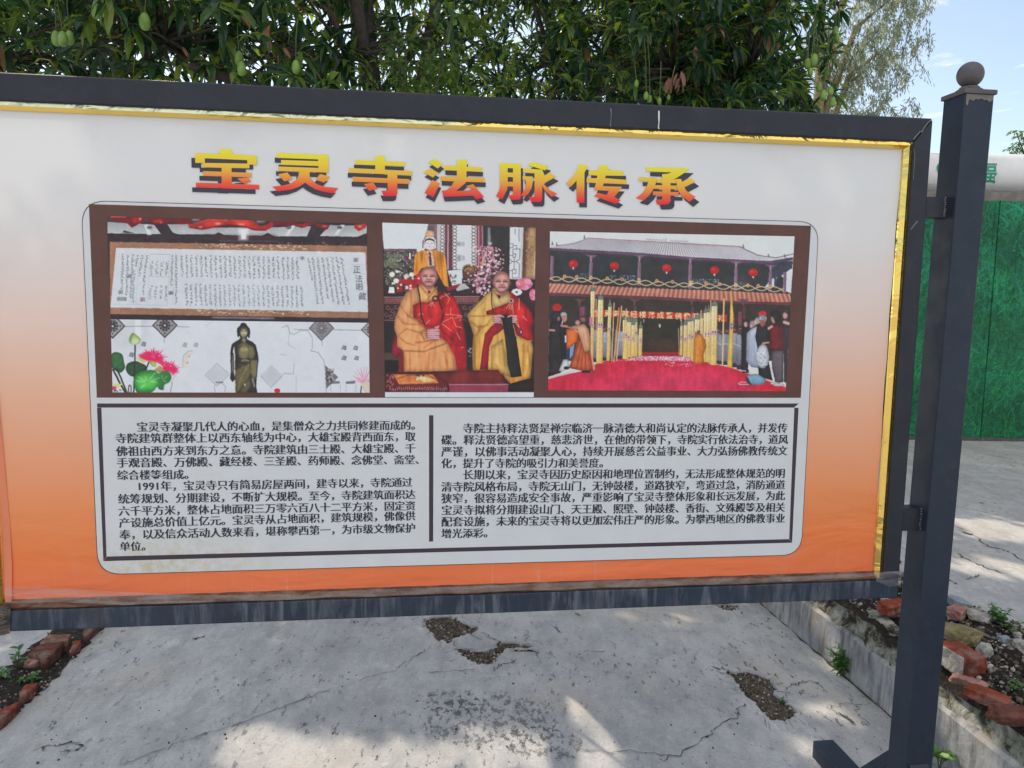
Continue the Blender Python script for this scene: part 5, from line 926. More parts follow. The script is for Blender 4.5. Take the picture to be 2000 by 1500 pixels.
p.P([(930, 1040), (1020, 980), (1060, 1180), (1085, 1290), (1000, 1240), (925, 1225)], (216, 170, 96), n=4)
for q, w, c, a in (([(745, 800), (860, 800), (945, 795)], 6, (150, 104, 52), .8), ([(760, 840), (830, 890), (900, 870)], 12, yl2, .6), ([(845, 880), (810, 960)], 12, (196, 112, 50), .6), ([(830, 920), (900, 860), (945, 800)], 7, yl2, .7), ([(800, 760), (860, 700), (890, 660)], 8, yl2, .5), ([(790, 980), (800, 1220)], 10, (186, 112, 50), .7), ([(840, 960), (830, 1200)], 10, (190, 118, 54), .5), ([(960, 1030), (935, 1200)], 9, yl2, .5), ([(1020, 1050), (1040, 1200)], 9, yl2, .5), ([(1190, 1010), (1180, 1260)], 9, yl2, .6), ([(1220, 1030), (1240, 1200)], 9, yl2, .6), ([(1150, 980), (1170, 1100)], 8, (232, 196, 128), .5), ([(885, 640), (880, 760)], 7, yl2, .6), ([(850, 690), (830, 780)], 8, (234, 196, 130), .5), ([(960, 1180), (1050, 1300)], 8, yl2, .5)): p.L(q, w * 1.15, V(c) * .86, b=2, a=min(1, a * 1.25))
for q in ([(935, 600), (930, 680), (945, 780)],): p.L(q, 8, (60, 34, 26))
for q in ([(1095, 690), (1105, 780)], [(1150, 660), (1150, 750)], [(1050, 740), (1075, 700)], [(1070, 745), (1080, 705)], [(1088, 750), (1088, 710)], [(1180, 800), (1210, 835)], [(1105, 870), (1125, 960)], [(1225, 1000), (1250, 992)], [(1120, 850), (1150, 890), (1140, 860)]): p.L(q, 5, (236, 170, 140), a=.95)
p.E(1088, 678, 22, 20, (214, 160, 156)).E(1088, 678, 9, 9, (70, 40, 44)).P([(1080, 610), (1100, 612), (1098, 660), (1080, 660)], (170, 40, 44)).E(1166, 928, 16, 20, (56, 50, 66)).E(1166, 926, 7, 12, (200, 206, 220))
fingers(945, 795, 62, 64, 4); p.L([(960, 800), (1000, 795), (1025, 805)], 14, (200, 152, 152), b=1); fingers(1098, 795, 38, 62, 4); p.L([(1062, 805), (1090, 795), (1120, 800)], 13, (200, 152, 152), b=1)
head(1013, 530, 64, 80)
# table in front
p.P([(85, 1245), (560, 1235), (985, 1225), (1065, 1345), (1060, 1400), (85, 1400)], (96, 34, 36), c2=(104, 32, 44), n=6).P([(640, 1235), (760, 1232), (740, 1330), (600, 1330)], (140, 46, 44), b=7, a=.7).P([(820, 1232), (980, 1228), (1040, 1300), (850, 1310)], (126, 40, 38), b=7, a=.6).L([(600, 1342), (1065, 1342)], 7, (196, 150, 160), b=1).P([(600, 1350), (1065, 1350), (1060, 1398), (600, 1398)], (142, 56, 76), n=6)
p.P([(95, 1255), (160, 1250), (480, 1245), (590, 1330), (600, 1395), (110, 1400)], (104, 34, 40), n=10).P([(155, 1262), (470, 1262), (515, 1330), (200, 1342)], (196, 116, 62), n=10).P([(330, 1290), (400, 1275), (490, 1310), (400, 1325)], (206, 180, 120)).S(16, 340, 1270, 420, 1310, 5, 10, [(60, 40, 44), (220, 200, 180), (176, 150, 80)]).L([(180, 1300), (260, 1270), (420, 1262), (490, 1300)], 5, (110, 60, 40)).L([(200, 1330), (330, 1322)], 5, (226, 150, 90), b=1)
for i in range(30): x = 125 + i * 15.5; p.L([(x, 1386 + p.r.uniform(-6, 5)), (x + p.r.uniform(2, 9), 1366 + p.r.uniform(-6, 6))], 4.5, (206, 170, 172), a=.85)
p.S(70, 98, 1262, 160, 1390, 3, 7, [(170, 110, 112), (80, 24, 34)]).R(80, 1402, 1275, 1450, (200, 203, 208))
A_ = lambda pts: [(730 + x / 4.053, 420 + y / 4.053) for x, y in pts]
p.done('printed_photo', A_([(68, 60), (1283, 98), (1266, 1442), (90, 1442)]), PH, fold=.16)

# ---- photograph four: the ceremony in front of the two-storey hall
p = Ink(1064, 446, 1556, 768); p.at(1050, 430, 3.6364)
p.R(60, 60, 1850, 1230, (206, 209, 208), c2=(204, 206, 206), n=1.5)
p.P([(80, 200), (370, 220), (1100, 260), (1810, 300), (1810, 580), (1790, 780), (80, 780)], (52, 52, 54), n=4).P([(80, 250), (700, 260), (700, 430), (80, 420)], (46, 52, 56), b=6, a=.6)
p.P([(85, 180), (140, 182), (260, 170), (355, 132), (1440, 190), (1560, 250), (1680, 268), (1815, 262), (1815, 300), (1650, 292), (1100, 265), (700, 235), (88, 200)], (196, 194, 198), n=3)
for i in range(84):
    t = i / 83; x0_ = 360 + 1080 * t; x1_ = 95 + 1560 * t; y0_ = 134 + 56 * t; y1_ = 196 + 90 * t; m_ = 1 - abs(t - .45) * 1.5; p.L([(x0_, y0_), (x1_, y1_)], 4.5, (118, 108, 122), a=max(.15, .9 * m_))
p.L([(355, 130), (1440, 192)], 9, (176, 150, 160)).L([(355, 126), (1440, 186)], 3, (110, 80, 96)).L([(140, 180), (260, 168), (352, 130)], 5, (120, 108, 118)).L([(1440, 190), (1560, 248), (1690, 268), (1815, 240)], 7, (120, 104, 120))
for x, y in ((332, 118), (1460, 182), (136, 172), (105, 162), (1640, 250), (1755, 252)): p.P([(x - 7, y + 14), (x - 2, y - 16), (x + 4, y - 4), (x + 9, y + 14)], (110, 110, 118))
for i in range(6): p.L([(770 + i * 22, 142 + i), (782 + i * 22, 132 + i), (790 + i * 22, 143 + i)], 3, (130, 120, 130)); p.L([(940 + i * 22, 150 + i), (952 + i * 22, 142 + i), (960 + i * 22, 152 + i)], 3, (130, 120, 130))
p.L([(910, 132), (910, 150)], 4, (120, 110, 120))
p.P([(85, 196), (700, 230), (1100, 262), (1650, 290), (1815, 262), (1815, 285), (1660, 312), (1100, 282), (700, 252), (85, 212)], (90, 72, 90), n=3).P([(85, 212), (700, 252), (1100, 282), (1660, 312), (1815, 300), (1815, 312), (1650, 330), (700, 266), (85, 224)], (62, 52, 66), n=3)
p.P([(1680, 300), (1815, 290), (1800, 345), (1690, 440), (1650, 490), (1610, 480)], (60, 62, 78), n=3).P([(1800, 345), (1812, 345), (1800, 520), (1750, 500), (1755, 420), (1730, 395)], (205, 208, 210)).P([(1655, 425), (1700, 400), (1690, 475), (1610, 480)], (200, 204, 206)).P([(1680, 400), (1697, 400), (1697, 500), (1680, 500)], (64, 72, 80))
for x, y0_, y1_ in ((102, 255, 420), (378, 300, 430), (722, 300, 470), (1083, 315, 485), (1408, 345, 500), (1653, 370, 510), (1755, 370, 520)):
    p.P([(x - 9, y0_), (x + 13, y0_), (x + 9, y1_), (x - 14, y1_)], (122, 90, 110), n=3).L([(x - 5, y0_), (x - 10, y1_)], 5, (150, 122, 140), b=1); yb = y0_ - 55
    if 300 < x < 1700: p.P([(x - 40, yb), (x + 45, yb + 4), (x + 14, yb + 22), (x + 6, yb + 55), (x - 4, yb + 55), (x - 10, yb + 20)], (118, 86, 112)).L([(x + 1, yb + 10), (x + 1, yb + 50)], 5, (170, 150, 170))
for x0_, x1_, y in ((280, 365, 378), (505, 710, 392), (1098, 1290, 418), (1420, 1500, 438)):
    for i in range(int((x1_ - x0_) / 7)):
        for j in range(3):
            if p.r.random() < .6: p.R(x0_ + i * 7, y + j * 12, x0_ + i * 7 + 5, y + j * 12 + 8, [(130, 150, 190), (90, 108, 150), (200, 210, 220)][p.r.integers(3)], a=.75 if x1_ - x0_ > 100 else .4)
for x, y in ((254, 310), (545, 325), (917, 340), (1257, 355), (1531, 373)):
    p.E(x, y, 31, 28, (188, 30, 40)); p.E(x - 8, y - 8, 15, 12, (222, 66, 66), b=2, a=.8)
    for d_ in (-20, -10, 0, 10, 20): p.L([(x + d_ * .6, y - 26), (x + d_, y), (x + d_ * .6, y + 26)], 2.5, (130, 14, 28), a=.7)
    p.R(x - 6, y + 27, x + 5, y + 40, (206, 190, 170))
p.P([(85, 425), (700, 462), (1400, 505), (1790, 520), (1790, 540), (85, 455)], (56, 46, 52))
for ph_, yo in ((0, 0), (3.14159, 4)): p.L([(85 + t, 412 + t * .048 + yo + 16 * math.sin(t / 29.0 + ph_)) for t in range(0, 1665, 6)], 6.5, (206, 186, 150)); p.L([(85 + t, 415 + t * .048 + yo + 16 * math.sin(t / 29.0 + ph_)) for t in range(0, 1665, 6)], 2, (140, 112, 86), a=.7)
for i, x in enumerate((192, 277, 378, 495, 600, 720, 846, 958, 1088, 1196, 1294, 1408, 1493, 1567, 1655)): p.E(x, 400 + (x - 192) * .049, 12, 13, [(206, 160, 90), (196, 150, 130), (214, 190, 120)][i % 3]); p.E(x, 400 + (x - 192) * .049, 5, 5, (120, 90, 60))
p.P([(82, 448), (700, 482), (1400, 506), (1795, 524), (1797, 585), (1380, 575), (900, 545), (82, 516)], (186, 124, 106), c2=(176, 104, 84), n=4)
for i in range(110):
    t = i / 109; x0_ = 60 + 1740 * t; x1_ = x0_ - 48 + 70 * t; y0_ = 448 + 78 * t; y1_ = 518 + 66 * t; p.L([(x0_, y0_), (x1_, y1_)], 6, (120, 66, 60) if i % 2 else (216, 170, 152), a=.75)
p.P([(82, 514), (900, 545), (1380, 575), (1797, 583), (1797, 604), (1380, 592), (900, 566), (82, 534)], (98, 56, 66), n=3)
p.P([(82, 534), (900, 566), (1380, 592), (1797, 604), (1790, 900), (1700, 1000), (82, 1000)], (56, 48, 44), n=4)
for x in (298, 688, 1095, 1460): p.P([(x - 40, 560), (x + 45, 562), (x + 8, 580), (x + 4, 608), (x - 4, 608), (x - 10, 578)], (104, 70, 78)); p.R(x - 4 + 22 * (x < 400), 615, x + 16 + 22 * (x < 400), 700, (110, 56, 70), a=.8)
p.R(298, 618, 332, 720, (120, 66, 84)).R(1425, 650, 1450, 760, (124, 70, 86))
p.E(138, 620, 32, 27, (176, 36, 40)).E(1597, 664, 30, 18, (190, 40, 40))
p.R(745, 700, 1015, 940, (48, 43, 38), n=4).P([(790, 850), (990, 850), (990, 930), (790, 930)], (84, 56, 38), b=8, a=.5).E(867, 750, 6, 14, (200, 212, 216), b=1).L([(754, 705), (754, 725)], 4, (210, 214, 214)).L([(1018, 705), (1018, 722)], 4, (210, 214, 214))
p.P([(400, 634), (700, 648), (1100, 660), (1345, 672), (1345, 722), (1100, 702), (700, 690), (400, 678)], (176, 44, 38), n=4)
for ch, x, y in (('宝', 428, 660), ('灵', 497, 662), ('寺', 556, 664), ('藏', 622, 667), ('经', 684, 668), ('楼', 746, 671), ('落', 810, 673), ('成', 873, 675), ('暨', 937, 677), ('佛', 1001, 680), ('像', 1062, 682), ('开', 1124, 685), ('礼', 1304, 697)): p.tex(ch, x, y, 52, (236, 212, 156))
# red carpet
p.P([(440, 1010), (620, 975), (1010, 970), (1110, 985), (1380, 1050), (1765, 1190), (1762, 1225), (60, 1225), (70, 1130), (320, 1070)], (190, 34, 58), c2=(204, 48, 84), n=4).P([(700, 1050), (1250, 1060), (1400, 1200), (500, 1200)], (204, 62, 98), b=14, a=.4, n=3).P([(1330, 1040), (1765, 1190), (1765, 1225), (1560, 1222)], (192, 30, 40), b=8, a=.75).P([(70, 1130), (260, 1085), (300, 1225), (60, 1225)], (186, 36, 52), b=8, a=.6)
for y, c in ((940, (150, 24, 34)), (948, (182, 40, 48)), (958, (140, 22, 32)), (966, (176, 36, 46))): p.L([(745, y), (1015, y)], 8, c)
p.P([(650, 975), (720, 965), (1040, 970), (1110, 985), (1020, 1000), (760, 992)], (206, 130, 150), b=3, a=.6)
p.S(520, 640, 966, 1110, 998, 2.2, 4.6, [(226, 190, 204), (214, 160, 182), (236, 214, 220), (160, 120, 150)], a=.85).S(60, 900, 985, 1090, 1040, 2.2, 4.5, [(236, 206, 214), (220, 150, 176)], a=.85).S(20, 560, 980, 700, 1000, 2, 4, [(236, 206, 214)])
p.rd = .3
# rows of people and long banners
gr_, gr2 = (164, 168, 182), (112, 108, 122)
def nun(x, y0_, y1_, w, c=gr_):
    w *= .78; c = V(c) * p.r.uniform(.8, 1.1)
    hh = y1_ - y0_; p.E(x, y0_ + hh * .06, w * .3, hh * .075, (96, 66, 64)); p.P([(x - w * .35, y0_ + hh * .14), (x + w * .35, y0_ + hh * .14), (x + w * .55, y0_ + hh * .5), (x + w * .42, y0_ + hh * .9), (x - w * .42, y0_ + hh * .9), (x - w * .55, y0_ + hh * .5)], c, c2=gr2, n=8); p.L([(x - w * .1, y0_ + hh * .45), (x - w * .1, y0_ + hh * .9)], 4, (96, 94, 110), b=1, a=.7); p.L([(x - w * .4, y0_ + hh * .4), (x + w * .4, y0_ + hh * .44)], 5, (214, 214, 222), b=1, a=.7); p.R(x - w * .35, y0_ + hh * .9, x + w * .35, y1_, (50, 46, 52))
for x, y0_, y1_, w in ((400, 740, 1010, 60), (425, 745, 1005, 50), (480, 760, 1000, 50), (505, 765, 1005, 46), (570, 770, 980, 46), (600, 775, 975, 40), (640, 785, 970, 40), (700, 790, 965, 34), (1285, 760, 1020, 54), (1330, 770, 1030, 50), (1295, 775, 1025, 46), (1350, 775, 1030, 48), (1400, 760, 1045, 64), (1430, 770, 1060, 56), (1230, 790, 1010, 40)): nun(x, y0_, y1_, w)
def flag(xt, yt, xb, yb, wt, wb, yr, dom=True, c=(230, 219, 186), c2=(226, 188, 104)):
    p.P([(xt - wt, yt), (xt + wt, yt), (xb + wb, yb), (xb - wb, yb)], c, c2=c2, n=5)
    p.L([(xt - wt * .1, yt + 10), (xb + wb * .05, yb)], 4, (176, 136, 70), b=1, a=.55); p.L([(xt + wt * .75, yt), (xb + wb * .75, yb)], wt * .35 + 2, (170, 120, 50), b=2, a=.45)
    for j in range(int((yb - yt) / 34)): p.E(xt + (xb - xt) * j / 9 + wt * .1 * (-1) ** j, yt + 14 + j * 30, wt * .28, 7, (170, 130, 70), b=1, a=.35)
    p.L([(xt - wt, yt), (xb - wb, yb)], 2.5, (176, 140, 76), a=.8).L([(xt + wt, yt), (xb + wb, yb)], 2.5, (160, 120, 60), a=.8)
    if dom: p.P([(xt - wt - 1, yt + 2), (xt - wt, yt - 16), (xt - wt * .3, yt - 28), (xt + wt * .4, yt - 28), (xt + wt, yt - 14), (xt + wt + 1, yt + 2)], (110, 124, 112), sm=True).L([(xt, yt - 28), (xt, yt - 46)], 3.5, (190, 170, 130)).L([(xt - wt, yt + 3), (xt + wt, yt + 3)], 4, (70, 90, 76))
    t = (yr - yt) / (yb - yt); xr = xt + (xb - xt) * t; w = wt + (wb - wt) * t
    for sx in ((-.4, .5) if w > 15 else (0,)): p.E(xr + sx * w, yr, max(w * .55, 8), 16, (226, 206, 216)); p.E(xr + sx * w, yr, max(w * .28, 4), 8, (110, 70, 130)); p.L([(xr + sx * w - w * .5, yr + 17), (xr + sx * w + w * .5, yr + 17)], 4, (190, 90, 140))
for i in range(9): x = 560 + i * 19; nun(x, 748 + i * 5, 990 - i * 3, 34)
for i in range(8): x = 1090 + i * 22; nun(x, 775 - i * 2, 985 + i * 5, 32)
for x, y in ((470, 770), (500, 762), (535, 775), (560, 780), (1282, 778), (1310, 788), (1345, 782), (1398, 772), (1440, 765), (1455, 790)): p.E(x, y, 12, 15, (142, 98, 90)); p.E(x, y - 8, 12, 9, (66, 58, 60))
for a in ((668, 735, 660, 975, 9, 10, 850), (690, 730, 690, 968, 9, 9, 845), (640, 715, 632, 980, 9, 10, 835), (1066, 735, 1062, 970, 9, 10, 840), (1100, 712, 1098, 985, 10, 11, 830), (1165, 690, 1158, 1005, 11, 12, 815), (1232, 640, 1226, 1020, 10, 11, 805)): flag(*a)
for a in ((700, 720, 700, 965, 8, 9, 800), (733, 765, 727, 965, 12, 12, 850), (680, 740, 676, 970, 12, 13, 840), (650, 720, 645, 975, 14, 15, 830), (620, 705, 622, 985, 15, 17, 815), (514, 610, 500, 1000, 12, 10, 775), (448, 560, 440, 1018, 18, 21, 742)): flag(*a)
for q, w in (([(543, 590), (525, 1000)], 8), ([(578, 625), (540, 1005)], 7), ([(596, 612), (560, 985)], 10), ([(630, 630), (605, 980)], 8), ([(415, 560), (418, 1020)], 6)): p.L(q, w, (190, 130, 100)).L([(q[0][0] + 2, q[0][1]), (q[1][0] + 3, q[1][1])], w * .4, (228, 200, 130))
flag(392, 500, 385, 1005, 15, 8, 745); p.P([(368, 690), (392, 690), (388, 760), (366, 745)], (196, 120, 150), b=1); p.L([(392, 480), (402, 440)], 4, (210, 196, 150))
for a in ((1022, 745, 1020, 960, 8, 9, 830), (1050, 740, 1046, 970, 12, 13, 845), (1080, 715, 1076, 975, 12, 13, 820), (1135, 700, 1120, 1000, 18, 16, 800), (1195, 655, 1190, 1010, 14, 16, 810), (1215, 650, 1212, 1010, 14, 15, 808), (1257, 605, 1250, 1030, 20, 20, 795)): flag(*a)
for q, w in (([(1230, 570), (1222, 1020)], 6), ([(1160, 640), (1150, 900)], 5), ([(1323, 560), (1312, 1030)], 11), ([(1000, 770), (1005, 960)], 4)): p.L(q, w, (186, 140, 96)).L([(q[0][0] + 1, q[0][1]), (q[1][0] + 2, q[1][1])], w * .45, (226, 208, 160))
p.P([(1372, 500), (1380, 500), (1392, 700), (1380, 1045), (1345, 1045), (1365, 720)], (226, 196, 110), c2=(226, 180, 70), n=4).P([(1380, 560), (1400, 720), (1412, 900), (1400, 760)], (170, 70, 60)).L([(1378, 480), (1378, 520)], 4, (190, 120, 80))
for y in (740, 765): p.E(1376, y, 13, 12, (200, 160, 190)); p.E(1376, y, 6, 6, (130, 80, 140))
p.rd = .4
# monk turned away on the carpet
p.P([(1120, 805), (1160, 805), (1190, 850), (1200, 900), (1180, 945), (1182, 1020), (1105, 1022), (1110, 860)], (226, 142, 56), c2=(216, 128, 50), n=4).E(1143, 795, 13, 13, (120, 78, 60))
for q in ([(1130, 830), (1120, 1015)], [(1150, 900), (1155, 1015)], [(1168, 850), (1185, 930)], [(1140, 950), (1138, 1015)]): p.L(q, 5, (176, 92, 34), b=1, a=.7)
p.L([(1125, 840), (1130, 1000)], 6, (240, 176, 100), b=2, a=.6)
# left group
blk = (46, 44, 46)
p.P([(80, 760), (100, 715), (150, 705), (190, 720), (205, 800), (200, 960), (165, 1085), (75, 1112)], blk, n=4).P([(150, 730), (185, 720), (205, 830), (195, 980), (170, 985)], (38, 38, 42), n=3)
p.P([(100, 705), (98, 668), (125, 645), (160, 655), (162, 700), (148, 715)], (50, 50, 58), sm=True).P([(140, 690), (160, 685), (158, 712), (142, 718)], (150, 100, 92)).P([(78, 655), (95, 660), (92, 700), (78, 715)], (52, 50, 56)).E(186, 672, 24, 20, (168, 172, 180)).P([(172, 680), (208, 678), (204, 712), (185, 724)], (178, 124, 114), sm=True).L([(180, 716), (172, 738)], 6, (206, 206, 210))
p.L([(84, 780), (118, 782)], 14, (196, 140, 126), b=1).P([(182, 990), (220, 988), (225, 1050), (170, 1080), (150, 1070)], (200, 204, 208)).P([(205, 910), (225, 905), (222, 990), (205, 985)], (46, 56, 96)).P([(228, 890), (262, 880), (250, 960), (230, 988)], (120, 150, 186)).P([(192, 820), (205, 818), (205, 870), (192, 868)], (200, 202, 208))
p.E(278, 712, 24, 19, (60, 54, 58)).E(284, 728, 18, 19, (196, 140, 130)).P([(258, 750), (310, 745), (310, 790), (255, 790)], (180, 186, 190))
p.P([(205, 760), (300, 745), (330, 735), (362, 775), (375, 850), (370, 935), (330, 940), (290, 800)], (226, 172, 138), c2=(222, 164, 128), n=4)
p.P([(203, 775), (285, 770), (290, 850), (245, 895), (205, 920)], (222, 112, 56), c2=(226, 104, 48), n=4).P([(290, 800), (335, 935), (375, 930), (405, 1060), (340, 1075), (220, 1050), (255, 960)], (180, 84, 52), c2=(190, 88, 54), n=5)
for q in ([(300, 860), (240, 1040)], [(310, 900), (280, 1060)], [(340, 945), (345, 1070)], [(365, 945), (390, 1055)], [(320, 950), (310, 1065)]): p.L(q, 7, (132, 52, 34), b=1, a=.7).L([(q[0][0] + 8, q[0][1]), (q[1][0] + 9, q[1][1])], 5, (216, 128, 92), b=1, a=.6)
for q in ([(320, 780), (345, 920)], [(345, 770), (368, 900)], [(300, 800), (335, 930)]): p.L(q, 5, (190, 122, 92), b=1, a=.7)
p.P([(375, 930), (385, 950), (410, 1055), (395, 1070)], (226, 150, 120), b=1).E(325, 702, 23, 25, (150, 96, 88)).P([(304, 695), (310, 680), (340, 676), (348, 700), (344, 720), (332, 690)], (62, 54, 58), b=1).L([(168, 750), (210, 755)], 15, (190, 132, 122), b=1).L([(268, 780), (295, 800)], 12, (200, 142, 126), b=1).R(315, 1068, 372, 1084, (40, 34, 36)).E(205, 1050, 20, 12, (44, 40, 42))
# right group
p.P([(1450, 760), (1480, 745), (1500, 800), (1495, 1070), (1445, 1065)], (44, 42, 44), n=4).P([(1462, 745), (1470, 715), (1500, 708), (1512, 735), (1500, 760)], (52, 50, 54), sm=True).E(1478, 742, 14, 20, (200, 150, 140)).E(1528, 735, 22, 24, (140, 146, 152)).E(1518, 750, 13, 18, (196, 146, 136)).E(1562, 715, 20, 24, (150, 156, 160)).E(1548, 725, 12, 20, (206, 160, 150))
p.P([(1485, 800), (1520, 770), (1565, 750), (1590, 780), (1580, 1050), (1520, 1045), (1480, 1000)], (190, 196, 210), c2=(152, 160, 182), n=6)
for q in ([(1510, 810), (1500, 1000)], [(1540, 800), (1535, 1035)], [(1565, 850), (1560, 1040)], [(1525, 830), (1515, 1020)]): p.L(q, 5, (128, 136, 160), b=1, a=.7)
p.P([(1560, 740), (1610, 735), (1650, 800), (1650, 870), (1600, 900), (1640, 1000), (1670, 1140), (1570, 1110), (1560, 900), (1545, 830)], (46, 44, 46), n=4).E(1598, 700, 30, 27, (132, 140, 152)).S(26, 1575, 682, 1622, 716, 3, 7, [(90, 96, 108), (170, 176, 186)]).P([(1578, 712), (1616, 716), (1614, 745), (1590, 755)], (150, 80, 70), sm=True).L([(1600, 875), (1640, 868)], 12, (196, 150, 140), b=1)
p.P([(1650, 760), (1690, 735), (1740, 760), (1752, 920), (1655, 925), (1650, 850)], (120, 34, 46), c2=(112, 32, 40), n=5).P([(1700, 760), (1742, 770), (1752, 920), (1715, 925)], (84, 40, 46), b=3, a=.8).P([(1655, 690), (1665, 650), (1700, 638), (1722, 665), (1722, 705), (1695, 725)], (48, 44, 48), sm=True).P([(1655, 680), (1672, 690), (1690, 720), (1675, 740), (1660, 720)], (186, 130, 118)).L([(1640, 770), (1665, 755)], 16, (206, 158, 150), b=1)
p.P([(1662, 930), (1745, 925), (1745, 1150), (1690, 1160), (1665, 1050)], (108, 96, 104), c2=(86, 76, 84), n=5).E(1685, 1160, 34, 10, (196, 192, 190)).E(1712, 1170, 40, 11, (190, 186, 184)).P([(1735, 660), (1760, 628), (1788, 640), (1790, 760), (1745, 770)], (62, 54, 60), n=4).E(1758, 678, 19, 24, (196, 146, 138)).L([(1752, 725), (1782, 735)], 22, (206, 160, 152), b=1).P([(1745, 765), (1785, 760), (1770, 1160), (1750, 1150)], (60, 50, 58), n=4).P([(1728, 655), (1740, 640), (1768, 630), (1788, 645), (1780, 670), (1750, 650)], (66, 58, 62))
p.P([(1580, 890), (1622, 890), (1645, 980), (1610, 1050), (1560, 1030), (1545, 960)], (196, 198, 206), n=9, sm=True).S(50, 1560, 930, 1632, 1030, 3, 8, [(160, 164, 178), (224, 224, 230), (140, 146, 164)], a=.7)
p.P([(1478, 1105), (1540, 1092), (1570, 1095), (1622, 1130), (1610, 1165), (1520, 1172), (1480, 1140)], (140, 178, 200), c2=(108, 142, 172), n=5).P([(1478, 1108), (1495, 1120), (1520, 1168), (1500, 1170), (1478, 1135)], (60, 64, 80)).L([(1425, 1160), (1450, 1148), (1480, 1152)], 6, (226, 160, 180)).L([(1430, 1166), (1500, 1166)], 5, (214, 200, 210)).R(1480, 1060, 1500, 1085, (40, 38, 40)).E(1465, 1080, 14, 8, (44, 40, 42))
K_ = lambda pts: [(1050 + x / 3.6364, 430 + y / 3.6364) for x, y in pts]
p.done('printed_photo', K_([(88, 80), (1825, 115), (1762, 1215), (75, 1208)]), PH, fold=.06)

# ================================================================== BRICKS, STONES, GRAVEL
def mat_brick(name, a, b):
    k = Mat(name); n = k.noise(24, 8, .7); c = k.ramp(n, [(.3, V(a) * .55), (.5, a), (.72, b)]); c = k.mix(k.ramp(k.noise(8, 6, .65), [(.52, 0), (.68, .75)]), c, (.30, .25, .21)); c = k.mix(k.ramp(k.noise(6, 6, .7, k.mapping((1, 1, 1), loc=(3, 3, 3))), [(.48, 0), (.64, .85)]), c, (.05, .042, .032))
    k.color(c).set(.92, 0, .2).bump(n, .9, .012); return k.m
M_BRICK = mat_brick('red_fired_brick', (.26, .058, .034), (.40, .12, .075)); M_BRICKD = mat_brick('dark_weathered_brick', (.15, .055, .042), (.24, .10, .075)); M_BRICKB = mat_brick('brown_brick', (.22, .11, .075), (.33, .2, .14))
M_STONE = mat_plain('pale_stone', (.36, .34, .31), .9, var=.5, scale=30, bump=.6); M_TAN = mat_plain('mossy_tan_stone', (.22, .18, .09), .95, var=.5, scale=26, bump=.8); M_GREY = mat_plain('blue_grey_stone', (.24, .27, .31), .8, var=.3, scale=30, bump=.5); M_PINKS = mat_brick('pink_brick_stone', (.36, .18, .15), (.5, .34, .3))
def chip(o, amp, cell=5):
    s = o.modifiers.new('subdivide', 'SUBSURF'); s.subdivision_type = 'SIMPLE'; s.levels = s.render_levels = 4
    t = bpy.data.textures.new('grain', 'CLOUDS'); t.noise_scale = cell / 100; d = o.modifiers.new('chip', 'DISPLACE'); d.texture = t; d.strength = amp; d.mid_level = .5; d.texture_coords = 'GLOBAL'; return o
def brick(pts, h, mat, label, sink=.03, group=None, tilt=0.0):
    top = [V(q) + Z * h for q in pts]; 
    ar = sum(top[i][0] * top[(i + 1) % len(top)][1] - top[(i + 1) % len(top)][0] * top[i][1] for i in range(len(top)))
    if ar < 0: top = top[::-1]
    c = sum(top) / len(top); mb = MB(); mb.prism([p - c for p in top], h + sink); mb2 = mb
    o = mb.build('brick', mat); o.location = tuple(c); bevel(o, .006, 2); chip(o, .014, 3); return tag(o, label, 'brick', group)
def stone(c, r, sq, mat, label, name='stone', seed=0, cat='stone', group=None):
    rr = np.random.default_rng(seed); import bmesh; bm = bmesh.new(); bmesh.ops.create_icosphere(bm, subdivisions=5, radius=1.25)
    box_ = 'brick' in name; d = [V(a) + rr.normal(0, .10, 3) for a in ((1, 0, 0), (-1, 0, 0), (0, 1, 0), (0, -1, 0), (0, 0, 1), (0, 0, -1))] + [rr.normal(0, 1, 3) for _ in range(4 if box_ else 9)]; off = np.concatenate([rr.uniform(.72, .9, 6), rr.uniform(.85, 1.1, len(d) - 6) if box_ else rr.uniform(.72, .98, len(d) - 6)])
    d = [a / np.linalg.norm(a) for a in d]; wv_ = rr.normal(0, 1, (14, 3)) * np.repeat([3, 7, 14, 26], [3, 4, 4, 3])[:, None]; wp = rr.random(14) * 6.28; wa = np.repeat([.02, .014, .010, .007], [3, 4, 4, 3])
    for v in bm.verts:
        p = V(v.co)
        for n_, o_ in zip(d, off):
            e = p @ n_ - o_
            if e > 0: p = p - n_ * e * .985
        p = p * (1 + float((wa * np.sin(wv_ @ p + wp)).sum()) * 1.3); v.co = Vector(p * r * V(sq))
    me = bpy.data.meshes.new(name); bm.to_mesh(me); bm.free(); me.materials.append(mat); me.polygons.foreach_set('use_smooth', [True] * len(me.polygons)); o = bpy.data.objects.new(name, me); scene.collection.objects.link(o); o.location = tuple(map(float, c)); o.rotation_euler = (0, 0, seed * 1.3); return tag(o, label, cat, group)
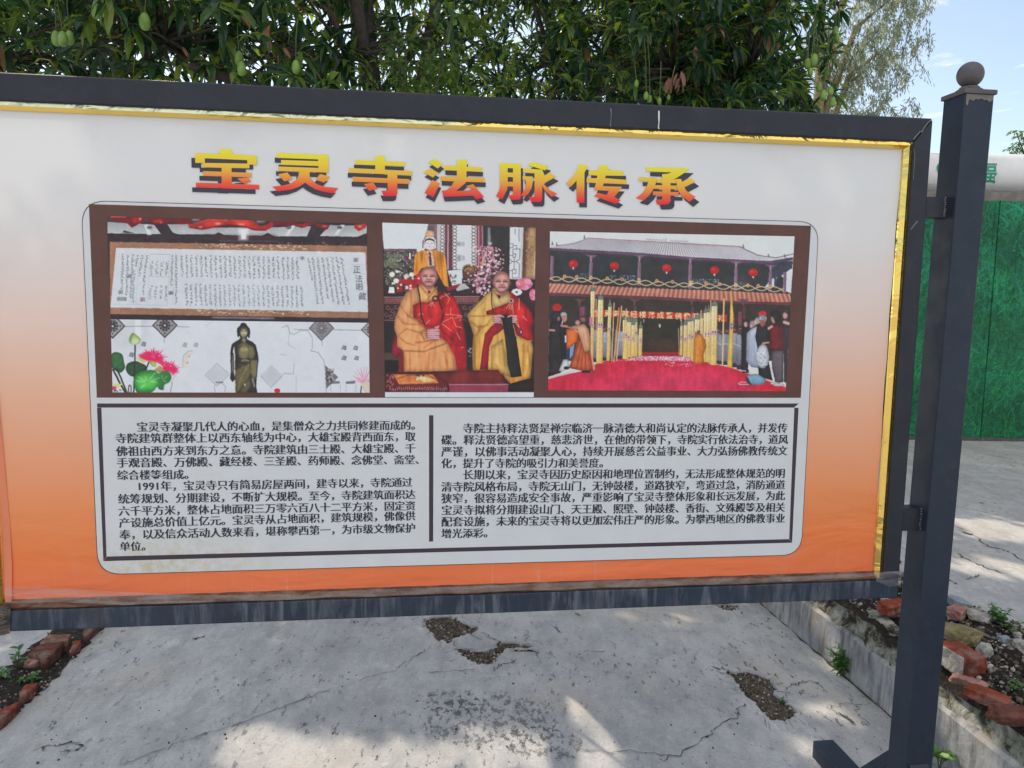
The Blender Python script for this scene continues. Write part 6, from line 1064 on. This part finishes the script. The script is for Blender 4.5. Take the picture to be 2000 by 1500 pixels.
# left edging strip
zl = lambda pts, z=0.0: [G(x / 7.5, 1220 + y / 7.5, z) for x, y in pts]
strip_pts = jag(zl([(2600, -900), (1500, 90), (1270, 320), (980, 600), (700, 930), (480, 1090), (160, 1320), (-300, 1640), (-1400, 2400), (-1700, 2000), (-700, 1200), (0, 780), (100, 700), (250, 480), (450, 350), (600, 240), (750, 110), (1700, -700)], .0), .012, 6)
obj('edging_soil', [p_ + Z * .004 for p_ in strip_pts], [list(range(len(strip_pts)))], M_DARKSOIL, ground)
GB = 'bricks laid in the broken edging strip'
brick(zl([(1210, 150), (1280, 95), (1430, -10), (1500, 0), (1240, 235)], .02), .018, M_BRICKD, 'dull red brick at the far end of the left edging, half under the board', group=GB)
brick(zl([(600, 320), (720, 220), (1040, 200), (1000, 300), (640, 345)], .03), .024, M_BRICKB, 'pale brown brick lying flat in the middle of the left edging strip', group=GB)
brick(zl([(410, 490), (600, 350), (940, 322), (780, 480), (680, 560)], .03), .022, M_BRICKD, 'broad dark red brick below the pale brown one in the left edging', group=GB)
brick(zl([(1010, 440), (1070, 280), (1200, 255), (1160, 345)], .02), .014, M_BRICK, 'small orange brick piece against the concrete, right of the dark brick', group=GB)
brick(zl([(265, 1070), (360, 950), (590, 885), (470, 1020), (310, 1110)], .02), .018, M_BRICK, 'orange brick piece below the weeds in the left edging strip', group=GB)
brick(zl([(-60, 1370), (180, 1190), (310, 1180), (150, 1350), (-40, 1500)], .02), .018, M_BRICK, 'long orange brick nearest the camera at the left picture edge', group=GB)
stone(zl([(505, 610)])[0] + Z * .012, .033, (1.25, .9, .75), M_PINKS, 'rough pinkish stone lump beside the weed in the left edging', seed=3)
# rubble on the right
zr = lambda x, y, z: G(1700 + x / 5, 1130 + y / 5, z)
A1, D1, C1 = zr(690, 640, .375), zr(915, 775, .375), zr(1150, 768, .375); D1b = zr(893, 900, .31)
e1 = (A1 - D1); e2 = (C1 - D1); e2 = e2 - e1 * 0
mb = MB(); top = [D1, C1, C1 + e1 * 1.35, D1 + e1 * 1.35]; mb.hexa([p_ + Z * -.075 for p_ in top] + top); c_ = sum(top) / 4; mb.v = [v - c_ for v in mb.v]
bk = mb.build('brick', M_BRICK); bk.location = tuple(c_); import bmesh; bm = bmesh.new(); bm.from_mesh(bk.data); bmesh.ops.recalc_face_normals(bm, faces=bm.faces); bm.to_mesh(bk.data); bm.free(); bevel(bk, .006); chip(bk, .012, 3)
tag(bk, 'big red brick with a grey mortar side on the rubble right of the post', 'brick', 'bricks on the rubble bed')
bk.data.materials.append(mat_plain('grey_mortar', (.36, .33, .29), .95, var=.35, scale=35, bump=.6)); 
for f_ in bk.data.polygons:
    if f_.normal @ Vector(np.cross(e1, Z) / np.linalg.norm(np.cross(e1, Z))) > .8 or f_.normal @ Vector(-np.cross(e1, Z) / np.linalg.norm(np.cross(e1, Z))) > .8: f_.material_index = 1
GR = 'bricks on the rubble bed'
stone(zr(205, 285, .33), .05, (1.3, .9, .65), M_BRICK, 'rounded red brick lump seen between the board corner and the post', 'brick_lump', 5, 'brick', GR)
stone(zr(1155, 1150, .315), .042, (1.6, .8, .55), M_BRICK, 'broken orange red brick bedded in the wall edge right of the post', 'brick_lump', 9, 'brick', GR)
stone(zr(1385, 1330, .315), .046, (1.4, .8, .6), M_BRICKD, 'dark red brick lump on the wall edge at the right picture border', 'brick_lump', 12, 'brick', GR)
stone(zr(955, 1010, .31), .032, (1.8, .6, .5), M_PINKS, 'flat pink brick shard under the big red brick', 'brick_shard', 14, 'brick', GR)
stone(zr(850, 335, .315), .04, (1.4, .9, .7), M_PINKS, 'pinkish brick lump at the top of the rubble beside the post', 'brick_lump', 15, 'brick', GR)
stone(zr(1060, 375, .315), .036, (1.3, .9, .8), M_STONE, 'white stone beside the weed at the edge of the yard', seed=21)
stone(zr(1118, 685, .325), .026, (1, 1, 1.0), M_STONE, 'rounded cream stone just behind the big red brick', seed=22)
stone(zr(1305, 605, .315), .027, (1.1, .9, .8), M_GREY, 'blue grey stone in front of the yard edge weed', seed=23)
stone(zr(1385, 640, .31), .02, (1.2, .8, .7), M_GREY, 'smaller blue grey stone next to the pale stones at the right border', seed=24)
stone(zr(1460, 650, .32), .034, (1.3, .9, .7), M_STONE, 'pale angular stone at the right border of the rubble', seed=25)
stone(zr(810, 530, .32), .055, (1.5, 1, .6), M_TAN, 'mossy tan stone right beside the post above the big red brick', seed=26)
stone(zr(985, 585, .315), .042, (1.5, .8, .6), M_TAN, 'low mossy tan stone to the right of the other tan one', seed=27)
stone(zr(860, 240, .315), .04, (1.3, .8, .6), M_GREY, 'dark grey stone at the far end of the rubble beside the yard', seed=28)
stone(zr(1440, 555, .31), .018, (1.3, .8, .7), M_STONE, 'small pale pebble stone below the yard edge weed', seed=30)
# gravel: uncountable, one object
ico = bmesh.new(); bmesh.ops.create_icosphere(ico, subdivisions=1, radius=1.0); iv = V([tuple(v.co) for v in ico.verts]); if_ = [[v.index for v in f.verts] for f in ico.faces]; ico.free()
def pebbles(name, pts, rmin, rmax, mats, parent=None):
    vs_, fs, mi = [], [], []
    for i, p_ in enumerate(pts):
        r = rmin * (rmax / rmin) ** (rng.random() ** 2.2); q = iv * r * rng.uniform(.65, 1.25, 3) * (1 + rng.normal(0, .14, (len(iv), 1))); an = rng.random() * 6.28; R2 = V([[math.cos(an), -math.sin(an), 0], [math.sin(an), math.cos(an), 0], [0, 0, 1]])
        fs += [[a_ + len(vs_) for a_ in f] for f in if_]; mi += [int(rng.integers(len(mats)))] * len(if_); vs_ += list(q @ R2.T + p_ + Z * r * .25)
    return obj(name, vs_, fs, None, parent, False, mats, mi)
k = Mat('mixed_gravel'); gi = k.n.new('ShaderNodeNewGeometry'); c = k.ramp(gi.outputs['Random Per Island'], [(0, (.03, .027, .025)), (.4, (.08, .068, .055)), (.65, (.19, .17, .145)), (.88, (.34, .32, .29)), (1, (.50, .48, .45))]); k.color(c).set(.9, 0, .2).bump(k.noise(120, 4), .4, .003); M_GRAVEL = k.m
pts = []
for _ in range(13000):
    b = rng.uniform(1.2, 4.4); l = rng.uniform(WL + .05, SL + .02 + .04 * rng.random()); pts.append(LB(l, b, TH - .013 + .03 * math.sin(b * 7 + l * 9) * math.sin(l * 17)))
gv = pebbles('gravel', pts, .0020, .013, [M_GRAVEL]); tag(gv, 'loose grey and white gravel over the rubble bed behind the low wall', 'gravel', kind='stuff')
pts = [G(rng.uniform(-40, 190), rng.uniform(1240, 1420)) for _ in range(900)]; from_strip = np.array([p_[:2] for p_ in strip_pts])
def inside(p_, poly):
    c_ = False
    for i in range(len(poly)):
        (x1, y1), (x2, y2) = poly[i - 1], poly[i]
        if (y1 > p_[1]) != (y2 > p_[1]) and p_[0] < (x2 - x1) * (p_[1] - y1) / (y2 - y1) + x1: c_ = not c_
    return c_
pts = [p_ for p_ in pts if inside(p_, from_strip)]
gl = pebbles('grit', [p_ + Z * .004 for p_ in pts], .0015, .008, [M_GRAVEL]); tag(gl, 'fine dark grit in the broken edging strip at lower left', 'grit', kind='stuff')
pp = []
for q in POTS:
    poly = [p_[:2] for p_ in q]; lo2 = np.min(poly, 0) - .02; hi2 = np.max(poly, 0) + .02; cen2 = np.mean(poly, 0)
    for _ in range(900):
        p_ = rng.uniform(lo2, hi2)
        if inside(p_, poly) or (inside(cen2 + (p_ - cen2) * .93, poly) and rng.random() < .5): pp.append(V([p_[0], p_[1], .004]))
pg_ = pebbles('grit', pp, .0014, .0075, [M_GRAVEL]); tag(pg_, 'loose brown grit lying in the broken holes of the concrete', 'grit', kind='stuff')
k2 = Mat('dry_leaf_litter'); gi = k2.n.new('ShaderNodeNewGeometry'); k2.color(k2.ramp(gi.outputs['Random Per Island'], [(0, (.03, .025, .02)), (.6, (.07, .05, .035)), (1, (.16, .11, .06))])).set(.9); M_LITTER = k2.m
lit = [G(rng.uniform(60, 1600), 1215 + 280 * rng.random() ** 1.2) for _ in range(420)]
lo_ = pebbles('grit', [p_ for p_ in lit if p_ @ D < WL - .05], .0012, .0050, [M_LITTER]); tag(lo_, 'scattered dark specks of grit on the grey concrete ground', 'grit', kind='stuff')

# ================================================================== PLANTS AND TREES
def leaves(base, dr, nrm, L, W, droop, segs=3):
    """vectorised folded leaves: base point, direction, rough normal, length, width, droop"""
    n = len(base); dr = dr / np.linalg.norm(dr, axis=1)[:, None]; side = np.cross(dr, nrm); side /= np.linalg.norm(side, axis=1)[:, None] + 1e-9; up = np.cross(side, dr)
    prof = {3: [(0, 0), (.3, .9), (.65, .85), (1, 0)], 2: [(0, 0), (.45, 1), (1, 0)]}[segs]; vs_ = []; pos = base.copy(); d_ = dr.copy(); last = 0
    cols = []
    for t, w in prof:
        st = (t - last) * L; last = t
        d_ = d_ + np.array([0, 0, -1.0]) * (droop * t * .55)[:, None] if t > 0 else d_; d_ /= np.linalg.norm(d_, axis=1)[:, None]; pos = pos + d_ * st[:, None]
        if w == 0: cols.append([pos.copy()])
        else: ww = (W * w / 2)[:, None]; cols.append([pos - side * ww + up * ww * .35, pos.copy(), pos + side * ww + up * ww * .35])
    flat_ = [c for r in cols for c in r]; K = len(flat_); vs_ = np.stack(flat_, 1).reshape(-1, 3)
    if segs == 3: f = [(0, 1, 2), (0, 2, 3), (1, 4, 5, 2), (2, 5, 6, 3), (4, 7, 5), (5, 7, 6)]
    else: f = [(0, 1, 2), (0, 2, 3), (1, 4, 2), (2, 4, 3)]
    return vs_, [[i * K + q for q in g] for i in range(n) for g in f]
def mat_leaf(name, stops, tr, trfac, rough=.38, odd=None):
    k = Mat(name); gi = k.n.new('ShaderNodeNewGeometry'); c = k.ramp(gi.outputs['Random Per Island'], stops); n = k.noise(18, 3); c = k.mix(k.ramp(n, [(.3, .25), (.6, 0)]), c, tuple(V(stops[0][1]) * .7))
    k.color(c).set(rough, 0, .5); tcol = k.ramp(gi.outputs['Random Per Island'], tr); k.translucent(tcol, trfac); return k.m
M_LEAF = mat_leaf('mango_leaf', [(0, (.014, .044, .030)), (.5, (.026, .078, .046)), (.8, (.055, .125, .058)), (.982, (.075, .12, .045)), (.99, (.20, .10, .06)), (1, (.24, .13, .08))], [(0, (.02, .07, .025)), (.5, (.07, .19, .03)), (.68, (.32, .50, .03)), (.97, (.55, .60, .05)), (1, (.4, .18, .06))], .42, .25)
M_LEAFS = mat_leaf('small_glossy_leaf', [(0, (.02, .06, .018)), (.6, (.045, .11, .025)), (1, (.10, .19, .04))], [(0, (.14, .30, .02)), (1, (.34, .48, .05))], .42)
M_EUC = mat_leaf('grey_green_leaf', [(0, (.12, .16, .11)), (.6, (.19, .24, .16)), (1, (.28, .33, .22))], [(0, (.34, .40, .28)), (1, (.55, .58, .42))], .5)
M_WEED = mat_leaf('weed_leaf', [(0, (.035, .11, .03)), (.6, (.06, .19, .045)), (1, (.12, .28, .06))], [(0, (.14, .34, .04)), (1, (.26, .45, .08))], .3)
M_BARK = mat_plain('dark_bark', (.06, .048, .04), .95, var=.4, scale=30, bump=.6); M_TWIG = mat_plain('green_twig', (.09, .12, .04), .8, var=.3); M_MANGO = mat_plain('green_mango_skin', (.16, .27, .05), .45, var=.3, scale=25); M_DEAD = mat_leaf('dead_leaf', [(0, (.17, .07, .045)), (1, (.30, .15, .10))], [(0, (.3, .12, .05)), (1, (.4, .2, .1))], .25, .7)
# gaps in the crowns where the sun comes through: (point lit, radius)
BEAMS = [(G(490, 1452), .07), (G(575, 1487), .09), (G(1030, 1462), .05), (G(1130, 1387), .028), (G(1200, 1448), .02), (G(1170, 1485), .03), (G(680, 1492), .06), (G(800, 1480), .05), (G(930, 1470), .06), (G(1610, 1388), .022), (G(1585, 1470), .012),
         (LB(WL, (G(1620, 1240, .1) @ -N), .10), .03), (LB(WL, (G(1915, 1440, .15) @ -N), .12), .05), (G(1960, 1035, TH), .10), (G(1990, 1115, TH), .06), (G(1900, 1110, TH), .04), (B(1050, 835), .045), (B(1150, 1010), .02)]
def carve(p_, slack_=.07):
    keep = np.ones(len(p_), bool)
    for q, r in BEAMS:
        v = p_ - q; t = v @ SUN; d2 = np.linalg.norm(v - t[:, None] * SUN, axis=1); keep &= d2 > r + slack_
    return keep
def clear(pts, pad=.02):
    q = np.concatenate([np.linspace(V(a), V(b), 14) for a, b in zip(pts[:-1], pts[1:])]); return bool(carve(q, pad).all())
def mango_tree(label, trunk, fork, clumps, seed, leafL=(.12, .21), per=(8, 13), tr=.09, extra=None):
    rr = np.random.default_rng(seed); t = empty('mango_tree', trunk, label, 'tree', 'mango trees behind the board'); Bs, Ds, Ls, Ws, Dr, Ns = [], [], [], [], [], []
    mb = MB(); trunk = V(trunk); fork = V(fork); mid = (trunk + fork) / 2 + V([rr.normal(0, .06), rr.normal(0, .06), 0]); mb.tube([trunk - Z * .05, trunk + Z * .12, mid, fork], [tr * 1.5, tr * 1.15, tr, tr * .85], 12); tw = MB()
    for (c, r, n) in clumps:
        c = V(c); r = V(r); k1 = fork + (c - fork) * .45 + V([rr.normal(0, .12), rr.normal(0, .12), .12]); end = c + V([0, 0, -.1 * r[2]]); limb = [fork, k1, (k1 + end) / 2 + rr.normal(0, .05, 3), end]
        for _ in range(60):
            if clear(limb, .04): break
            limb = [fork, k1 + rr.normal(0, .22, 3), (k1 + end) / 2 + rr.normal(0, .25, 3), end + rr.normal(0, .15, 3)]
        mb.tube(limb, [tr * .6, tr * .42, tr * .3, tr * .16], 8)
        u = rr.normal(0, 1, (n, 3)); u /= np.linalg.norm(u, axis=1)[:, None]; rad = rr.random(n) ** (1 / 2.3); P_ = c + u * rad[:, None] * r * (1 + .18 * np.sin(u[:, :1] * 5 + seed) * np.cos(u[:, 2:3] * 6))
        ax = u * .55 + rr.normal(0, .5, (n, 3)) + V([0, 0, .25]); ax /= np.linalg.norm(ax, axis=1)[:, None]
        for i in range(0, n):
            if i % 4 == 0:
                m_ = c + (P_[i] - c) * .5 + rr.normal(0, .06, 3); st = end + (c - end) * rr.random()
                if clear([st, m_, P_[i]]): tw.tube([st, m_, P_[i]], [.014, .008, .004], 5)
            nl = rr.integers(*per); an = np.arange(nl) * 2.4 + rr.random() * 6; el = rr.uniform(.25, 1.45, nl); a_ = ax[i]; e_ = np.cross(a_, V([.3, .5, .8])); e_ /= np.linalg.norm(e_); g_ = np.cross(a_, e_)
            dd = a_ * np.cos(el)[:, None] + (e_ * np.cos(an)[:, None] + g_ * np.sin(an)[:, None]) * np.sin(el)[:, None]
            Bs.append(P_[i] + rr.normal(0, .012, (nl, 3))); Ds.append(dd); l_ = rr.uniform(*leafL, nl); Ls.append(l_); Ws.append(l_ * rr.uniform(.19, .27, nl)); Dr.append(rr.uniform(.5, 1.7, nl)); Ns.append(np.tile(V([0, 0, 1.0]), (nl, 1)) + rr.normal(0, .25, (nl, 3)))
    mb.build('trunk', M_BARK, t, True); tw.build('branches', M_BARK, t, True)
    b = np.concatenate(Bs); d_ = np.concatenate(Ds); kp = carve(b + d_ * .04) & carve(b + d_ * .10 - Z * .05); vs_, fs = leaves(b[kp], d_[kp], np.concatenate(Ns)[kp], np.concatenate(Ls)[kp], np.concatenate(Ws)[kp], np.concatenate(Dr)[kp]); obj('crown', vs_, fs, M_LEAF, t)
    return t
def mango(tree, px, py, dep, s=1.0, stalk=.2, n=0):
    c = at(px, py, dep); k_ = 18; mb = MB(); L_ = .037 * s; prof = [(.0225 * s * math.sin(a) ** .8 * (1 + .12 * math.cos(a)), L_ * (-math.cos(a))) for a in np.linspace(.03, math.pi - .03, 14)]
    mb.lathe(c, prof, 14); dx = rng.normal(0, .03); m = mb.build('mango', M_MANGO, tree, True)
    tb = MB(); top = c + Z * L_; tb.tube([top - Z * .004, top + V([dx * .4, .01, stalk * .5]), top + V([dx, .05, stalk])], [.0022, .0026, .003], 5); tb.build('fruit_stalk', M_TWIG, m)
TA = mango_tree('mango tree with hanging fruit behind the left half of the board', (-.9, 5.4, 0), (-.8, 5.2, 1.9), [((-3.1, 4.7, 2.95), (1.0, .8, .62), 165), ((-2.0, 4.5, 3.0), (.85, .8, .62), 165), ((-1.05, 4.9, 3.05), (.8, .8, .62), 105), ((-3.7, 5.6, 4.2), (1.2, 1.1, .9), 420), ((-2.5, 5.3, 4.2), (1.5, 1.0, .8), 330), ((-1.0, 5.4, 4.35), (1.2, 1.0, .75), 330), ((-1.7, 5.2, 5.2), (1.6, 1.2, .6), 420), ((.0, 5.2, 5.1), (.9, 1.0, .6), 200)], 11)
TB = mango_tree('mango tree with clustered small fruit behind the right half of the board', (.8, 6.0, 0), (.85, 5.7, 2.0), [((.95, 4.9, 2.95), (.85, .75, .65), 210), ((1.42, 4.9, 2.95), (.55, .6, .65), 160), ((.25, 5.5, 3.2), (.8, .8, .75), 110), ((1.1, 5.4, 4.05), (1.2, 1.0, .8), 250), ((.2, 5.6, 4.6), (1.0, 1.0, .7), 180), ((1.75, 5.7, 3.9), (.7, .8, .8), 130), ((.9, 5.2, 5.0), (1.3, 1.1, .6), 180)], 23, (.085, .165), (10, 17))
TC = mango_tree('farther mango tree closing the gap behind the two front ones', (1.0, 9.6, 0), (1.0, 9.5, 2.4), [((-.2, 9.2, 4.1), (1.5, 1.2, 1.1), 190), ((1.6, 9.4, 4.3), (1.5, 1.2, 1.2), 240), ((.6, 9.6, 5.8), (2.0, 1.4, .9), 220), ((2.0, 9.4, 5.6), (1.3, 1.2, 1.0), 120), ((1.6, 9.0, 3.2), (1.5, 1.0, .7), 170), ((2.0, 8.0, 3.5), (1.0, .9, .8), 180), ((1.2, 8.2, 4.6), (1.4, 1.0, .9), 200)], 37)
TD = mango_tree('mango tree farther back behind the left end of the board', (-2.2, 7.4, 0), (-2.1, 7.2, 2.2), [((-3.6, 6.6, 3.6), (1.1, .9, .8), 130), ((-2.0, 6.8, 3.6), (1.0, .9, .7), 90), ((-.6, 6.8, 3.6), (.9, .9, .7), 70), ((-3.2, 7.3, 4.8), (1.4, 1.0, .75), 620), ((-1.5, 7.4, 4.9), (1.3, 1.0, .65), 500), ((.1, 7.5, 5.0), (1.1, 1.0, .7), 420), ((-1.8, 6.4, 2.45), (1.6, .7, .35), 120), ((-2.2, 8.2, 5.7), (2.0, 1.0, .6), 260)], 51)
for px, py, dep, s, st in ((283, 42, 3.75, 1.15, .16), (188, 22, 3.8, 1.0, .2), (205, 20, 3.78, .95, .2), (110, 75, 3.8, 1.0, .25), (123, 76, 3.75, 1.0, .25), (136, 74, 3.82, .95, .25), (467, 114, 4.0, 1.0, .15), (472, 134, 3.95, 1.0, .2), (578, 131, 3.95, .95, .22)): mango(TA, px, py, dep, s, st)
for px, py, dep, s, st in ((1243, 163, 4.1, .55, .24), (1262, 187, 4.1, .6, .3), (1269, 193, 4.12, .55, .3), (1288, 197, 4.1, .5, .2), (1306, 190, 4.12, .4, .16), (1577, 124, 4.2, .8, .22), (1590, 118, 4.2, 1.0, .15), (1600, 170, 4.2, .7, .3), (1608, 186, 4.2, .8, .3), (1622, 178, 4.2, .7, .3), (1626, 200, 4.2, .75, .32), (1615, 140, 4.25, .6, .3), (1583, 140, 4.2, .6, .3), (1545, 80, 4.3, .7, .2), (1632, 60, 4.4, .7, .2), (1635, 75, 4.4, .65, .2)): mango(TB, px, py, dep, s, st)
dl = []
for px, py, dep, n in ((1322, 168, 4.05, 11), (525, 78, 4.0, 5), (553, 108, 4.0, 2), (358, 112, 3.8, 2), (465, 38, 3.9, 1), (1510, 95, 4.2, 3), (1350, 100, 4.2, 2)):
    c = at(px, py, dep); tr_ = TA if px < 800 else TB; b = c + rng.normal(0, .02, (n, 3)) + Z * .05; d_ = rng.normal(0, .4, (n, 3)) + V([0, 0, -1]); L_ = rng.uniform(.05, .095, n); vs_, fs = leaves(b, d_, rng.normal(0, 1, (n, 3)), L_, L_ * .3, rng.uniform(.1, .5, n)); obj('dead_leaves', vs_, fs, M_DEAD, tr_)
# fine-leaved shrub between the mango trees
t = empty('shrub', (-.55, 4.35, 0), 'fine leaved bright green shrub between the two front mango trees', 'shrub'); mb = MB(); cs = []
for i in range(15):
    q = V([-.45 + rng.normal(0, .2), 4.35 + rng.normal(0, .14), rng.uniform(2.5, 3.2)]); sm_ = [(-.55 + rng.normal(0, .03), 4.35, 0), (-.55 + rng.normal(0, .1), 4.35 + rng.normal(0, .08), 1.5), q]
    if clear(sm_[1:], .01): mb.tube(sm_, [.014, .009, .003], 6)
    for j in range(24):
        f_ = rng.uniform(.45, 1.0); s0 = V([-.55, 4.35, 1.5]); cs.append(s0 + (q - s0) * f_ + rng.normal(0, .07, 3))
mb.build('stems', M_BARK, t, True); b = np.repeat(V(cs), 9, 0) + rng.normal(0, .03, (len(cs) * 9, 3)); b = b[carve(b, .04)]; n = len(b); L_ = rng.uniform(.03, .06, n); vs_, fs = leaves(b, rng.normal(0, 1, (n, 3)) + V([0, 0, .2]), rng.normal(0, .5, (n, 3)) + Z, L_, L_ * .45, rng.uniform(0, .6, n), 2); obj('foliage', vs_, fs, M_LEAFS, t)
# pale feathery tree far behind on the right
def feathery(loc, H, label, clumps, seed):
    rr = np.random.default_rng(seed); t = empty('eucalyptus_tree', loc, label, 'tree'); mb = MB(); loc = V(loc); Bs, Ds = [], []
    mb.tube([loc, loc + V([.1, 0, H * .5]), loc + V([0, 0, H])], [.2, .13, .05], 10)
    for c, r, n in clumps:
        c = loc + V(c); mb.tube([loc + V([0, 0, c[2] * .62]), (loc + c) / 2 + V([0, 0, c[2] * .42]), c], [.08, .05, .02], 6); u = rr.normal(0, 1, (n, 3)); u /= np.linalg.norm(u, axis=1)[:, None]; P_ = c + u * (rr.random(n) ** .5)[:, None] * V(r)
        for i in range(n):
            m = rr.integers(30, 52); ln = rr.uniform(.25, .55); sw = rr.normal(0, .35, 2); tt_ = np.linspace(0, 1, m); q = P_[i] + np.stack([sw[0] * tt_ * ln, sw[1] * tt_ * ln, -tt_ ** 1.4 * ln + .25 * tt_ * ln], 1)
            if i % 3 == 0: mb.tube([q[0], q[m // 2], q[-1]], [.008, .006, .003], 4)
            Bs.append(q + rr.normal(0, .03, (m, 3))); Ds.append(rr.normal(0, .5, (m, 3)) + V([0, 0, -.9]))
    mb.build('trunk', M_TAN, t, True); b = np.concatenate(Bs); n = len(b); L_ = rr.uniform(.06, .12, n); vs_, fs = leaves(b, np.concatenate(Ds), rr.normal(0, 1, (n, 3)), L_, L_ * .24, rr.uniform(0, .3, n), 2); obj('crown', vs_, fs, M_EUC, t); return t
ea = at(1570, 600, 15.0); feathery((ea[0], ea[1], 0), 7.6, 'pale grey green feathery tree far behind, at the right end of the mangoes', [((1.0, 0, 5.1), (.85, .8, .65), 85), ((1.2, 0, 6.3), (.75, .8, .7), 95), ((1.4, .1, 7.3), (.75, .7, .7), 85), ((.4, .2, 6.2), (.9, .8, .9), 80), ((.8, 0, 7.9), (.9, .8, .8), 85), ((.95, -.1, 4.3), (.5, .6, .4), 50)], 3)
# sprig of a tree showing above the pipe
sp = empty('sapling', (7.05, 10.4, 0), 'thin sapling top with umbrella leaf tufts above the white pipe', 'sapling'); mb = MB(); Bs, Ds = [], []
rt = at(2010, 330, 10.6)
for px, py in ((1985, 260), (1990, 283), (1977, 292), (1990, 300), (1998, 268), (2012, 280), (2025, 255), (2020, 300)):
    c = at(px, py, 10.6); mb.tube([V([rt[0], rt[1], 0]), rt, (rt + c) / 2 + Z * .02, c], [.03, .016, .009, .005], 6); n = 46; a_ = rng.random(n) * 6.28; r_ = rng.uniform(.01, .1, n); Bs.append(c + np.stack([r_ * np.cos(a_), r_ * np.sin(a_) * .8, .03 - r_ * .25 + rng.normal(0, .012, n)], 1)); Ds.append(np.stack([np.cos(a_), np.sin(a_), -.35 + 0 * a_], 1))
sp.location = (float(rt[0]), float(rt[1]), 0); mb.build('stem', M_BARK, sp, True); b = np.concatenate(Bs); n = len(b); L_ = rng.uniform(.04, .075, n); vs_, fs = leaves(b, np.concatenate(Ds), np.tile(Z, (n, 1)) + rng.normal(0, .3, (n, 3)), L_, L_ * .45, rng.uniform(.1, .5, n), 2); obj('foliage', vs_, fs, M_LEAFS, sp)
# weeds
def weed(name, loc, label, stems, leafL, H, spread, per, wid=.4, seed=0, droop=(.2, .8), start=.15):
    rr = np.random.default_rng(seed); loc = V(loc); t = empty(name, loc, label, 'weed'); mb = MB(); Bs, Ds, Ls = [], [], []
    for i in range(stems):
        a_ = rr.random() * 6.28; e = loc + V([math.cos(a_) * spread * rr.random(), math.sin(a_) * spread * rr.random(), H * rr.uniform(.6, 1.0)]); m = (loc + e) / 2 + V([rr.normal(0, .004), rr.normal(0, .004), .1 * H]); mb.tube([loc + rr.normal(0, .006, 3) * V([1, 1, 0]), m, e], [.003, .0022, .001], 5)
        for j in range(per):
            f = start + (1 - start) * (j + .5) / per; p_ = (1 - f) ** 2 * loc + 2 * f * (1 - f) * m + f * f * e; an = j * 2.4 + rr.random(); Bs.append(p_); Ds.append(V([math.cos(an), math.sin(an), rr.uniform(-.1, .8)])); Ls.append(leafL * rr.uniform(.6, 1.15) * (1.1 - .45 * f))
    mb.build('stems', M_TWIG, t, True); b = V(Bs); n = len(b); L_ = V(Ls); vs_, fs = leaves(b, V(Ds), np.tile(Z, (n, 1)) + rr.normal(0, .2, (n, 3)), L_, L_ * wid, rr.uniform(*droop, n)); obj('leaf_cluster', vs_, fs, M_WEED, t); return t
weed('weed', LB(WL - .012, G(1640, 1318) @ -N, .0), 'bushy green weed growing at the foot of the low wall', 13, .045, .125, .055, 15, .28, 1)
w_ = weed('weed', G(1838, 1510) + V([0, 0, .0]), 'broad leaved light green weed beside the post base', 3, .075, .10, .03, 4, .55, 2, (.3, .9), .5)
weed('weed', G(1527, 1378), 'tiny seedling in the broken patch of concrete', 3, .022, .03, .014, 4, .5, 3)
weed('weed', zr(1225, 440, TH), 'leafy green weed on the edge of the upper yard', 10, .035, .075, .055, 12, .42, 4)
weed('weed', zr(1380, 500, TH), 'low straggling weed right of the leafy one at the yard edge', 6, .026, .03, .09, 8, .4, 5)
weed('weed', zr(1440, 1110, TH), 'small weed among gravel at the right border above the dark red brick', 8, .024, .035, .05, 9, .35, 6)
weed('weed', zl([(275, 680)])[0], 'upright pale green weed with four broad leaves in the left edging', 2, .062, .105, .01, 5, .5, 7, (.1, .5), .35)
weed('weed', zl([(500, 850)])[0], 'low green weed above the orange brick piece in the left edging', 6, .032, .035, .03, 6, .5, 8)
weed('weed', zl([(340, 860)])[0], 'small weed left of the low green one in the left edging', 3, .03, .03, .03, 4, .42, 9)
weed('weed', zl([(20, 790)])[0], 'weed leaves cut by the left picture border', 3, .05, .05, .03, 4, .42, 10)
